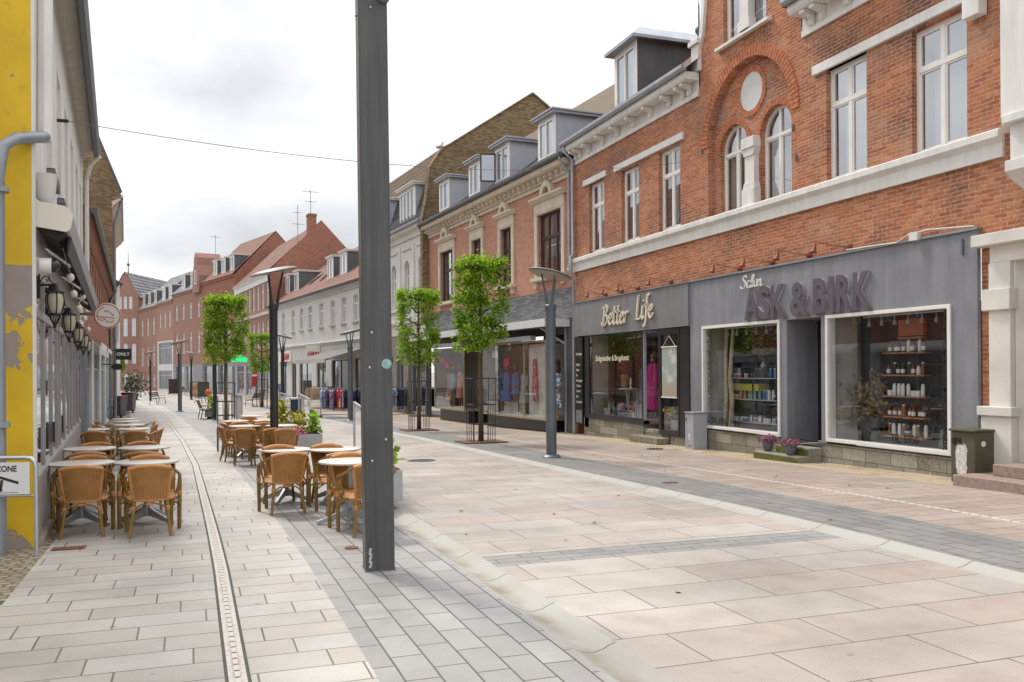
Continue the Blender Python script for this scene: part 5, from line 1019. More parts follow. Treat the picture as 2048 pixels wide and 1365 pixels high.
def tree(seed, W, D, z0, z1, nleaf, size):
    rnd = random.Random(seed); o = thing('pleached_tree', 'x', 'tree'); m = MB(); lim = []
    m.tube([(0, 0, 0), (.01, .01, .9), (-.01, .02, 1.8), (.015, 0, z0+.2), (0, 0, (z0+z1)/2), (.02, .01, z1-.25)], [.085, .065, .06, .055, .045, .02], 8)
    nt_ = 6
    for k in range(nt_):
        z = z0+.18+(z1-z0-.35)*k/(nt_-1)
        for sgn in (-1, 1):
            ln_ = W*.5*rnd.uniform(.8, .98); P = [Vector((0, 0, z-.22))]
            for q in range(1, 6): P.append(Vector((sgn*ln_*q/5, rnd.gauss(0, .09), z-.22*(1-min(1, q/2))+rnd.gauss(0, .05))))
            m.tube(P, [.03, .025, .02, .016, .012, .006], 5); lim.append(P)
            for q in (2, 3, 4):
                for r_ in range(3):
                    e = P[q]+Vector((rnd.gauss(0, .12), rnd.choice((-1, 1))*D*.45*rnd.uniform(.4, 1), rnd.uniform(-.2, .3))); m.tube([P[q], (P[q]+e)/2+Vector((0, 0, .03)), e], [.011, .008, .004], 4); lim.append([P[q], e])
    m.build('trunk', M_bark, o, smooth=2)
    cl_ = []
    for k in range(120):       # leaf clumps, mostly near the clipped outer faces, leaving gaps
        x = rnd.uniform(-1, 1); y = rnd.uniform(-1, 1); z = rnd.uniform(0, 1)
        f = rnd.random()
        if f < .34: x = rnd.choice((-1, 1))*rnd.uniform(.82, 1)
        elif f < .52: z = rnd.uniform(.9, 1.)
        elif f < .86: y = rnd.choice((-1, 1))*rnd.uniform(.75, 1)
        taper = .88+.12*min(1, z*1.5)
        cl_.append((Vector((x*W*.46*taper, y*D*.44, z0+z*(z1-z0)-.06)), rnd.uniform(.08, .19)))
    pts = []
    while len(pts) < nleaf:
        c, r = rnd.choice(cl_); q = Vector((rnd.gauss(0, r), rnd.gauss(0, r), rnd.gauss(0, r*.75))); v = c+q
        if abs(v.x) > W*.53 or abs(v.y) > D*.56 or v.z > z1+.05 or v.z < z0-.18: continue
        pts.append(v)
    for k in range(26):
        a = rnd.uniform(-.5, .5)*W; pts.append(Vector((a, rnd.uniform(-.5, .5)*D, z1+rnd.uniform(.02, .14))))
    link(bpy.data.objects.new('crown', leafmesh('crown', pts, size, rnd)), o); return o
tA = tree(3, 1.34, 1.0, 2.72, 5.22, 8200, .085); tB = tree(11, 1.5, 1.1, 2.5, 5.15, 6000, .088); 
tr = [(tA, 962, 885, 12, 'pleached lime tree with a clipped block crown nearest the salmon brick house'), (tB, 838, 861, -10, 'thinner pleached tree just right of the tall mast, before the cream house'), (None, 452, 858, 20, 'pleached tree with a square yellow green crown standing on the left by the cafe terrace'), (None, 524, 815, 0, 'smaller distant pleached tree left of the terrace lamp'), (None, 238, 792, 0, 'farthest pleached tree, partly behind the hanging ONLY sign')]
M_sc = {0: 1, 1: 1, 2: 1.0, 3: .92, 4: .9}
for i, (o, px, py, rz, lb) in enumerate(tr):
    p = at(px, py)
    if o is None: o = dup(tA if i != 3 else tB, p, 0)
    o.location = p; o.rotation_euler = (0, 0, rad(rz)); s = M_sc[i]; o.scale = (s*(1.12 if i in (2, 3) else 1), s, s); tag(o, lb, 'tree', 'pleached street trees')
# tree guards and rusty grates
tg = thing('tree_guard', 'x', 'tree guard'); m = MB()
for z, r in ((.5, .30), (1.02, .31), (1.72, .33)): MB().tube([(r*c_, r*s_, z) for c_, s_ in ((-1, -1), (1, -1), (1, 1), (-1, 1))], .014, 5, True).build('guard_hoop', M_iron, tg)
m = MB()
for k in range(12):
    q, f = divmod(k, 3); f = (f/3)*2-1; a, b = [(f, -1), (1, f), (-f, 1), (-1, -f)][q]
    MB().tube([(a*.3, b*.3, 0), (a*.31, b*.31, 1.0), (a*(.33), b*(.33), 1.72 if f == -1 else 1.02)], .010, 5).build('guard_bar', M_iron, tg)
for i, (px, py, lb) in enumerate(((962, 885, 'black iron guard around the trunk before the dress shop'), (838, 861, 'black iron guard around the thin tree right of the mast'), (452, 858, 'black iron guard around the left tree at the cafe terrace'), (524, 815, 'black iron guard around the small distant tree'))):
    p = at(px, py); o = tg if i == 0 else dup(tg, p, 0); o.location = p; o.scale = (1.05, 1.05, 1.05); tag(o, lb, 'tree guard', 'iron tree guards')
for i, (px, py, lb) in enumerate(((962, 885, 'rusty square tree grate under the tree nearest the salmon house'), (838, 861, 'rusty square tree grate under the thin tree right of the mast'))):
    p = at(px, py); o = thing('tree_grate', lb, 'tree grate', (p.x, p.y, p.z+.012), rad(0)); o.rotation_euler = (-.02, 0, 0); m = MB(); m.box(-.62, .62, -.62, -.1, 0, .02); m.box(-.62, .62, .1, .62, 0, .02); m.box(-.62, -.1, -.1, .1, 0, .02); m.box(.1, .62, -.1, .1, 0, .02); m.build('plate', M_rust, o)
# ------------------------------------------------------------------ wicker chairs and tables
t = NT('wicker'); u = t.sep(t.uv()); a = t.M('SINE', t.M('MULTIPLY', u[0], 2*math.pi*120)); b = t.M('SINE', t.M('MULTIPLY', u[1], 2*math.pi*50)); row = t.M('FLOOR', t.M('MULTIPLY', u[1], 50.)); 
wv = t.M('SINE', t.M('ADD', t.M('MULTIPLY', u[0], 2*math.pi*60), t.M('MULTIPLY', row, math.pi))); hgt = t.M('ADD', t.M('MULTIPLY', a, .5), t.M('MULTIPLY', wv, .6))
c = t.mix(t.mr(hgt, -1.0, .7), (.18, .072, .018), (.52, .255, .078)); k = t.M('MULTIPLY', t.mr(t.noise(t.obj(), 5, 4), .3, .7, .74, 1.2), t.mr(t.n('ShaderNodeObjectInfo').outputs['Random'], 0., 1., .82, 1.14)); c = t.mix(1., c, t.comb(k, k, k), 'MULTIPLY'); t.col(c); t.b.inputs['Roughness'].default_value = .5; t.bump(hgt, .6, .004); M_wick = t.m
M_cane = plain('cane_frame', (.21, .115, .016), .38, var=.22, scale=10); M_wrap = plain('cane_wrap', (.48, .22, .07), .5, var=.2, scale=25, bump=.4, bscale=90)
def wickchair():
    o = thing('wicker_chair', 'x', 'chair'); N = 14; K = 8
    def bp(u_, v_, off=0.):      # back shell, u across, v up
        wv_ = .165+.042*v_; x = (u_*2-1)*wv_; bow = .085*(1-(u_*2-1)**2); y = -.205-.095*v_-bow*.62-off
        z = .43+.365*v_+.035*v_*(1-(u_*2-1)**2); return (x, y, z)
    m = MB()
    for off in (0, .022): m.v += [bp(i/N, j/K, off) for j in range(K+1) for i in range(N+1)]
    S = (N+1)*(K+1)
    for q in (0, S): m.f += [(q+j*(N+1)+i, q+j*(N+1)+i+1, q+(j+1)*(N+1)+i+1, q+(j+1)*(N+1)+i) for j in range(K) for i in range(N)]
    for i in range(N): m.f += [(i, i+1, S+i+1, S+i), (K*(N+1)+i, K*(N+1)+i+1, S+K*(N+1)+i+1, S+K*(N+1)+i)]
    for j in range(K): m.f += [(j*(N+1), (j+1)*(N+1), S+(j+1)*(N+1), S+j*(N+1)), (j*(N+1)+N, (j+1)*(N+1)+N, S+(j+1)*(N+1)+N, S+j*(N+1)+N)]
    m.build('backrest', M_wick, o, smooth=True, uvf=lambda c, p: (c.x*.55+.5, (c.z-.43)*1.7))
    top = [bp(i/10, 1.0, .011) for i in range(11)]
    m = MB(); m.tube([(x, y, z+.008) for x, y, z in top], .024, 8); 
    for sx in (0, 1): m.tube([bp(sx, v/5, .011) for v in range(6)], .019, 7)
    m.tube([bp(i/8, .0, .011) for i in range(9)], .016, 6); m.build('back_rim', M_wrap, o, smooth=True)
    m = MB(); k = 20; ol = []
    for i in range(k):
        a_ = 2*math.pi*i/k; cx = math.copysign(abs(math.cos(a_))**.6, math.cos(a_))*.225; cy = math.copysign(abs(math.sin(a_))**.6, math.sin(a_))*.215; ol.append((cx*(1+.06*(cy > 0)), cy+.02))
    m.prism(ol, .425, .455, 'xy'); m.build('seat', M_wick, o, uvf=lambda c, p: (c.x*.8, c.y*1.4), bevel=.01)
    MB().tube([(x, y, .43) for x, y in ol], .02, 7, True).build('seat_rim', M_wrap, o, smooth=True)
    for sx in (-1, 1):
        t_ = top[0] if sx < 0 else top[-1]
        MB().tube([t_, (sx*.245, -.24, .765), (sx*.278, -.12, .715), (sx*.288, .04, .675), (sx*.286, .16, .655), (sx*.282, .205, .625), (sx*.279, .215, .57), (sx*.276, .218, .44)], .0165, 8).build('armrest', M_cane, o, smooth=True)
        MB().tube([(sx*.28, .215, .60), (sx*.276, .218, .35), (sx*.272, .222, 0)], [.023, .024, .022], 8).build('front_leg', M_cane, o, smooth=True)
        MB().tube([(sx*.16, -.20, .45), (sx*.175, -.235, .25), (sx*.205, -.285, 0)], [.02, .019, .018], 8).build('rear_leg', M_cane, o, smooth=True)
        m = MB(); m.tube([(sx*.285, .13, .655), (sx*.275, .09, .58), (sx*.255, .07, .5), (sx*.24, .06, .45)], .011, 6); m.tube([(sx*.282, -.05, .695), (sx*.275, .02, .6), (sx*.25, .05, .46)], .011, 6); m.tube([(sx*.275, .21, .3), (sx*.25, .15, .39), (sx*.22, .1, .42)], .011, 6)
        m.tube([(sx*.275, .2, .3), (sx*.272, .05, .38), (sx*.23, -.1, .41)], .011, 6); m.build('side_loop', M_cane, o, smooth=True)
        MB().lathe([(.026, 0), (.028, .03), (.026, .06)], (sx*.276, .218, .41), 9).build('joint_wrap', M_wrap, o, smooth=True); MB().lathe([(.024, 0), (.026, .025), (.024, .05)], (sx*.17, -.222, .31), 9).build('joint_wrap', M_wrap, o, smooth=True)
    m = MB(); m.tube([(-.175, -.238, .32), (-.1, -.235, .375), (0, -.235, .395), (.1, -.235, .375), (.175, -.238, .32)], .011, 6); m.build('cross_brace', M_cane, o, smooth=True); m = MB(); m.tube([(-.27, .218, .3), (-.15, .22, .385), (0, .22, .41), (.15, .22, .385), (.27, .218, .3)], .011, 6); m.build('cross_brace', M_cane, o, smooth=True)
    MB().box(-.04, .04, -.252, -.23, .375, .43).build('brace_wrap', M_wrap, o); return o
M_top = plain('table_top', (.66, .61, .55), .32, var=.06, scale=4); M_tedge = plain('table_edge', (.52, .36, .22), .5, var=.1); M_base = plain('table_base', (.36, .37, .385), .42, .5, var=.1)
def bistro():
    o = thing('bistro_table', 'x', 'table')
    MB().lathe([(.35, .712), (.36, .716), (.36, .728), (.352, .731)], n=40).build('table_top', M_top, o, smooth=True); MB().lathe([(.352, .704), (.3615, .708), (.3615, .7155), (.35, .7155)], n=40).build('top_edge', M_tedge, o, smooth=True)
    m = MB(); m.lathe([(.034, .1), (.034, .7)], n=16); m.lathe([(.045, .08), (.045, .20), (.038, .22)], n=16); m.lathe([(.15, .69), (.15, .703)], n=16); m.build('pedestal', M_base, o, smooth=True)
    for k in range(4):
        a_ = math.pi/4+k*math.pi/2; Mx = Matrix.Rotation(a_, 4, 'Z'); m = MB(); m.prism([(.03, .20), (.03, .09), (.18, .055), (.33, .012), (.385, .012), (.385, .045), (.33, .062), (.12, .15)], -.022, .022); m.box(.345, .385, -.026, .026, 0, .03); m.xf(Mx); m.build('base_leg', M_base, o, bevel=.006)
    return o
ch0 = wickchair(); tb0 = bistro(); nC = [0]; nT = [0]
def chair(px, py, face, label, h_=.785):
    """px, py: top of the back; face: degrees turned left from facing up the street"""
    p = at(px, py, h_); a_ = rad(face); off = Vector((-math.sin(a_), math.cos(a_), 0))*.33; q = p+off; q.z = g(q.y)
    o = ch0 if nC[0] == 0 else dup(ch0, q, 0); nC[0] += 1; o.location = q; o.rotation_euler = (0, 0, a_+rad((nC[0]*37 % 11)-5)); o.scale = (1, 1, .92); tag(o, label, 'chair', 'wicker terrace chairs'); return o
def table(px, py, label, rz=0, h_=.725):
    p = at(px, py, h_); o = tb0 if nT[0] == 0 else dup(tb0, p, 0); nT[0] += 1; o.location = p; o.rotation_euler = (0, 0, rad(rz)); tag(o, label, 'table', 'round bistro tables on the terrace'); return o
# left terrace by the cafe front
table(163, 926, 'front left round table by the cafe front, nearest the yellow wall', 8); table(293, 923, 'front right round table of the pair nearest the camera on the left terrace', 5)
table(179, 897, 'left round table in the second row by the cafe glass', 14); table(289, 895, 'right round table in the second row of the left terrace', 3)
table(185, 859, 'left round table in the third row by the cafe door', 0); table(266, 858, 'right round table in the third row, left terrace', 9)
table(258, 850, 'round table in the fourth row of the left terrace'); table(254, 843, 'round table in the fifth row of the left terrace'); table(250, 838, 'farthest round table of the left terrace near the bins')
chair(163, 930, 3, 'front left wicker chair seen from behind, nearest the yellow wall'); chair(296, 928, -3, 'front right wicker chair seen from behind beside the pavement drain')
chair(173, 912, 180, 'wicker chair facing us behind the front left table'); chair(300, 911, 178, 'wicker chair facing us behind the front right table')
chair(171, 903, 2, 'wicker chair seen from behind at the second row left table'); chair(290, 902, -4, 'wicker chair seen from behind at the second row right table')
chair(194, 886, 176, 'wicker chair facing us behind the second row left table'); chair(288, 884, 181, 'wicker chair facing us behind the second row right table')
chair(190, 862, 0, 'wicker chair seen from behind at the third row left table'); chair(268, 861, 0, 'wicker chair seen from behind at the third row right table')
chair(322, 857, 84, 'wicker chair seen from the side, nearest of three on the drain side'); chair(313, 847, 86, 'wicker chair seen from the side, middle of three on the drain side'); chair(309, 841, 90, 'wicker chair seen from the side, farthest of three on the drain side')
chair(187, 848, -84, 'wicker chair turned to the right by the cafe glass, nearer'); chair(192, 841, -88, 'wicker chair turned to the right by the cafe glass, farther')
# right terrace by the mast
table(571, 899, 'round table in the right terrace behind the leftmost near chair', 20); table(669, 898, 'round table just left of the mast, back row of the near group', 10); table(701, 922, 'round table half hidden behind the mast, front of the near group', 30)
chair(574, 904, 2, 'near wicker chair seen from behind, leftmost at the near right tables'); cc = chair(686, 902, 3, 'wicker chair seen from behind at the table by the mast'); cc.location = (1.575, 11.12, g(11.12)); cc = chair(712, 928, 1, 'wicker chair cut by the mast, nearest of the right terrace'); cc.location = (1.62, 9.42, g(9.42)); cc.rotation_euler[2] = .05
chair(560, 891, 183, 'wicker chair facing us across the leftmost near right table'); chair(651, 889, 180, 'wicker chair facing us across the table by the mast'); chair(700, 907, 175, 'wicker chair facing us right beside the mast')
table(490, 852, 'round table in the middle group beside the terrace lamp, left', 12); table(563, 851, 'round table in the middle group beside the terrace lamp, right', 4)
chair(492, 856, -4, 'wicker chair seen from behind in the middle group, front left'); chair(572, 857, 3, 'wicker chair seen from behind half hidden by the terrace lamp'); chair(440, 852, -80, 'wicker chair seen from the side at the left end of the middle group'); chair(478, 845, 178, 'wicker chair facing us in the middle group, left'); chair(527, 846, 182, 'wicker chair facing us in the middle group, by the lamp'); chair(545, 856, 12, 'wicker chair seen from behind just left of the terrace lamp')
table(470, 842, 'round table in the back group before the left tree'); table(533, 841, 'round table in the back group near the flower planters'); table(503, 832, 'farthest round table of the right terrace')
chair(462, 843, 5, 'wicker chair seen from behind in the back group, left'); chair(527, 841, 0, 'wicker chair seen from behind in the back group, right'); chair(500, 834, 180, 'wicker chair facing us in the back group'); chair(447, 846, -70, 'wicker chair turned right before the left tree guard')
tr_ = thing('ashtray', 'small white ashtray on the third row left terrace table', 'ashtray', at(268, 857, .73)); tr_.location.z += .73; MB().lathe([(.05, 0), (.055, .025), (.045, .025), (.04, .01)], n=14).build('bowl', M_white, tr_)
# ------------------------------------------------------------------ video zone sign on its steel hoop
p = at(73, 1113); hp = thing('hoop_stand', 'bent steel tube stand in front of the yellow wall', 'stand', p, rad(-14)); hp.scale = (1, 1, 1.06)
MB().tube([(0, 0, 0), (0, 0, .80), (-.012, 0, .845), (-.04, 0, .875), (-.09, 0, .885), (-.62, 0, .885), (-.67, 0, .875), (-.698, 0, .845), (-.71, 0, .8), (-.71, 0, 0)], .021, 10).build('tube', M_steel, hp, smooth=True); MB().tube([(0, 0, .545), (-.71, 0, .545)], .012, 8).build('cross_bar', M_steel, hp)
vs = thing('warning_sign', 'white metal sign reading VIDEO - ZONE with a black camera pictogram', 'sign', p, rad(-14)); vs.scale = (1, 1, 1.06)
part('sign_plate', plain('plate_white', (.62, .62, .62), .4, var=.03), vs, (-.655, -.045, -.03, -.024, .56, .845), bevel=.004)
FV = lambda x, z: Matrix(((1, 0, 0, x), (0, 0, -1, -.0312), (0, 1, 0, z), (0, 0, 0, 1)))
text('VIDEO - ZONE', .072, M_ink, vs, 'sign_letters', FV(-.60, .765), .0004, .0022, 0, .93)
m = MB(); R2 = lambda a_, cx, cz, pts_: [(cx+x*math.cos(a_)-z*math.sin(a_), cz+x*math.sin(a_)+z*math.cos(a_)) for x, z in pts_]
m.prism(R2(rad(-17), -.27, .70, [(-.17, -.012), (.13, -.012), (.13, .012), (-.17, .012)]), -.0315, -.0301); m.prism(R2(rad(-100), -.30, .655, [(-.035, -.013), (.07, -.013), (.07, .013), (-.035, .013)]), -.0315, -.0301)
m.ring([(-.345+.018*math.cos(i*math.pi/8), .742+.018*math.sin(i*math.pi/8)) for i in range(16)], [(-.345+.011*math.cos(i*math.pi/8), .742+.011*math.sin(i*math.pi/8)) for i in range(16)], -.03, -.0315)
m.box(-.60, -.15, -.0315, -.0301, .575, .579); m.build('pictogram', M_ink, vs); text('Området er videoovervåget', .026, M_ink, vs, 'sign_letters', FV(-.61, .595), .0003, .0004, 0, 1.1)
# ------------------------------------------------------------------ cabinets by the shops
cb_ = thing('utility_cabinet', 'tall slim pale grey cabinet between the two shops', 'cabinet', (11.39, 0, -.25), rad(90)); m = MB(); m.box(18.24, 18.62, .10, .48, 0, .90); m.build('body', M_zincp, cb_, bevel=.01); part('lid', M_zinc, cb_, (18.22, 18.64, .09, .5, .90, .935), bevel=.01); part('hinge_plate', M_dgrey, cb_, (18.54, 18.58, .482, .49, .72, .8)); part('vent', M_dgrey, cb_, (18.3, 18.5, .481, .486, .12, .135)); m = MB(); m.poly(*[(18.42+.04*math.cos(a_)*(1+.4*math.sin(3*a_)), .4825, .34+.06*math.sin(a_)*1.6) for a_ in [i*.5236 for i in range(12)]]); m.build('torn_paper', M_white, cb_)
M_olive = plain('olive_paint', (.085, .075, .045), .6, var=.15, scale=6)
cb_ = thing('utility_cabinet', 'squat olive brown cabinet with torn white poster below the salon window', 'cabinet', (11.39, 0, -.06), rad(90)); part('body', M_olive, cb_, (10.120, 10.566, .12, .52, 0, .80), bevel=.012); part('lid', M_olive, cb_, (10.098, 10.588, .1, .55, .80, .835), bevel=.012); part('lock_plate', M_black, cb_, (10.466, 10.538, .521, .535, .60, .70), (10.379, 10.437, .521, .54, .64, .70)); part('vent', M_dgrey, cb_, (10.250, 10.307, .521, .524, .07, .082), (10.336, 10.394, .521, .524, .07, .082), (10.422, 10.480, .521, .524, .07, .082))
rnd = random.Random(5); m = MB(); m.poly(*[(10.365+.115*math.copysign(abs(math.cos(a_))**.5, math.cos(a_))*rnd.uniform(.8, 1.05), .5222, .38+.25*math.copysign(abs(math.sin(a_))**.6, math.sin(a_))*rnd.uniform(.82, 1.06)) for a_ in [i*2*math.pi/46 for i in range(46)]]); m.build('torn_poster', plain('torn_paper', (.58, .57, .55), .9, var=.28, scale=22), cb_)
MB().lathe([(.045, 0), (.045, .002)], (10.119, .35, .62), 16, Matrix.Rotation(rad(-90), 3, 'Y')).build('round_sticker', M_white, cb_)
# heather pots on the salon steps
M_heather = NT('heather'); gi = M_heather.n('ShaderNodeNewGeometry'); M_heather.col(M_heather.ramp(gi.outputs['Random Per Island'], [(0, (.10, .13, .04)), (.3, (.22, .05, .11)), (.7, (.34, .09, .18)), (1, (.42, .18, .24))])); M_heather = M_heather.m
for i, (s, y, z, lb) in enumerate(((15.45, .38, .0, 'grey stone pot of heather on the lower salon step, left'), (14.55, .50, .0, 'grey stone pot of heather on the lower salon step, right'))):
    po = thing('flower_pot', lb, 'flower pot', (11.39-y, s, z+.001), 0, 'heather pots on the salon steps'); MB().lathe([(.07, 0), (.095, .04), (.115, .14), (.12, .185), (.105, .185), (.1, .16)], n=18).build('pot', plain('pot_stone', (.15, .155, .17), .9, var=.25, scale=14, bump=.3), po, smooth=True)
    rnd = random.Random(i+4); pts = []
    for k in range(520): a_ = rnd.uniform(0, 6.28); r_ = .2*math.sqrt(rnd.random()); pts.append(Vector((r_*math.cos(a_), r_*math.sin(a_), .19+rnd.uniform(0, .16)*(1-(r_/.22)**2*.5))))
    link(bpy.data.objects.new('heather', leafmesh('heather', pts, .036, rnd, M_heather)), po)
# ------------------------------------------------------------------ goods in the salon windows
def glossy(name, c): return plain(name, c, .25, var=0)
BC = [glossy('bottle_'+n, c) for n, c in (('amber', (.22, .07, .02)), ('white', (.72, .72, .70)), ('dark', (.03, .025, .025)), ('coral', (.60, .18, .14)), ('red', (.5, .03, .05)), ('blue', (.10, .28, .5)), ('mint', (.30, .55, .38)), ('peach', (.65, .36, .25)), ('pink', (.62, .30, .38)))]
M_lab = plain('bottle_label', (.75, .74, .7), .6, var=0)
protos = {}
def bottle(kind, ci, s, y, z, label, group, x0=11.39):
    key = (kind, ci)
    if key not in protos:
        o = thing('bottle' if kind != 'tub' else 'jar', 'x', 'bottle')
        if kind == 'pump': MB().lathe([(.036, 0), (.038, .12), (.02, .145), (.014, .15), (.014, .18)], n=12).build('body', BC[ci], o, smooth=True); MB().lathe([(.018, .17), (.018, .2)], n=8).build('cap', BC[2], o); MB().lathe([(.0385, .03), (.0388, .10)], n=12).build('label_band', M_lab, o, smooth=True)
        elif kind == 'tub': MB().lathe([(.048, 0), (.05, .075)], n=14).build('body', BC[ci], o, smooth=True); MB().lathe([(.052, .075), (.052, .1), (.045, .102)], n=14).build('lid', BC[1], o)
        else: MB().lathe([(.03, 0), (.036, .04), (.036, .17), (.03, .2)], n=12).build('body', BC[ci], o, smooth=True); MB().lathe([(.024, .2), (.024, .225)], n=10).build('cap', BC[1], o)
        protos[key] = o; o.location = (x0-y, s, z)
    else: o = dup(protos[key], (x0-y, s, z), 0)
    tag(o, label, 'bottle', group)
sh = thing('shelf_rack', 'five hanging wooden shelves in the right salon window', 'shelf', (11.39, 0, 0), rad(90)); rnd = random.Random(2)
for z in (2.0, 1.59, 1.2, .82): part('shelf', M_wood, sh, (12.2, 13.2, -.75, -.55, z-.025, z), bevel=.004)
part('rack_back', M_black, sh, (12.0, 13.3, -.82, -.8, .4, 2.6)); part('low_shelf', M_wood, sh, (12.2, 13.15, -.75, -.5, .44, .465))
nmz = {2.0: 'top', 1.59: 'second', 1.2: 'third', .82: 'fourth', .465: 'lowest'}
for z, n in nmz.items():
    for k in range(8):
        kd = ('pump', 'tall', 'tub')[rnd.choice((0, 0, 1) if z > 1.5 or z == .82 else (1, 1, 2))]; ci = rnd.choice((0, 0, 1, 2)) if z > 1.5 else (1 if z > .9 else rnd.choice((0, 2, 2)) if z > .6 else rnd.choice((1, 1, 0)))
        bottle(kd, ci, 12.28+k*.118+rnd.uniform(-.02, .02), -.64+rnd.uniform(-.03, .03), z+.001, 'small bottle or jar on the %s wooden shelf in the right salon window' % n, 'bottles on the %s wooden shelf' % n)
box_ = thing('display_box', 'orange brown carton standing above the top wooden shelf', 'box', (11.39, 0, 0), rad(90)); part('carton', plain('carton_orange', (.42, .15, .08), .6), box_, (12.35, 12.95, -.78, -.7, 2.3, 2.6)); part('carton_strip', M_wood, box_, (12.35, 12.95, -.78, -.68, 2.24, 2.28))  # carton with a thin wood-coloured strip below it
sh = thing('shelf_rack', 'black metal rack with pale shelves in the left salon window', 'shelf', (11.39, 0, 0), rad(90)); m = MB()
for s in (16.5, 17.4, 18.35):
    for y in (-.9, -.6): m.box(s-.012, s+.012, y-.012, y+.012, .32, 1.9)
m.build('rack_frame', M_black, sh)
for z in (1.5, 1.0, .47): part('shelf', M_zincp, sh, (16.45, 18.4, -.95, -.55, z-.02, z))
for z, n, cs in ((1.5, 'top', (8, 3, 7, 3, 4, 8, 5, 6)), (1.0, 'middle', (7, 3, 6, 6, 5, 1, 2)), (.47, 'lower', (1, 5, 8, 8, 1, 6))):
    for k in range(13): bottle(rnd.choice(('tall', 'tall', 'tub') if z > .5 else ('tub', 'tub', 'pump')), cs[min(len(cs)-1, int(k*len(cs)/13))], 18.3-k*.138, -.72+rnd.uniform(-.06, .06), z+.001, 'coloured bottle or tub on the %s pale shelf in the left salon window' % n, 'bottles on the %s pale shelf' % n)
box_ = thing('display_box', 'flat yellow box lying between the pale shelves', 'box', (11.39, 0, 0), rad(90)); part('carton', plain('carton_yellow', (.42, .36, .03), .6), box_, (17.2, 18.25, -.9, -.62, 1.2, 1.36)); 
box_ = thing('display_box', 'white upright box in the corner of the left salon window', 'box', (11.39, 0, 0), rad(90)); part('carton', M_white, box_, (15.55, 15.8, -.35, -.2, .32, .72))
def stems(o, name, c, n, r, h_, mat, size, seed, spread=1.): 
    rnd = random.Random(seed); m = MB(); pts = []
    for k in range(n):
        a_ = rnd.uniform(0, 6.28); e = Vector((c[0]+r*spread*rnd.random()*math.cos(a_), c[1]+r*spread*rnd.random()*math.sin(a_), c[2]+h_*rnd.uniform(.6, 1))); m.tube([c, (Vector(c)+e)/2+Vector((0, 0, .04)), e], .003, 3)
        for q in range(9): pts.append(e+Vector((rnd.gauss(0, .02), rnd.gauss(0, .02), rnd.gauss(0, .035))))
    m.build('stems', plain(name+'_stem', (.25, .19, .09), .8), o); link(bpy.data.objects.new('blooms', leafmesh('blooms', pts, size, rnd, mat)), o)
va = thing('vase', 'vase of dried seed heads on top of the pale shelf rack', 'vase', (11.39+.72, 17.15, 1.71), 0); MB().lathe([(.03, 0), (.06, .04), (.055, .1), (.03, .14), (.035, .16)], n=14).build('vase_body', M_zincp, va, smooth=True); stems(va, 'seed', (0, 0, .12), 24, .3, .38, plain('seed_heads', (.42, .33, .18), .9), .05, 3)
sh2 = thing('box_stack', 'dark carton under the dried flowers in the left salon window', 'box', (11.39, 0, 0), rad(90)); part('carton', M_black, sh2, (16.95, 17.35, -.85, -.6, 1.501, 1.708))
bt = thing('birch_decoration', 'two pale birch trunks standing as decoration in the left salon window', 'decoration', (11.39, 0, 0), rad(90))
M_birch = plain('birch_bark', (.46, .38, .27), .8, var=.3, scale=7)
for dx_ in (0, .22): MB().tube([(18.2-dx_, -.38, .32), (18.15-dx_*1.1, -.38, 1.0), (18.19-dx_*.7, -.4, 1.5), (18.13-dx_*1.1, -.36, 2.1), (18.11-dx_*1.2, -.38, 2.75)], [.065, .055, .05, .045, .04], 9).build('trunk', M_birch, bt, smooth=True)
rnd = random.Random(8); link(bpy.data.objects.new('foliage', leafmesh('foliage', [Vector((17.3+rnd.gauss(0, .35), -.8+rnd.gauss(0, .2), 2.5+rnd.gauss(0, .16))) for _ in range(260)], .07, rnd)), bt)
pg = thing('potted_grass', 'feathery dried grass in a tall grey pot in the right salon window', 'plant', (11.39+.75, 13.75, .32), 0); MB().lathe([(.13, 0), (.2, .2), (.22, .42), (.19, .5), (.17, .5)], n=18).build('pot', plain('pot_grey', (.16, .155, .155), .8), pg, smooth=True)
rnd = random.Random(9); M_straw = plain('dry_grass', (.26, .17, .09), .9, var=.2); link(bpy.data.objects.new('grass', leafmesh('grass', [Vector((rnd.gauss(0, .2), rnd.gauss(0, .2), .75+rnd.gauss(0, .22))) for _ in range(900)], .09, rnd, M_straw, up=-.2)), pg)
rnd = random.Random(10); M_ivy = plain('ivy_green', (.16, .17, .03), .7, var=.3); link(bpy.data.objects.new('leaves', leafmesh('leaves', [Vector((rnd.gauss(0, .26), rnd.gauss(0, .2), .52+rnd.gauss(0, .08))) for _ in range(300)], .07, rnd, M_ivy)), pg)
for (s0, s1, lb) in ((11.5, 13.4, 'track of small spotlights at the top of the right salon window'), (15.9, 18.1, 'track of small spotlights at the top of the left salon window')):
    tk = thing('spot_track', lb, 'spotlights', (11.39, 0, 0), rad(90)); part('track', M_white, tk, (s0, s1, -.32, -.29, 2.66, 2.68))
    for k in range(6): s = s0+.15+(s1-s0-.3)*k/5; MB().lathe([(.035, -.05), (.03, .02), (.012, .05), (.01, .12)], (s, -.3, 2.54), 10).build('spotlight', M_zincp, tk, smooth=True)
bs2 = thing('bark_decoration', 'strip of pale birch bark at the right edge of the right salon window', 'decoration', (11.39, 0, 0), rad(90)); part('bark_strip', M_birch, bs2, (11.1, 11.28, -.3, -.25, .32, 2.76))
sb = thing('easel_board', 'small dark easel board on the floor of the right salon window', 'board', (11.39, 0, 0), rad(90)); m = MB(); m.prism([(11.42, .33), (11.52, .33), (11.46, .68), (11.4, .68)], -.2, -.18); m.build('board', M_dgrey, sb); MB().tube([(11.4, -.24, .33), (11.44, -.19, .66)], .008, 5).build('easel_leg', M_wood, sb)
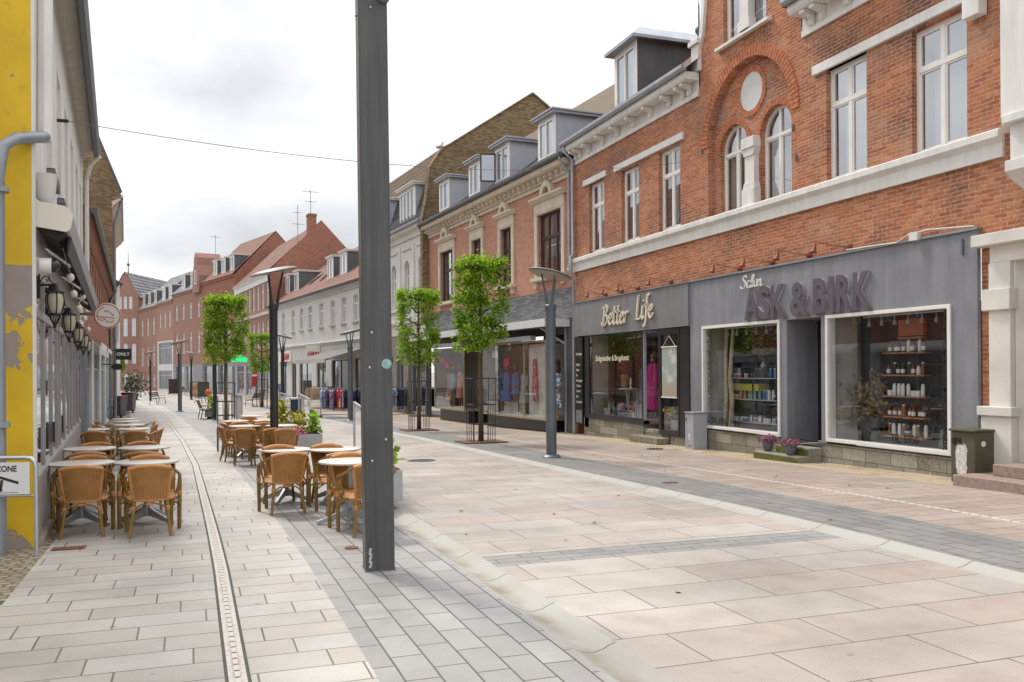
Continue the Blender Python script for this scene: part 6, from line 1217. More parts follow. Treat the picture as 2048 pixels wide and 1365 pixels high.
hd = thing('handbag', 'x', 'bag')
# ------------------------------------------------------------------ mannequins and dresses
bpy.data.objects.remove(hd)
M_skin = plain('mannequin_skin', (.33, .17, .105), .45, var=.05); M_hair = plain('dark_hair', (.025, .015, .012), .8, var=.3, scale=20)
def cloth(name, c1, c2, sc_=9, th=.52):
    t = NT(name); n = t.noise(t.obj(), sc_, 2, .5); c = t.mix(t.mr(n, th-.02, th+.02), c1, c2); n2 = t.noise(t.n('ShaderNodeVectorMath', operation='ADD').outputs[0], 1); t.col(c); t.b.inputs['Roughness'].default_value = .85; return t.m
def mannequin(label, fr, s, y, z, mat, rz=0, top=1.42, hem=.35, flare=.26, hair=False, sleeve=.35, head=True, group=None, hs_=1., name='mannequin'):
    """figure in a dress; fr = frame origin (x, y) and angle"""
    a_ = rad(90+fr[2]); X = Vector((math.cos(a_), math.sin(a_), 0)); Y = Vector((-math.sin(a_), math.cos(a_), 0)); o = thing(name, label, 'mannequin', Vector((fr[0], fr[1], z))+X*s+Y*y, a_+rad(rz), group)
    # one continuous body
    me = bpy.data.meshes.new('body'); V = [(0, 0, .92), (0, 0, 1.1), (0, 0, 1.32), (0, 0, 1.46), (0, .01, 1.6), (0, .02, 1.70), (.09, 0, .88), (.10, .01, .48), (.1, -.02, .08), (.1, .09, .03), (-.09, 0, .88), (-.10, .01, .48), (-.1, -.02, .08), (-.1, .09, .03), (.17, 0, 1.38), (.22, -.01, 1.1), (.23, .04, .84), (-.17, 0, 1.38), (-.22, -.01, 1.1), (-.23, .04, .84)]
    E = [(0, 1), (1, 2), (2, 3), (0, 6), (6, 7), (7, 8), (8, 9), (0, 10), (10, 11), (11, 12), (12, 13), (2, 14), (14, 15), (15, 16), (2, 17), (17, 18), (18, 19)]
    if head: E += [(3, 4), (4, 5)]
    me.from_pydata(V, E, []); b = bpy.data.objects.new('body', me); link(b, o); me.materials.append(M_skin)
    m_ = b.modifiers.new('skin', 'SKIN'); m_.use_smooth_shade = True; rr = [.13, .105, .13, .05, .085, .075, .085, .058, .038, .03, .085, .058, .038, .03, .055, .038, .026, .055, .038, .026]
    for i, v in enumerate(me.skin_vertices[0].data): v.radius = (rr[i], rr[i]*.85); v.use_root = i == 0
    b.modifiers.new('sub', 'SUBSURF').levels = 1
    m = MB(); rows = [(top, .10, .075), (top-.04, .185, .10), (top-.2, .175, .125), (top-.42, .145, .11), (top-.6, .175+flare*.12, .14), ((top-.6+hem)/2, .19+flare*.35, .16), (hem, .2+flare*.6, .19)]; n = 28
    for j, (zz, rx, ry) in enumerate(rows):
        for i in range(n): q = 2*math.pi*i/n; f = 1+(.0 if j < 4 else .07*(j-3)/3)*math.sin(q*7+j*.4); m.v.append((rx*f*math.cos(q), ry*f*math.sin(q), zz))
    for j in range(len(rows)-1): m.f += [(j*n+i, j*n+(i+1) % n, (j+1)*n+(i+1) % n, (j+1)*n+i) for i in range(n)]
    for sx in (-1, 1): m.tube([(sx*.16, 0, top-.05), (sx*.21, 0, top-.05-sleeve*.5), (sx*.235, .01, top-.05-sleeve)], [.075, .07, .075], 8)
    m.build('dress', mat, o, smooth=True)
    if hair: m = MB(); m.ball((0, -.02, 1.70), .125, 12, 8, (1, 1, 1.05)); m.ball((.09, -.03, 1.52), .09, 8, 6, (1, 1, 1.7)); m.ball((-.09, -.03, 1.52), .09, 8, 6, (1, 1, 1.7)); m.build('hair', M_hair, o, smooth=True)
    if hs_ != 1: o.scale = (hs_,)*3
    return o
FR = (11.39, 0, 0); FP = (11.39, 26.45, 4.5)
M_mag = cloth('magenta_print', (.50, .012, .19), (.16, .05, .16), 3.5, .62)
mannequin('headless mannequin in a long magenta patterned dress in the shop corner window', FR, 22.25, -.62, .31, M_mag, top=1.5, hem=.25, flare=.12, sleeve=.5, head=False, hs_=1.05)
mannequin('headless mannequin in a dark dress behind the magenta one', FR, 23.0, -.75, .31, cloth('charcoal', (.06, .07, .08), (.09, .1, .11)), top=1.45, hem=.5, flare=.0, sleeve=.4, head=False)
ng = 'mannequins in the dress shop windows'
mannequin('curly haired mannequin in a blue and white printed dress at the dress shop entrance', FP, .55, .42, .03, cloth('blue_print', (.09, .14, .25), (.55, .62, .68), 14), hair=True, hem=.4, flare=.1, hs_=1.12)
mannequin('headless mannequin in teal floral dress in the right dress shop window', FP, 6.3, 0., .07, cloth('teal_floral', (.02, .10, .12), (.40, .16, .22), 9, .56), hem=.4, flare=.3, head=False, hs_=1.08, rz=20)
mannequin('headless mannequin in plain blue long dress in the right dress shop window', FP, 5.5, .05, .07, plain('dress_blue', (.07, .17, .40), .85, var=.1), hem=.45, flare=.1, head=False, hs_=1.08)
mannequin('headless mannequin in short denim dress in the right dress shop window', FP, 4.85, -.05, .07, plain('denim', (.09, .18, .34), .9, var=.15), hem=.68, flare=.15, head=False, hs_=1.08)
mannequin('headless mannequin in pale striped dress behind the denim one', FP, 4.4, -.2, .07, cloth('stripe_pale', (.30, .38, .42), (.5, .5, .5), 20), hem=.4, flare=.1, head=False, hs_=1.05)
mannequin('headless mannequin in pale green dress at the left side of the right window', FP, 7.3, -.3, .07, plain('mint_green', (.16, .36, .31), .85), hem=.3, flare=0, head=False, hs_=1.08)
mannequin('headless mannequin in long tan coat in the left dress shop window', FP, 12.1, 0, .07, plain('tan', (.42, .25, .14), .9, var=.08), hem=.3, flare=.4, head=False, hs_=1.08)
mannequin('headless mannequin in denim shorts outfit in the left dress shop window', FP, 11.4, .1, .07, plain('denim_pale', (.16, .32, .44), .9, var=.1), hem=.72, flare=.05, head=False, hs_=1.05)
mannequin('headless mannequin in olive outfit at the left of the left window', FP, 12.9, -.2, .07, plain('olive', (.17, .12, .07), .9, var=.2), hem=.3, flare=0, head=False, hs_=1.05)
mannequin('headless mannequin in orange patterned dress at the right of the left window', FP, 10.5, .1, .07, cloth('orange_print', (.55, .20, .10), (.22, .35, .36), 7, .58), hem=.4, flare=.15, head=False, hs_=1.1)
def frm(fr, s, y, z): a_ = rad(90+fr[2]); return Vector((fr[0]+s*math.cos(a_)-y*math.sin(a_), fr[1]+s*math.sin(a_)+y*math.cos(a_), z)), a_
q, a_ = frm(FP, 2.15, .4, 0); dr = thing('hanging_dress', 'long red and white printed strap dress hanging on the ivory panel', 'dress', q, a_); m = MB(); m.prism([(-.1, 2.1), (.1, 2.1), (.13, 1.7), (.2, .62), (-.22, .62), (-.13, 1.7)], 0, .08); m.build('dress', cloth('red_print', (.42, .05, .07), (.6, .4, .36), 18, .54), dr, bevel=.03); MB().tube([(-.1, .04, 2.1), (-.03, .04, 2.3), (.03, .04, 2.3), (.1, .04, 2.1)], .008, 5).build('hanger', M_white, dr)
for s, z, w_, lb in ((6.3, 2.2, .6, 'pink slogan on a pale card, left'), (5.2, 1.85, .5, 'bright pink slogan card in the middle'), (12.6, 2.0, .7, 'pink sign card in the left dress window'), (12.0, 1.8, .5, 'lower pink sign card in the left dress window')):
    q, a_ = frm(FP, s, .2, z); o = thing('window_card', lb, 'card', q, a_); part('card', plain('card_pink', (.62, .04, .16), .5) if 'bright' in lb or 'left dress' in lb else M_white, o, (-w_/2, w_/2, -.01, .01, 0, .28))
for s, n in ((5.2, 'right'), (3.8, 'far right'), (6.4, 'left')):
    q, a_ = frm(FP, s, .32, .065); o = thing('shoes', 'pair of white shoes on the floor of the right dress window, '+n, 'shoes', q, a_, 'white shoes in the dress window'); m = MB()
    for k in (-.07, .07): m.ball((k, 0, .045), .05, 8, 5, (.8, 2, .9))
    m.build('shoe_pair', M_white, o, smooth=True)
q, a_ = frm(FP, 1.1, -1.6, -.4); o = thing('display_shelf', 'dark wall shelf with small bags inside the dress shop entrance', 'shelf', q, a_); m = MB()
for z in (.6, 1.0, 1.5, 2.0): m.box(-.9, .6, -.3, .1, z, z+.03)
m.build('shelf_boards', M_dgrey, o)
for k in range(4): part('shelf_item', (M_zincp, M_ivory, M_white, M_dgrey)[k], o, (-.8+k*.35, -.6+k*.35, -.15, .0, .63+.4*(k % 2), .86+.4*(k % 2)))
# ------------------------------------------------------------------ goods in the housewares window
def inR(name, lb, cat, s, y, z):
    s = s*(11.39-y)/11.39 if s > 20.5 else s; q, a_ = frm(FR, s, y, z); return thing(name, lb, cat, q, a_)
o = inR('side_table', 'white wire side table in the housewares window', 'table', 22.6, -.7, .31); MB().lathe([(.28, .80), (.29, .82), (.28, .83)], n=24).build('table_top', M_white, o); m = MB(); m.tube([(-.2, 0, 0), (-.03, 0, .4), (-.08, 0, .8)], .012, 5); m.tube([(.2, 0, 0), (.03, 0, .4), (.08, 0, .8)], .012, 5); m.tube([(0, .2, 0), (0, .03, .4), (0, .08, .8)], .012, 5); m.build('table_legs', M_white, o)
o = inR('flower_basket', 'wicker basket with red berries on the white wire table', 'basket', 22.75, -.72, 1.142); MB().lathe([(.12, 0), (.15, .42), (.14, .42)], n=16).build('basket', M_wick, o, smooth=True, uvf=lambda c, p: (math.atan2(c.y, c.x)*.2, c.z)); stems(o, 'berry', (0, 0, .35), 22, .34, .42, plain('berry_red', (.45, .06, .10), .6), .05, 12)
o = inR('candlestick', 'small white candlestick on the wire table', 'candlestick', 22.42, -.6, 1.142); MB().lathe([(.05, 0), (.03, .04), (.02, .1), (.045, .13), (.03, .18), (.035, .3), (.02, .31)], n=12).build('stick', M_white, o, smooth=True)
o = inR('candlestick', 'second white candlestick at the back of the wire table', 'candlestick', 22.5, -.85, 1.142); MB().lathe([(.05, 0), (.03, .04), (.02, .1), (.045, .13), (.03, .18), (.035, .3), (.02, .31)], n=12).build('stick', M_white, o, smooth=True)
o = inR('stool', 'small pine stool at the left of the housewares window', 'stool', 24.75, -.6, .31); part('seat', M_wood, o, (-.3, .3, -.2, .2, .5, .54)); 
for x in (-.26, .26):
    for y in (-.16, .16): part('leg', M_wood, o, (x-.02, x+.02, y-.02, y+.02, 0, .5))
o = inR('vase', 'glass vase with pink tulips on the pine stool', 'vase', 24.8, -.6, .855); MB().lathe([(.05, 0), (.06, .2), (.07, .28)], n=12).build('vase_body', M_white, o, smooth=True); stems(o, 'tulip', (0, 0, .25), 9, .3, .5, plain('tulip_pink', (.55, .10, .16), .6), .075, 15)
o = inR('parasol_tent', 'dusty pink cone shaped cloth tent in the housewares window', 'tent', 23.6, -1.3, .9); MB().lathe([(.62, 0), (.02, .75)], n=20).build('tent_cloth', plain('dusty_pink', (.42, .23, .21), .9), o)
o = inR('basket', 'grey basket with pink cushions on the housewares floor', 'basket', 23.0, -.45, .31); MB().lathe([(.2, 0), (.26, .22), (.25, .26), (.2, .2)], n=18).build('basket', M_dgrey, o, smooth=True); MB().ball((0, 0, .28), .16, 10, 7, (1, .7, .7)).build('cushion', plain('cushion_pink', (.45, .08, .22), .9), o, smooth=True)
o = inR('potted_plant', 'round yellow green plant in a pale pot in the housewares window', 'plant', 24.0, -.5, .31); MB().lathe([(.1, 0), (.13, .2), (.11, .2)], n=14).build('pot', M_ivory, o, smooth=True); rnd = random.Random(21); link(bpy.data.objects.new('leaves', leafmesh('leaves', [Vector((rnd.gauss(0, .09), rnd.gauss(0, .09), .34+rnd.gauss(0, .08))) for _ in range(240)], .06, rnd, plain('yellow_leaf', (.36, .32, .08), .8, var=.3))), o)
o = inR('potted_plant', 'low bushy pink plant by the corner of the housewares window', 'plant', 22.1, -.35, .31); MB().lathe([(.1, 0), (.13, .16), (.11, .16)], n=14).build('pot', M_white, o, smooth=True); rnd = random.Random(22); link(bpy.data.objects.new('leaves', leafmesh('leaves', [Vector((rnd.gauss(0, .13), rnd.gauss(0, .1), .3+rnd.gauss(0, .1))) for _ in range(300)], .06, rnd, plain('pink_leaf', (.40, .22, .17), .8, var=.4))), o)
o = inR('bottle_crate', 'crate of clear glasses at the corner of the housewares window', 'crate', 21.75, -.3, .31); 
for k in range(6): MB().lathe([(.025, 0), (.03, .25), (.012, .32), (.012, .4)], (-.2+k*.08, .1*(k % 2), 0), 8).build('bottle', M_zincp, o, smooth=True)
o = inR('yellow_flowers', 'yellow tulips in glass vases behind the door pane', 'flowers', 20.35, -.3, .12); MB().lathe([(.28, 0), (.3, .25)], n=14, M=Matrix.Diagonal((1, .4, 1)).to_3x3()).build('vase_body', M_zincp, o); stems(o, 'tulip_yellow', (0, 0, .2), 26, .4, .35, plain('tulip_cream', (.6, .52, .18), .7), .07, 16)

# ------------------------------------------------------------------ gull
q = ray(881, 300)*44.0; q.z += CAMH; gu = thing('seagull', 'grey and white gull standing on the mossy brick gable', 'bird', q, rad(35)); 
mm = bpy.data.meshes.new('body'); mm.from_pydata([(0, .22, .10), (0, .08, .13), (0, -.05, .2), (0, -.12, .30), (0, -.17, .36), (0, -.235, .345)], [(0, 1), (1, 2), (2, 3), (3, 4), (4, 5)], []); b = bpy.data.objects.new('body', mm); link(b, gu); mm.materials.append(M_wframe); b.modifiers.new('skin', 'SKIN'); 
for i, v in enumerate(mm.skin_vertices[0].data): r_ = (.02, .075, .09, .045, .045, .008)[i]; v.radius = (r_, r_); v.use_root = i == 1
b.modifiers.new('sub', 'SUBSURF').levels = 2
m = MB()
for sx in (-1, 1): m.ball((sx*.075, .08, .16), .09, 10, 6, (.3, 2.2, .75))
m.build('wing', M_zincp, gu, smooth=True); m = MB(); m.tube([(.03, 0, .1), (.03, 0, 0)], .006, 4); m.tube([(-.03, 0, .1), (-.03, 0, 0)], .006, 4); m.build('leg', M_copper, gu)
# ------------------------------------------------------------------ planters, glass screens
M_planter = plain('planter_zinc', (.40, .41, .42), .55, .1, var=.1, scale=3)
def planter(px, py, lx, ly, hh, rz, label, plants, seed):
    p = at(px, py); o = thing('planter', label, 'planter', p, rad(rz)); m = MB(); m.box(-lx, 0, 0, ly, .10, hh); m.build('box', M_planter, o, bevel=.008); part('soil', plain('soil', (.05, .035, .025), .95), o, (-lx+.03, -.03, .03, ly-.03, hh, hh+.012)); part('skid', M_rust, o, (-lx+.1, -.1, .1, .25, 0, .1)); part('skid', M_rust, o, (-lx+.1, -.1, ly-.25, ly-.1, 0, .1))
    rnd = random.Random(seed)
    for (n, c0, sp, hgt, size, mat, nm) in plants:
        pts = []
        for k in range(n): f = rnd.random(); pts.append(Vector((c0[0]+rnd.gauss(0, sp)*(.5+.6*(1-f)), c0[1]+rnd.gauss(0, sp*1.4), hh+hgt*f)))
        link(bpy.data.objects.new(nm, leafmesh(nm, pts, size, rnd, mat)), o)
    return o
M_pinkf = plain('pink_flower', (.62, .12, .30), .6, var=.35, scale=30); M_ylf = plain('yellow_leaves', (.38, .36, .03), .6, var=.3); M_grn = M_leaf
planter(806, 1018, .42, 1.2, .50, 2, 'pale grey planter box with a laurel just right of the mast', [(220, (-.22, .4), .10, .40, .12, M_grn, 'laurel')], 1)
planter(645, 902, .95, 1.0, .42, 2, 'grey planter with pink flowers and laurel at the end of the glass screen', [(420, (-.65, .3), .14, .14, .05, M_pinkf, 'pink_flowers'), (150, (-.15, .5), .09, .55, .12, M_grn, 'laurel'), (160, (-.5, .8), .14, .5, .12, M_ylf, 'yellow_shrub')], 2)
planter(588, 872, .9, 1.0, .42, 2, 'farther grey planter with yellow shrub behind the terrace lamp', [(420, (-.4, .5), .2, .75, .13, M_ylf, 'yellow_shrub')], 3)
planter(436, 838, .6, .6, .40, 0, 'small dark planter with a mixed shrub left of the tree guard', [(160, (-.3, .3), .13, .7, .12, M_grn, 'shrub')], 4)
M_sglass = glass('screen_glass', (.94, .97, .96), .8, .02)
def screen(pa, pb, hh, label, frost=False):
    a = at(*pa); b = at(*pb); d = b-a; d.z = 0; Ln = d.length; o = thing('glass_screen', label, 'glass screen', a, math.atan2(d.y, d.x), 'glass wind screens around the terrace'); m = MB(); t_ = .035
    for x in (0, Ln/2, Ln): m.box(x-t_, x+t_, -.025, .025, 0, hh)
    m.box(t_, Ln-t_, -.024, .024, hh-.06, hh-.001); m.box(t_, Ln-t_, -.02, .02, .16, .2); m.build('frame', M_steel, o); MB().poly((t_, 0, .2), (Ln-t_, 0, .2), (Ln-t_, 0, hh-.06), (t_, 0, hh-.06)).build('pane', M_wframe if frost else M_sglass, o); 
screen((709, 916), (762, 1000), 1.27, 'glass wind screen nearest the mast, partly hidden by it'); screen((620, 880), (598, 858), 1.27, 'glass wind screen with steel frame behind the pink flower planter'); screen((580, 850), (560, 838), 1.25, 'glass wind screen right of the terrace lamp, farther up the street'); screen((484, 846), (464, 842), 1.2, 'frosted pale wind screen right of the left tree', True); screen((436, 849), (433, 838), 1.2, 'glass wind screen left of the left tree guard')
# ------------------------------------------------------------------ clothes racks
def rack(px, py, rz, label, garments, gl, Ln=1.6):
    p = at(px, py); o = thing('clothes_rack', label, 'clothes rack', p, rad(rz), 'clothes racks on the street'); m = MB()
    for x in (-Ln/2, Ln/2): m.tube([(x, 0, .12), (x, 0, 1.4)], .018, 6); m.tube([(x, -.35, .1), (x, .35, .1)], .02, 6)
    m.tube([(-Ln/2, 0, 1.4), (Ln/2, 0, 1.4)], .018, 6); m.tube([(-Ln/2, 0, .14), (Ln/2, 0, .14)], .016, 6); m.build('rack_frame', M_dgrey, o); m = MB()
    for x in (-Ln/2, Ln/2):
        for y in (-.33, .33): m.ball((x, y, .05), .05, 8, 5)
    m.build('castor', M_black, o, smooth=True); n = len(garments); Mx = Matrix.Translation(p) @ Matrix.Rotation(rad(rz), 4, 'Z'); rnd = random.Random(int(px))
    for i, (mat, ln_, wd, lb) in enumerate(garments):
        x = -Ln/2+.08+(Ln-.16)*i/max(1, n-1); q = Mx @ Vector((x, 0, 0)); gm = thing('garment', lb, 'garment', q, rad(rz+rnd.uniform(-12, 12)), gl); m = MB(); a = .035+.02*rnd.random()
        m.prism([(-.06, 1.36), (.06, 1.36), (wd*.42, 1.31), (wd*.5, 1.27), (wd*.62, .98), (wd*.5, .95), (wd*.44, 1.08), (wd*.42, 1.36-ln_), (-wd*.42, 1.36-ln_), (-wd*.44, 1.08), (-wd*.5, .95), (-wd*.62, .98), (-wd*.5, 1.27), (-wd*.42, 1.31)], -a, a, 'yz'); m.build('cloth', mat, gm, bevel=.015); MB().tube([(0, 0, 1.35), (0, 0, 1.42)], .006, 4).build('hanger', M_steel, gm)
cp = [cloth('purple_print', (.12, .07, .18), (.42, .36, .5), 16, .5), plain('shirt_red', (.50, .02, .03), .85), plain('navy', (.022, .025, .06), .9, var=.15), plain('pale_blue', (.28, .36, .5), .9), plain('beige_knit', (.42, .30, .2), .9), cloth('plaid', (.10, .16, .28), (.36, .42, .48), 12), plain('dark_green', (.03, .06, .06), .9), plain('charcoal_cloth', (.04, .042, .05), .9)]
gn = {0: 'purple patterned shirt', 1: 'bright red shirt', 2: 'dark navy coat', 3: 'pale blue shirt', 4: 'beige knit top', 5: 'blue plaid shirt', 6: 'dark green jacket', 7: 'charcoal jacket'}
def gl(ids, where, ln_=.85, wd=.62): return [(cp[i], ln_, wd, gn[i]+' hanging on the '+where) for i in ids]
rack(683, 835, -14, 'clothes rack of dark, red and purple shirts left of the mast', gl([3, 0, 0, 0, 1, 1, 2, 2, 2, 2, 2], 'rack left of the mast', .92, .7), 'garments on the rack left of the mast', 2.0)
rack(648, 822, 40, 'farther clothes rack of pale shirts by the white house', gl([4, 4, 3, 3, 7, 7, 0], 'farther rack by the white house', .7), 'garments on the farther rack by the white house', 2.4)
rack(812, 828, 5, 'clothes rack of plaid and dark jackets right of the mast', gl([5, 5, 5, 2, 2, 7, 6, 7, 6, 7, 2], 'rack right of the mast', .95, .7), 'garments on the rack right of the mast', 2.3)
rack(872, 830, 0, 'clothes rack half hidden behind the right tree guard', gl([7, 2, 7, 6], 'rack behind the tree guard', .95), 'garments on the rack behind the tree guard', 1.0)
# ------------------------------------------------------------------ far street furniture
def bench(px, py, rz, label):
    p = at(px, py); o = thing('bench', label, 'bench', p, rad(rz), 'iron benches along the street'); m = MB()
    for k in range(4): m.box(-.8, .8, -.2+k*.12, -.11+k*.12, .43, .46)
    m.build('seat', M_iron, o); m = MB()
    for k in range(3): m.box(-.8, .8, .27+k*.035, .29+k*.035, .55+k*.12, .64+k*.12)
    m.build('backrest', M_iron, o)
    for x in (-.75, .75): m = MB(); m.tube([(x, -.25, 0), (x, -.2, .42), (x, .2, .44), (x, .38, .9)], .022, 5); m.tube([(x, .3, 0), (x, .2, .44)], .022, 5); m.tube([(x, -.2, .42), (x, -.22, .64), (x, .25, .62)], .018, 5); m.build('leg', M_iron, o)
bench(316, 809, 70, 'iron bench nearest the far planter bush on the left'); bench(412, 838, 95, 'dark iron bench left of the tree guard'); bench(505, 813, -110, 'iron bench beside the small distant tree'); bench(372, 790, 80, 'small far iron bench beside the lamp pole'); bench(400, 806, -100, 'iron bench behind the dark advertising boards')
def aboard(px, py, wd, hh, rz, mat, label):
    p = at(px, py); o = thing('advertising_board', label, 'board', p, rad(rz)); f = MB(); f.ring(outline((-wd/2, wd/2, .12, hh, None)), outline((-wd/2, wd/2, .12, hh, None), .05), -.04, .04); f.box(-wd/2, -wd/2+.05, -.2, .2, 0, .12); f.box(wd/2-.05, wd/2, -.2, .2, 0, .12); f.build('frame', M_black, o); part('poster', mat, o, (-wd/2+.05, wd/2-.05, -.02, .02, .17, hh-.05))
aboard(348, 790, 1.1, 1.7, 10, plain('poster_brown', (.06, .035, .03), .5, var=.5, scale=4), 'dark brown notice board in a frame beside the distant lamp pole')
aboard(390, 796, .9, 1.5, 5, cloth('poster_orange', (.55, .22, .06), (.5, .46, .42), 1.6, .5), 'orange and pale advertising board, left of a pair'); aboard(407, 797, 1.0, 1.5, 5, plain('poster_dark', (.07, .06, .05), .5, var=.6, scale=3), 'dark advertising board, right of a pair')
# person far up the street
p = at(564, 806); pe = thing('person', 'person in pale hat and blue jacket far up the street', 'person', p, rad(160)); me = bpy.data.meshes.new('body')
V = [(0, 0, .95), (0, 0, 1.15), (0, 0, 1.38), (0, .0, 1.5), (0, .02, 1.62), (0, .03, 1.70), (.1, .02, .9), (.11, .12, .5), (.11, .02, .08), (.11, .16, .04), (-.1, 0, .9), (-.11, -.02, .5), (-.11, -.2, .1), (-.11, -.08, .04), (.2, 0, 1.42), (.27, -.05, 1.15), (.26, .08, .92), (-.2, 0, 1.42), (-.27, .05, 1.15), (-.26, .2, .95)]
me.from_pydata(V, [(0, 1), (1, 2), (2, 3), (3, 4), (4, 5), (0, 6), (6, 7), (7, 8), (8, 9), (0, 10), (10, 11), (11, 12), (12, 13), (2, 14), (14, 15), (15, 16), (2, 17), (17, 18), (18, 19)], [])
b = bpy.data.objects.new('body', me); link(b, pe); me.materials.append(plain('skin', (.42, .25, .18), .5, var=0)); b.modifiers.new('skin', 'SKIN'); rr = [.15, .14, .16, .06, .1, .09, .1, .075, .05, .04, .1, .075, .05, .04, .08, .06, .045, .08, .06, .045]
for i, v in enumerate(me.skin_vertices[0].data): v.radius = (rr[i], rr[i]*.85); v.use_root = i == 0
b.modifiers.new('sub', 'SUBSURF').levels = 1
m = MB(); m.lathe([(.2, .88), (.2, 1.1), (.21, 1.38), (.1, 1.5)], n=16, M=Matrix.Diagonal((1, .75, 1)).to_3x3()); m.tube([(.2, 0, 1.42), (.27, -.05, 1.15), (.265, .07, .95)], [.1, .08, .065], 8); m.tube([(-.2, 0, 1.42), (-.27, .05, 1.15), (-.265, .18, .97)], [.1, .08, .065], 8); m.build('jacket', plain('jacket_blue', (.20, .25, .36), .85), pe, smooth=True)
m = MB(); m.tube([(.1, .02, .93), (.11, .12, .5), (.11, .03, .1)], [.12, .09, .075], 8); m.tube([(-.1, 0, .93), (-.11, -.02, .5), (-.11, -.19, .12)], [.12, .09, .075], 8); m.build('trousers', M_dgrey, pe, smooth=True); MB().lathe([(.17, 1.72), (.17, 1.735), (.105, 1.74), (.1, 1.82), (.05, 1.85)], (0, .02, 0), 16).build('hat', M_cream, pe, smooth=True)
# wheelie bins, bike and its rack on the left
def bin_(px, py, rz, lidm, label, s=1.):
    p = at(px, py); o = thing('wheelie_bin', label, 'bin', p, rad(rz), 'wheelie bins by the left fronts'); m = MB(); m.add([(-.24, -.3, .1), (.24, -.3, .1), (.24, .3, .1), (-.24, .3, .1), (-.29, -.37, .98), (.29, -.37, .98), (.29, .37, .98), (-.29, .37, .98)], [(0, 3, 2, 1), (4, 5, 6, 7), (0, 1, 5, 4), (1, 2, 6, 5), (2, 3, 7, 6), (3, 0, 4, 7)]); m.build('body', M_dgrey, o, bevel=.02); part('lid', lidm, o, (-.31, .31, -.4, .4, .98, 1.05), bevel=.03); part('handle', M_dgrey, o, (-.25, .25, .4, .44, .95, .99)); m = MB()
    for x in (-.27, .27): m.lathe([(.1, -.03), (.1, .03)], (x, .3, .1), 14, Matrix.Rotation(rad(90), 3, 'Y'))
    m.build('wheel', M_black, o); o.scale = (s, s, s)
bin_(237, 836, 160, plain('lid_red', (.42, .02, .04), .5), 'grey wheelie bin with a red lid by the left fronts', 1.05); bin_(258, 826, 170, M_black, 'all dark wheelie bin behind the red lidded one', 1.1)
p = at(200, 842); o = thing('bike_hoop', 'bent steel bicycle hoop before the left shop fronts', 'bike rack', p, rad(20)); MB().tube([(-.35, 0, 0), (-.35, 0, .75), (-.28, 0, .85), (.1, 0, .88), (.3, 0, .7), (.34, 0, .5), (.34, 0, 0)], .03, 7).build('tube', M_steel, o, smooth=True)
p = at(213, 841); bk = thing('bicycle', 'blue bicycle leaning at the steel hoop beside the bins', 'bicycle', p, rad(75)); m = MB()
for x in (-.52, .52):
    wq = bpy.data.objects; mm = MB(); mm.tube([(x+.33*math.cos(a_), 0, .34+.33*math.sin(a_)) for a_ in [2*math.pi*i/24 for i in range(24)]], .018, 5, True)
    for i in range(10): a_ = math.pi*i/5; mm.tube([(x, 0, .34), (x+.33*math.cos(a_), 0, .34+.33*math.sin(a_))], .003, 3)
    mm.build('wheel', M_black, bk)
m.tube([(-.52, 0, .34), (-.1, 0, .3), (.35, 0, .75), (-.2, 0, .75), (-.1, 0, .3)], .018, 5); m.tube([(-.52, 0, .34), (-.2, 0, .75), (-.22, 0, .88)], .014, 5); m.tube([(.52, 0, .34), (.38, 0, .7), (.34, 0, .98)], .016, 5); m.build('frame', plain('bike_blue', (.08, .22, .42), .4), bk); MB().tube([(.3, -.28, 1.0), (.36, 0, .98), (.3, .28, 1.0)], .013, 5).build('handlebar', M_steel, bk); MB().ball((-.24, 0, .91), .1, 8, 5, (1.4, .8, .4)).build('saddle', M_black, bk)
p = at(266, 800); o = thing('planter_bush', 'loose dark green bush in a round black pot before the far lamp', 'plant', p); MB().lathe([(.35, 0), (.5, .5), (.45, .5)], n=18).build('pot', M_black, o, smooth=True); rnd = random.Random(31); link(bpy.data.objects.new('leaves', leafmesh('leaves', [Vector((rnd.gauss(0, .55), rnd.gauss(0, .5), 1.3+rnd.gauss(0, .55))) for _ in range(500)], .22, rnd, plain('bush_leaf', (.09, .12, .05), .8, var=.4))), o); m = MB()
for i in range(7): a_ = i*.9; m.tube([(0, 0, .4), (.5*math.cos(a_), .5*math.sin(a_), 1.8)], .02, 4)
m.build('stems', M_bark, o)
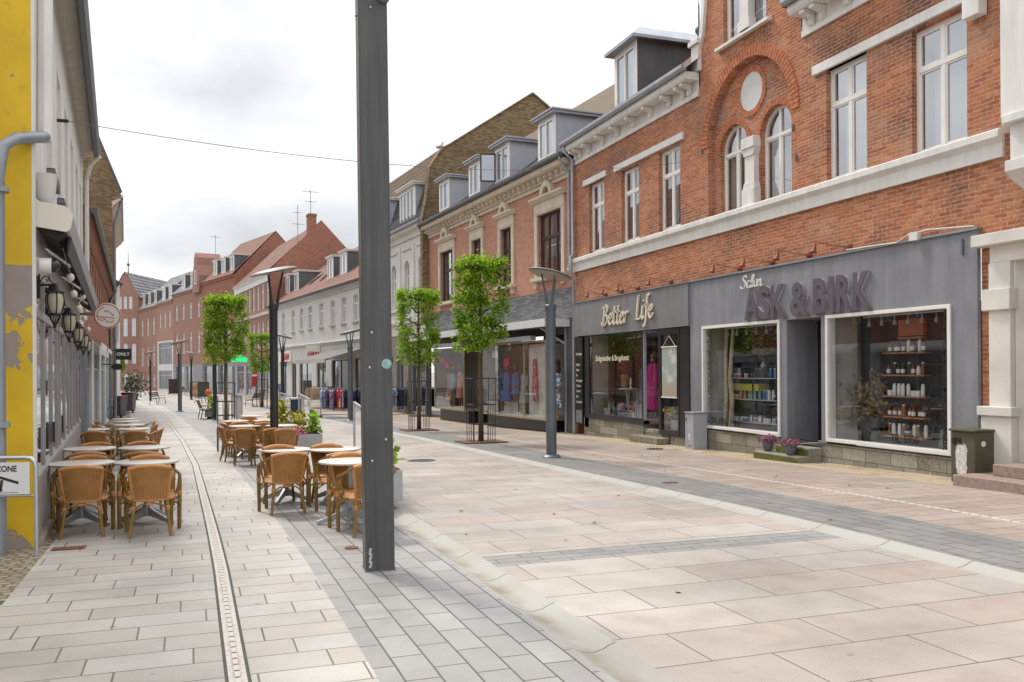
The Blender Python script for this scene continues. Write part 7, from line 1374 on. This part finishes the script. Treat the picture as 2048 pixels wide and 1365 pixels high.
# flag, pharmacy cross, blue barrel
q = ray(509, 752)*78; q.z += CAMH; o = thing('hanging_flag', 'narrow red flag with a white cross hanging by a dark shop front', 'flag', q); m = MB(); m.prism([(-.25, -.95), (.1, -1.0), (.3, -.1), (.15, .95), (-.05, .9), (-.2, .2)], -.03, .03); m.build('cloth', M_sred, o); part('cross', M_wframe, o, (-.2, .2, -.04, .04, -.05, .12)); MB().tube([(0, 0, .9), (.6, .5, 1.4)], .03, 5).build('flag_pole', M_zincp, o)
q = ray(478, 719)*80; q.z += CAMH; o = thing('pharmacy_sign', 'green cross and crown pharmacy sign glowing on the distant front', 'sign', q); t = NT('green_light'); t.col((.02, .5, .12)); t.b.inputs['Emission Color'].default_value = (.03, .75, .22, 1); t.b.inputs['Emission Strength'].default_value = .7; M_gl = t.m
m = MB(); m.prism([(-.7, -.25), (.7, -.25), (.75, .1), (.35, .2), (.15, .6), (-.15, .6), (-.35, .2), (-.75, .1)], -.1, .1); m.build('sign_light', M_gl, o); part('sign_plate', M_zincp, o, (-1.3, 2.2, -.08, .05, -.65, -.28)); part('sign_arm', M_zincp, o, (.75, 2.2, -.05, .05, -.2, .2))
p = at(586, 842); o = thing('waste_barrel', 'dark blue waste barrel behind the glass screens', 'bin', p); MB().lathe([(.36, 0), (.4, .5), (.4, 1.02), (.36, 1.05)], n=20).build('barrel', plain('barrel_blue', (.02, .03, .07), .5), o, smooth=True); MB().lathe([(.41, .98), (.41, 1.04), (.37, 1.06)], n=20).build('barrel_rim', M_zincp, o, smooth=True)
q = at(417, 812); o = thing('advertising_figure', 'small orange balloon shaped stand beside the dark advertising board', 'stand', q); o.scale = (.7, .7, .8); MB().lathe([(.2, 0), (.1, .05), (.06, .8), (.28, 1.0), (.3, 1.25), (.12, 1.45)], n=16).build('figure', plain('figure_orange', (.55, .12, .03), .5), o, smooth=True)
# fallen leaves on the paving
rnd = random.Random(44)
for i in range(46):
    y = rnd.uniform(4.5, 24); x = rnd.uniform(6.6, 10.9) if i % 3 else rnd.uniform(2.5, 6); o = bpy.data.objects.new('fallen_leaf', leafmesh('fallen_leaf', [Vector((0, 0, 0))], .05, rnd, M_rust, up=3)) if i < 4 else bpy.data.objects['fallen_leaf' if i % 4 == 0 else 'fallen_leaf.00%d' % (i % 4)].copy()
    link(o); o.location = (x, y, g(y)+.006); o.rotation_euler = (0, 0, rnd.uniform(0, 6)); tag(o, 'small dry brown leaf lying on the paving', 'leaf', 'fallen leaves on the paving')
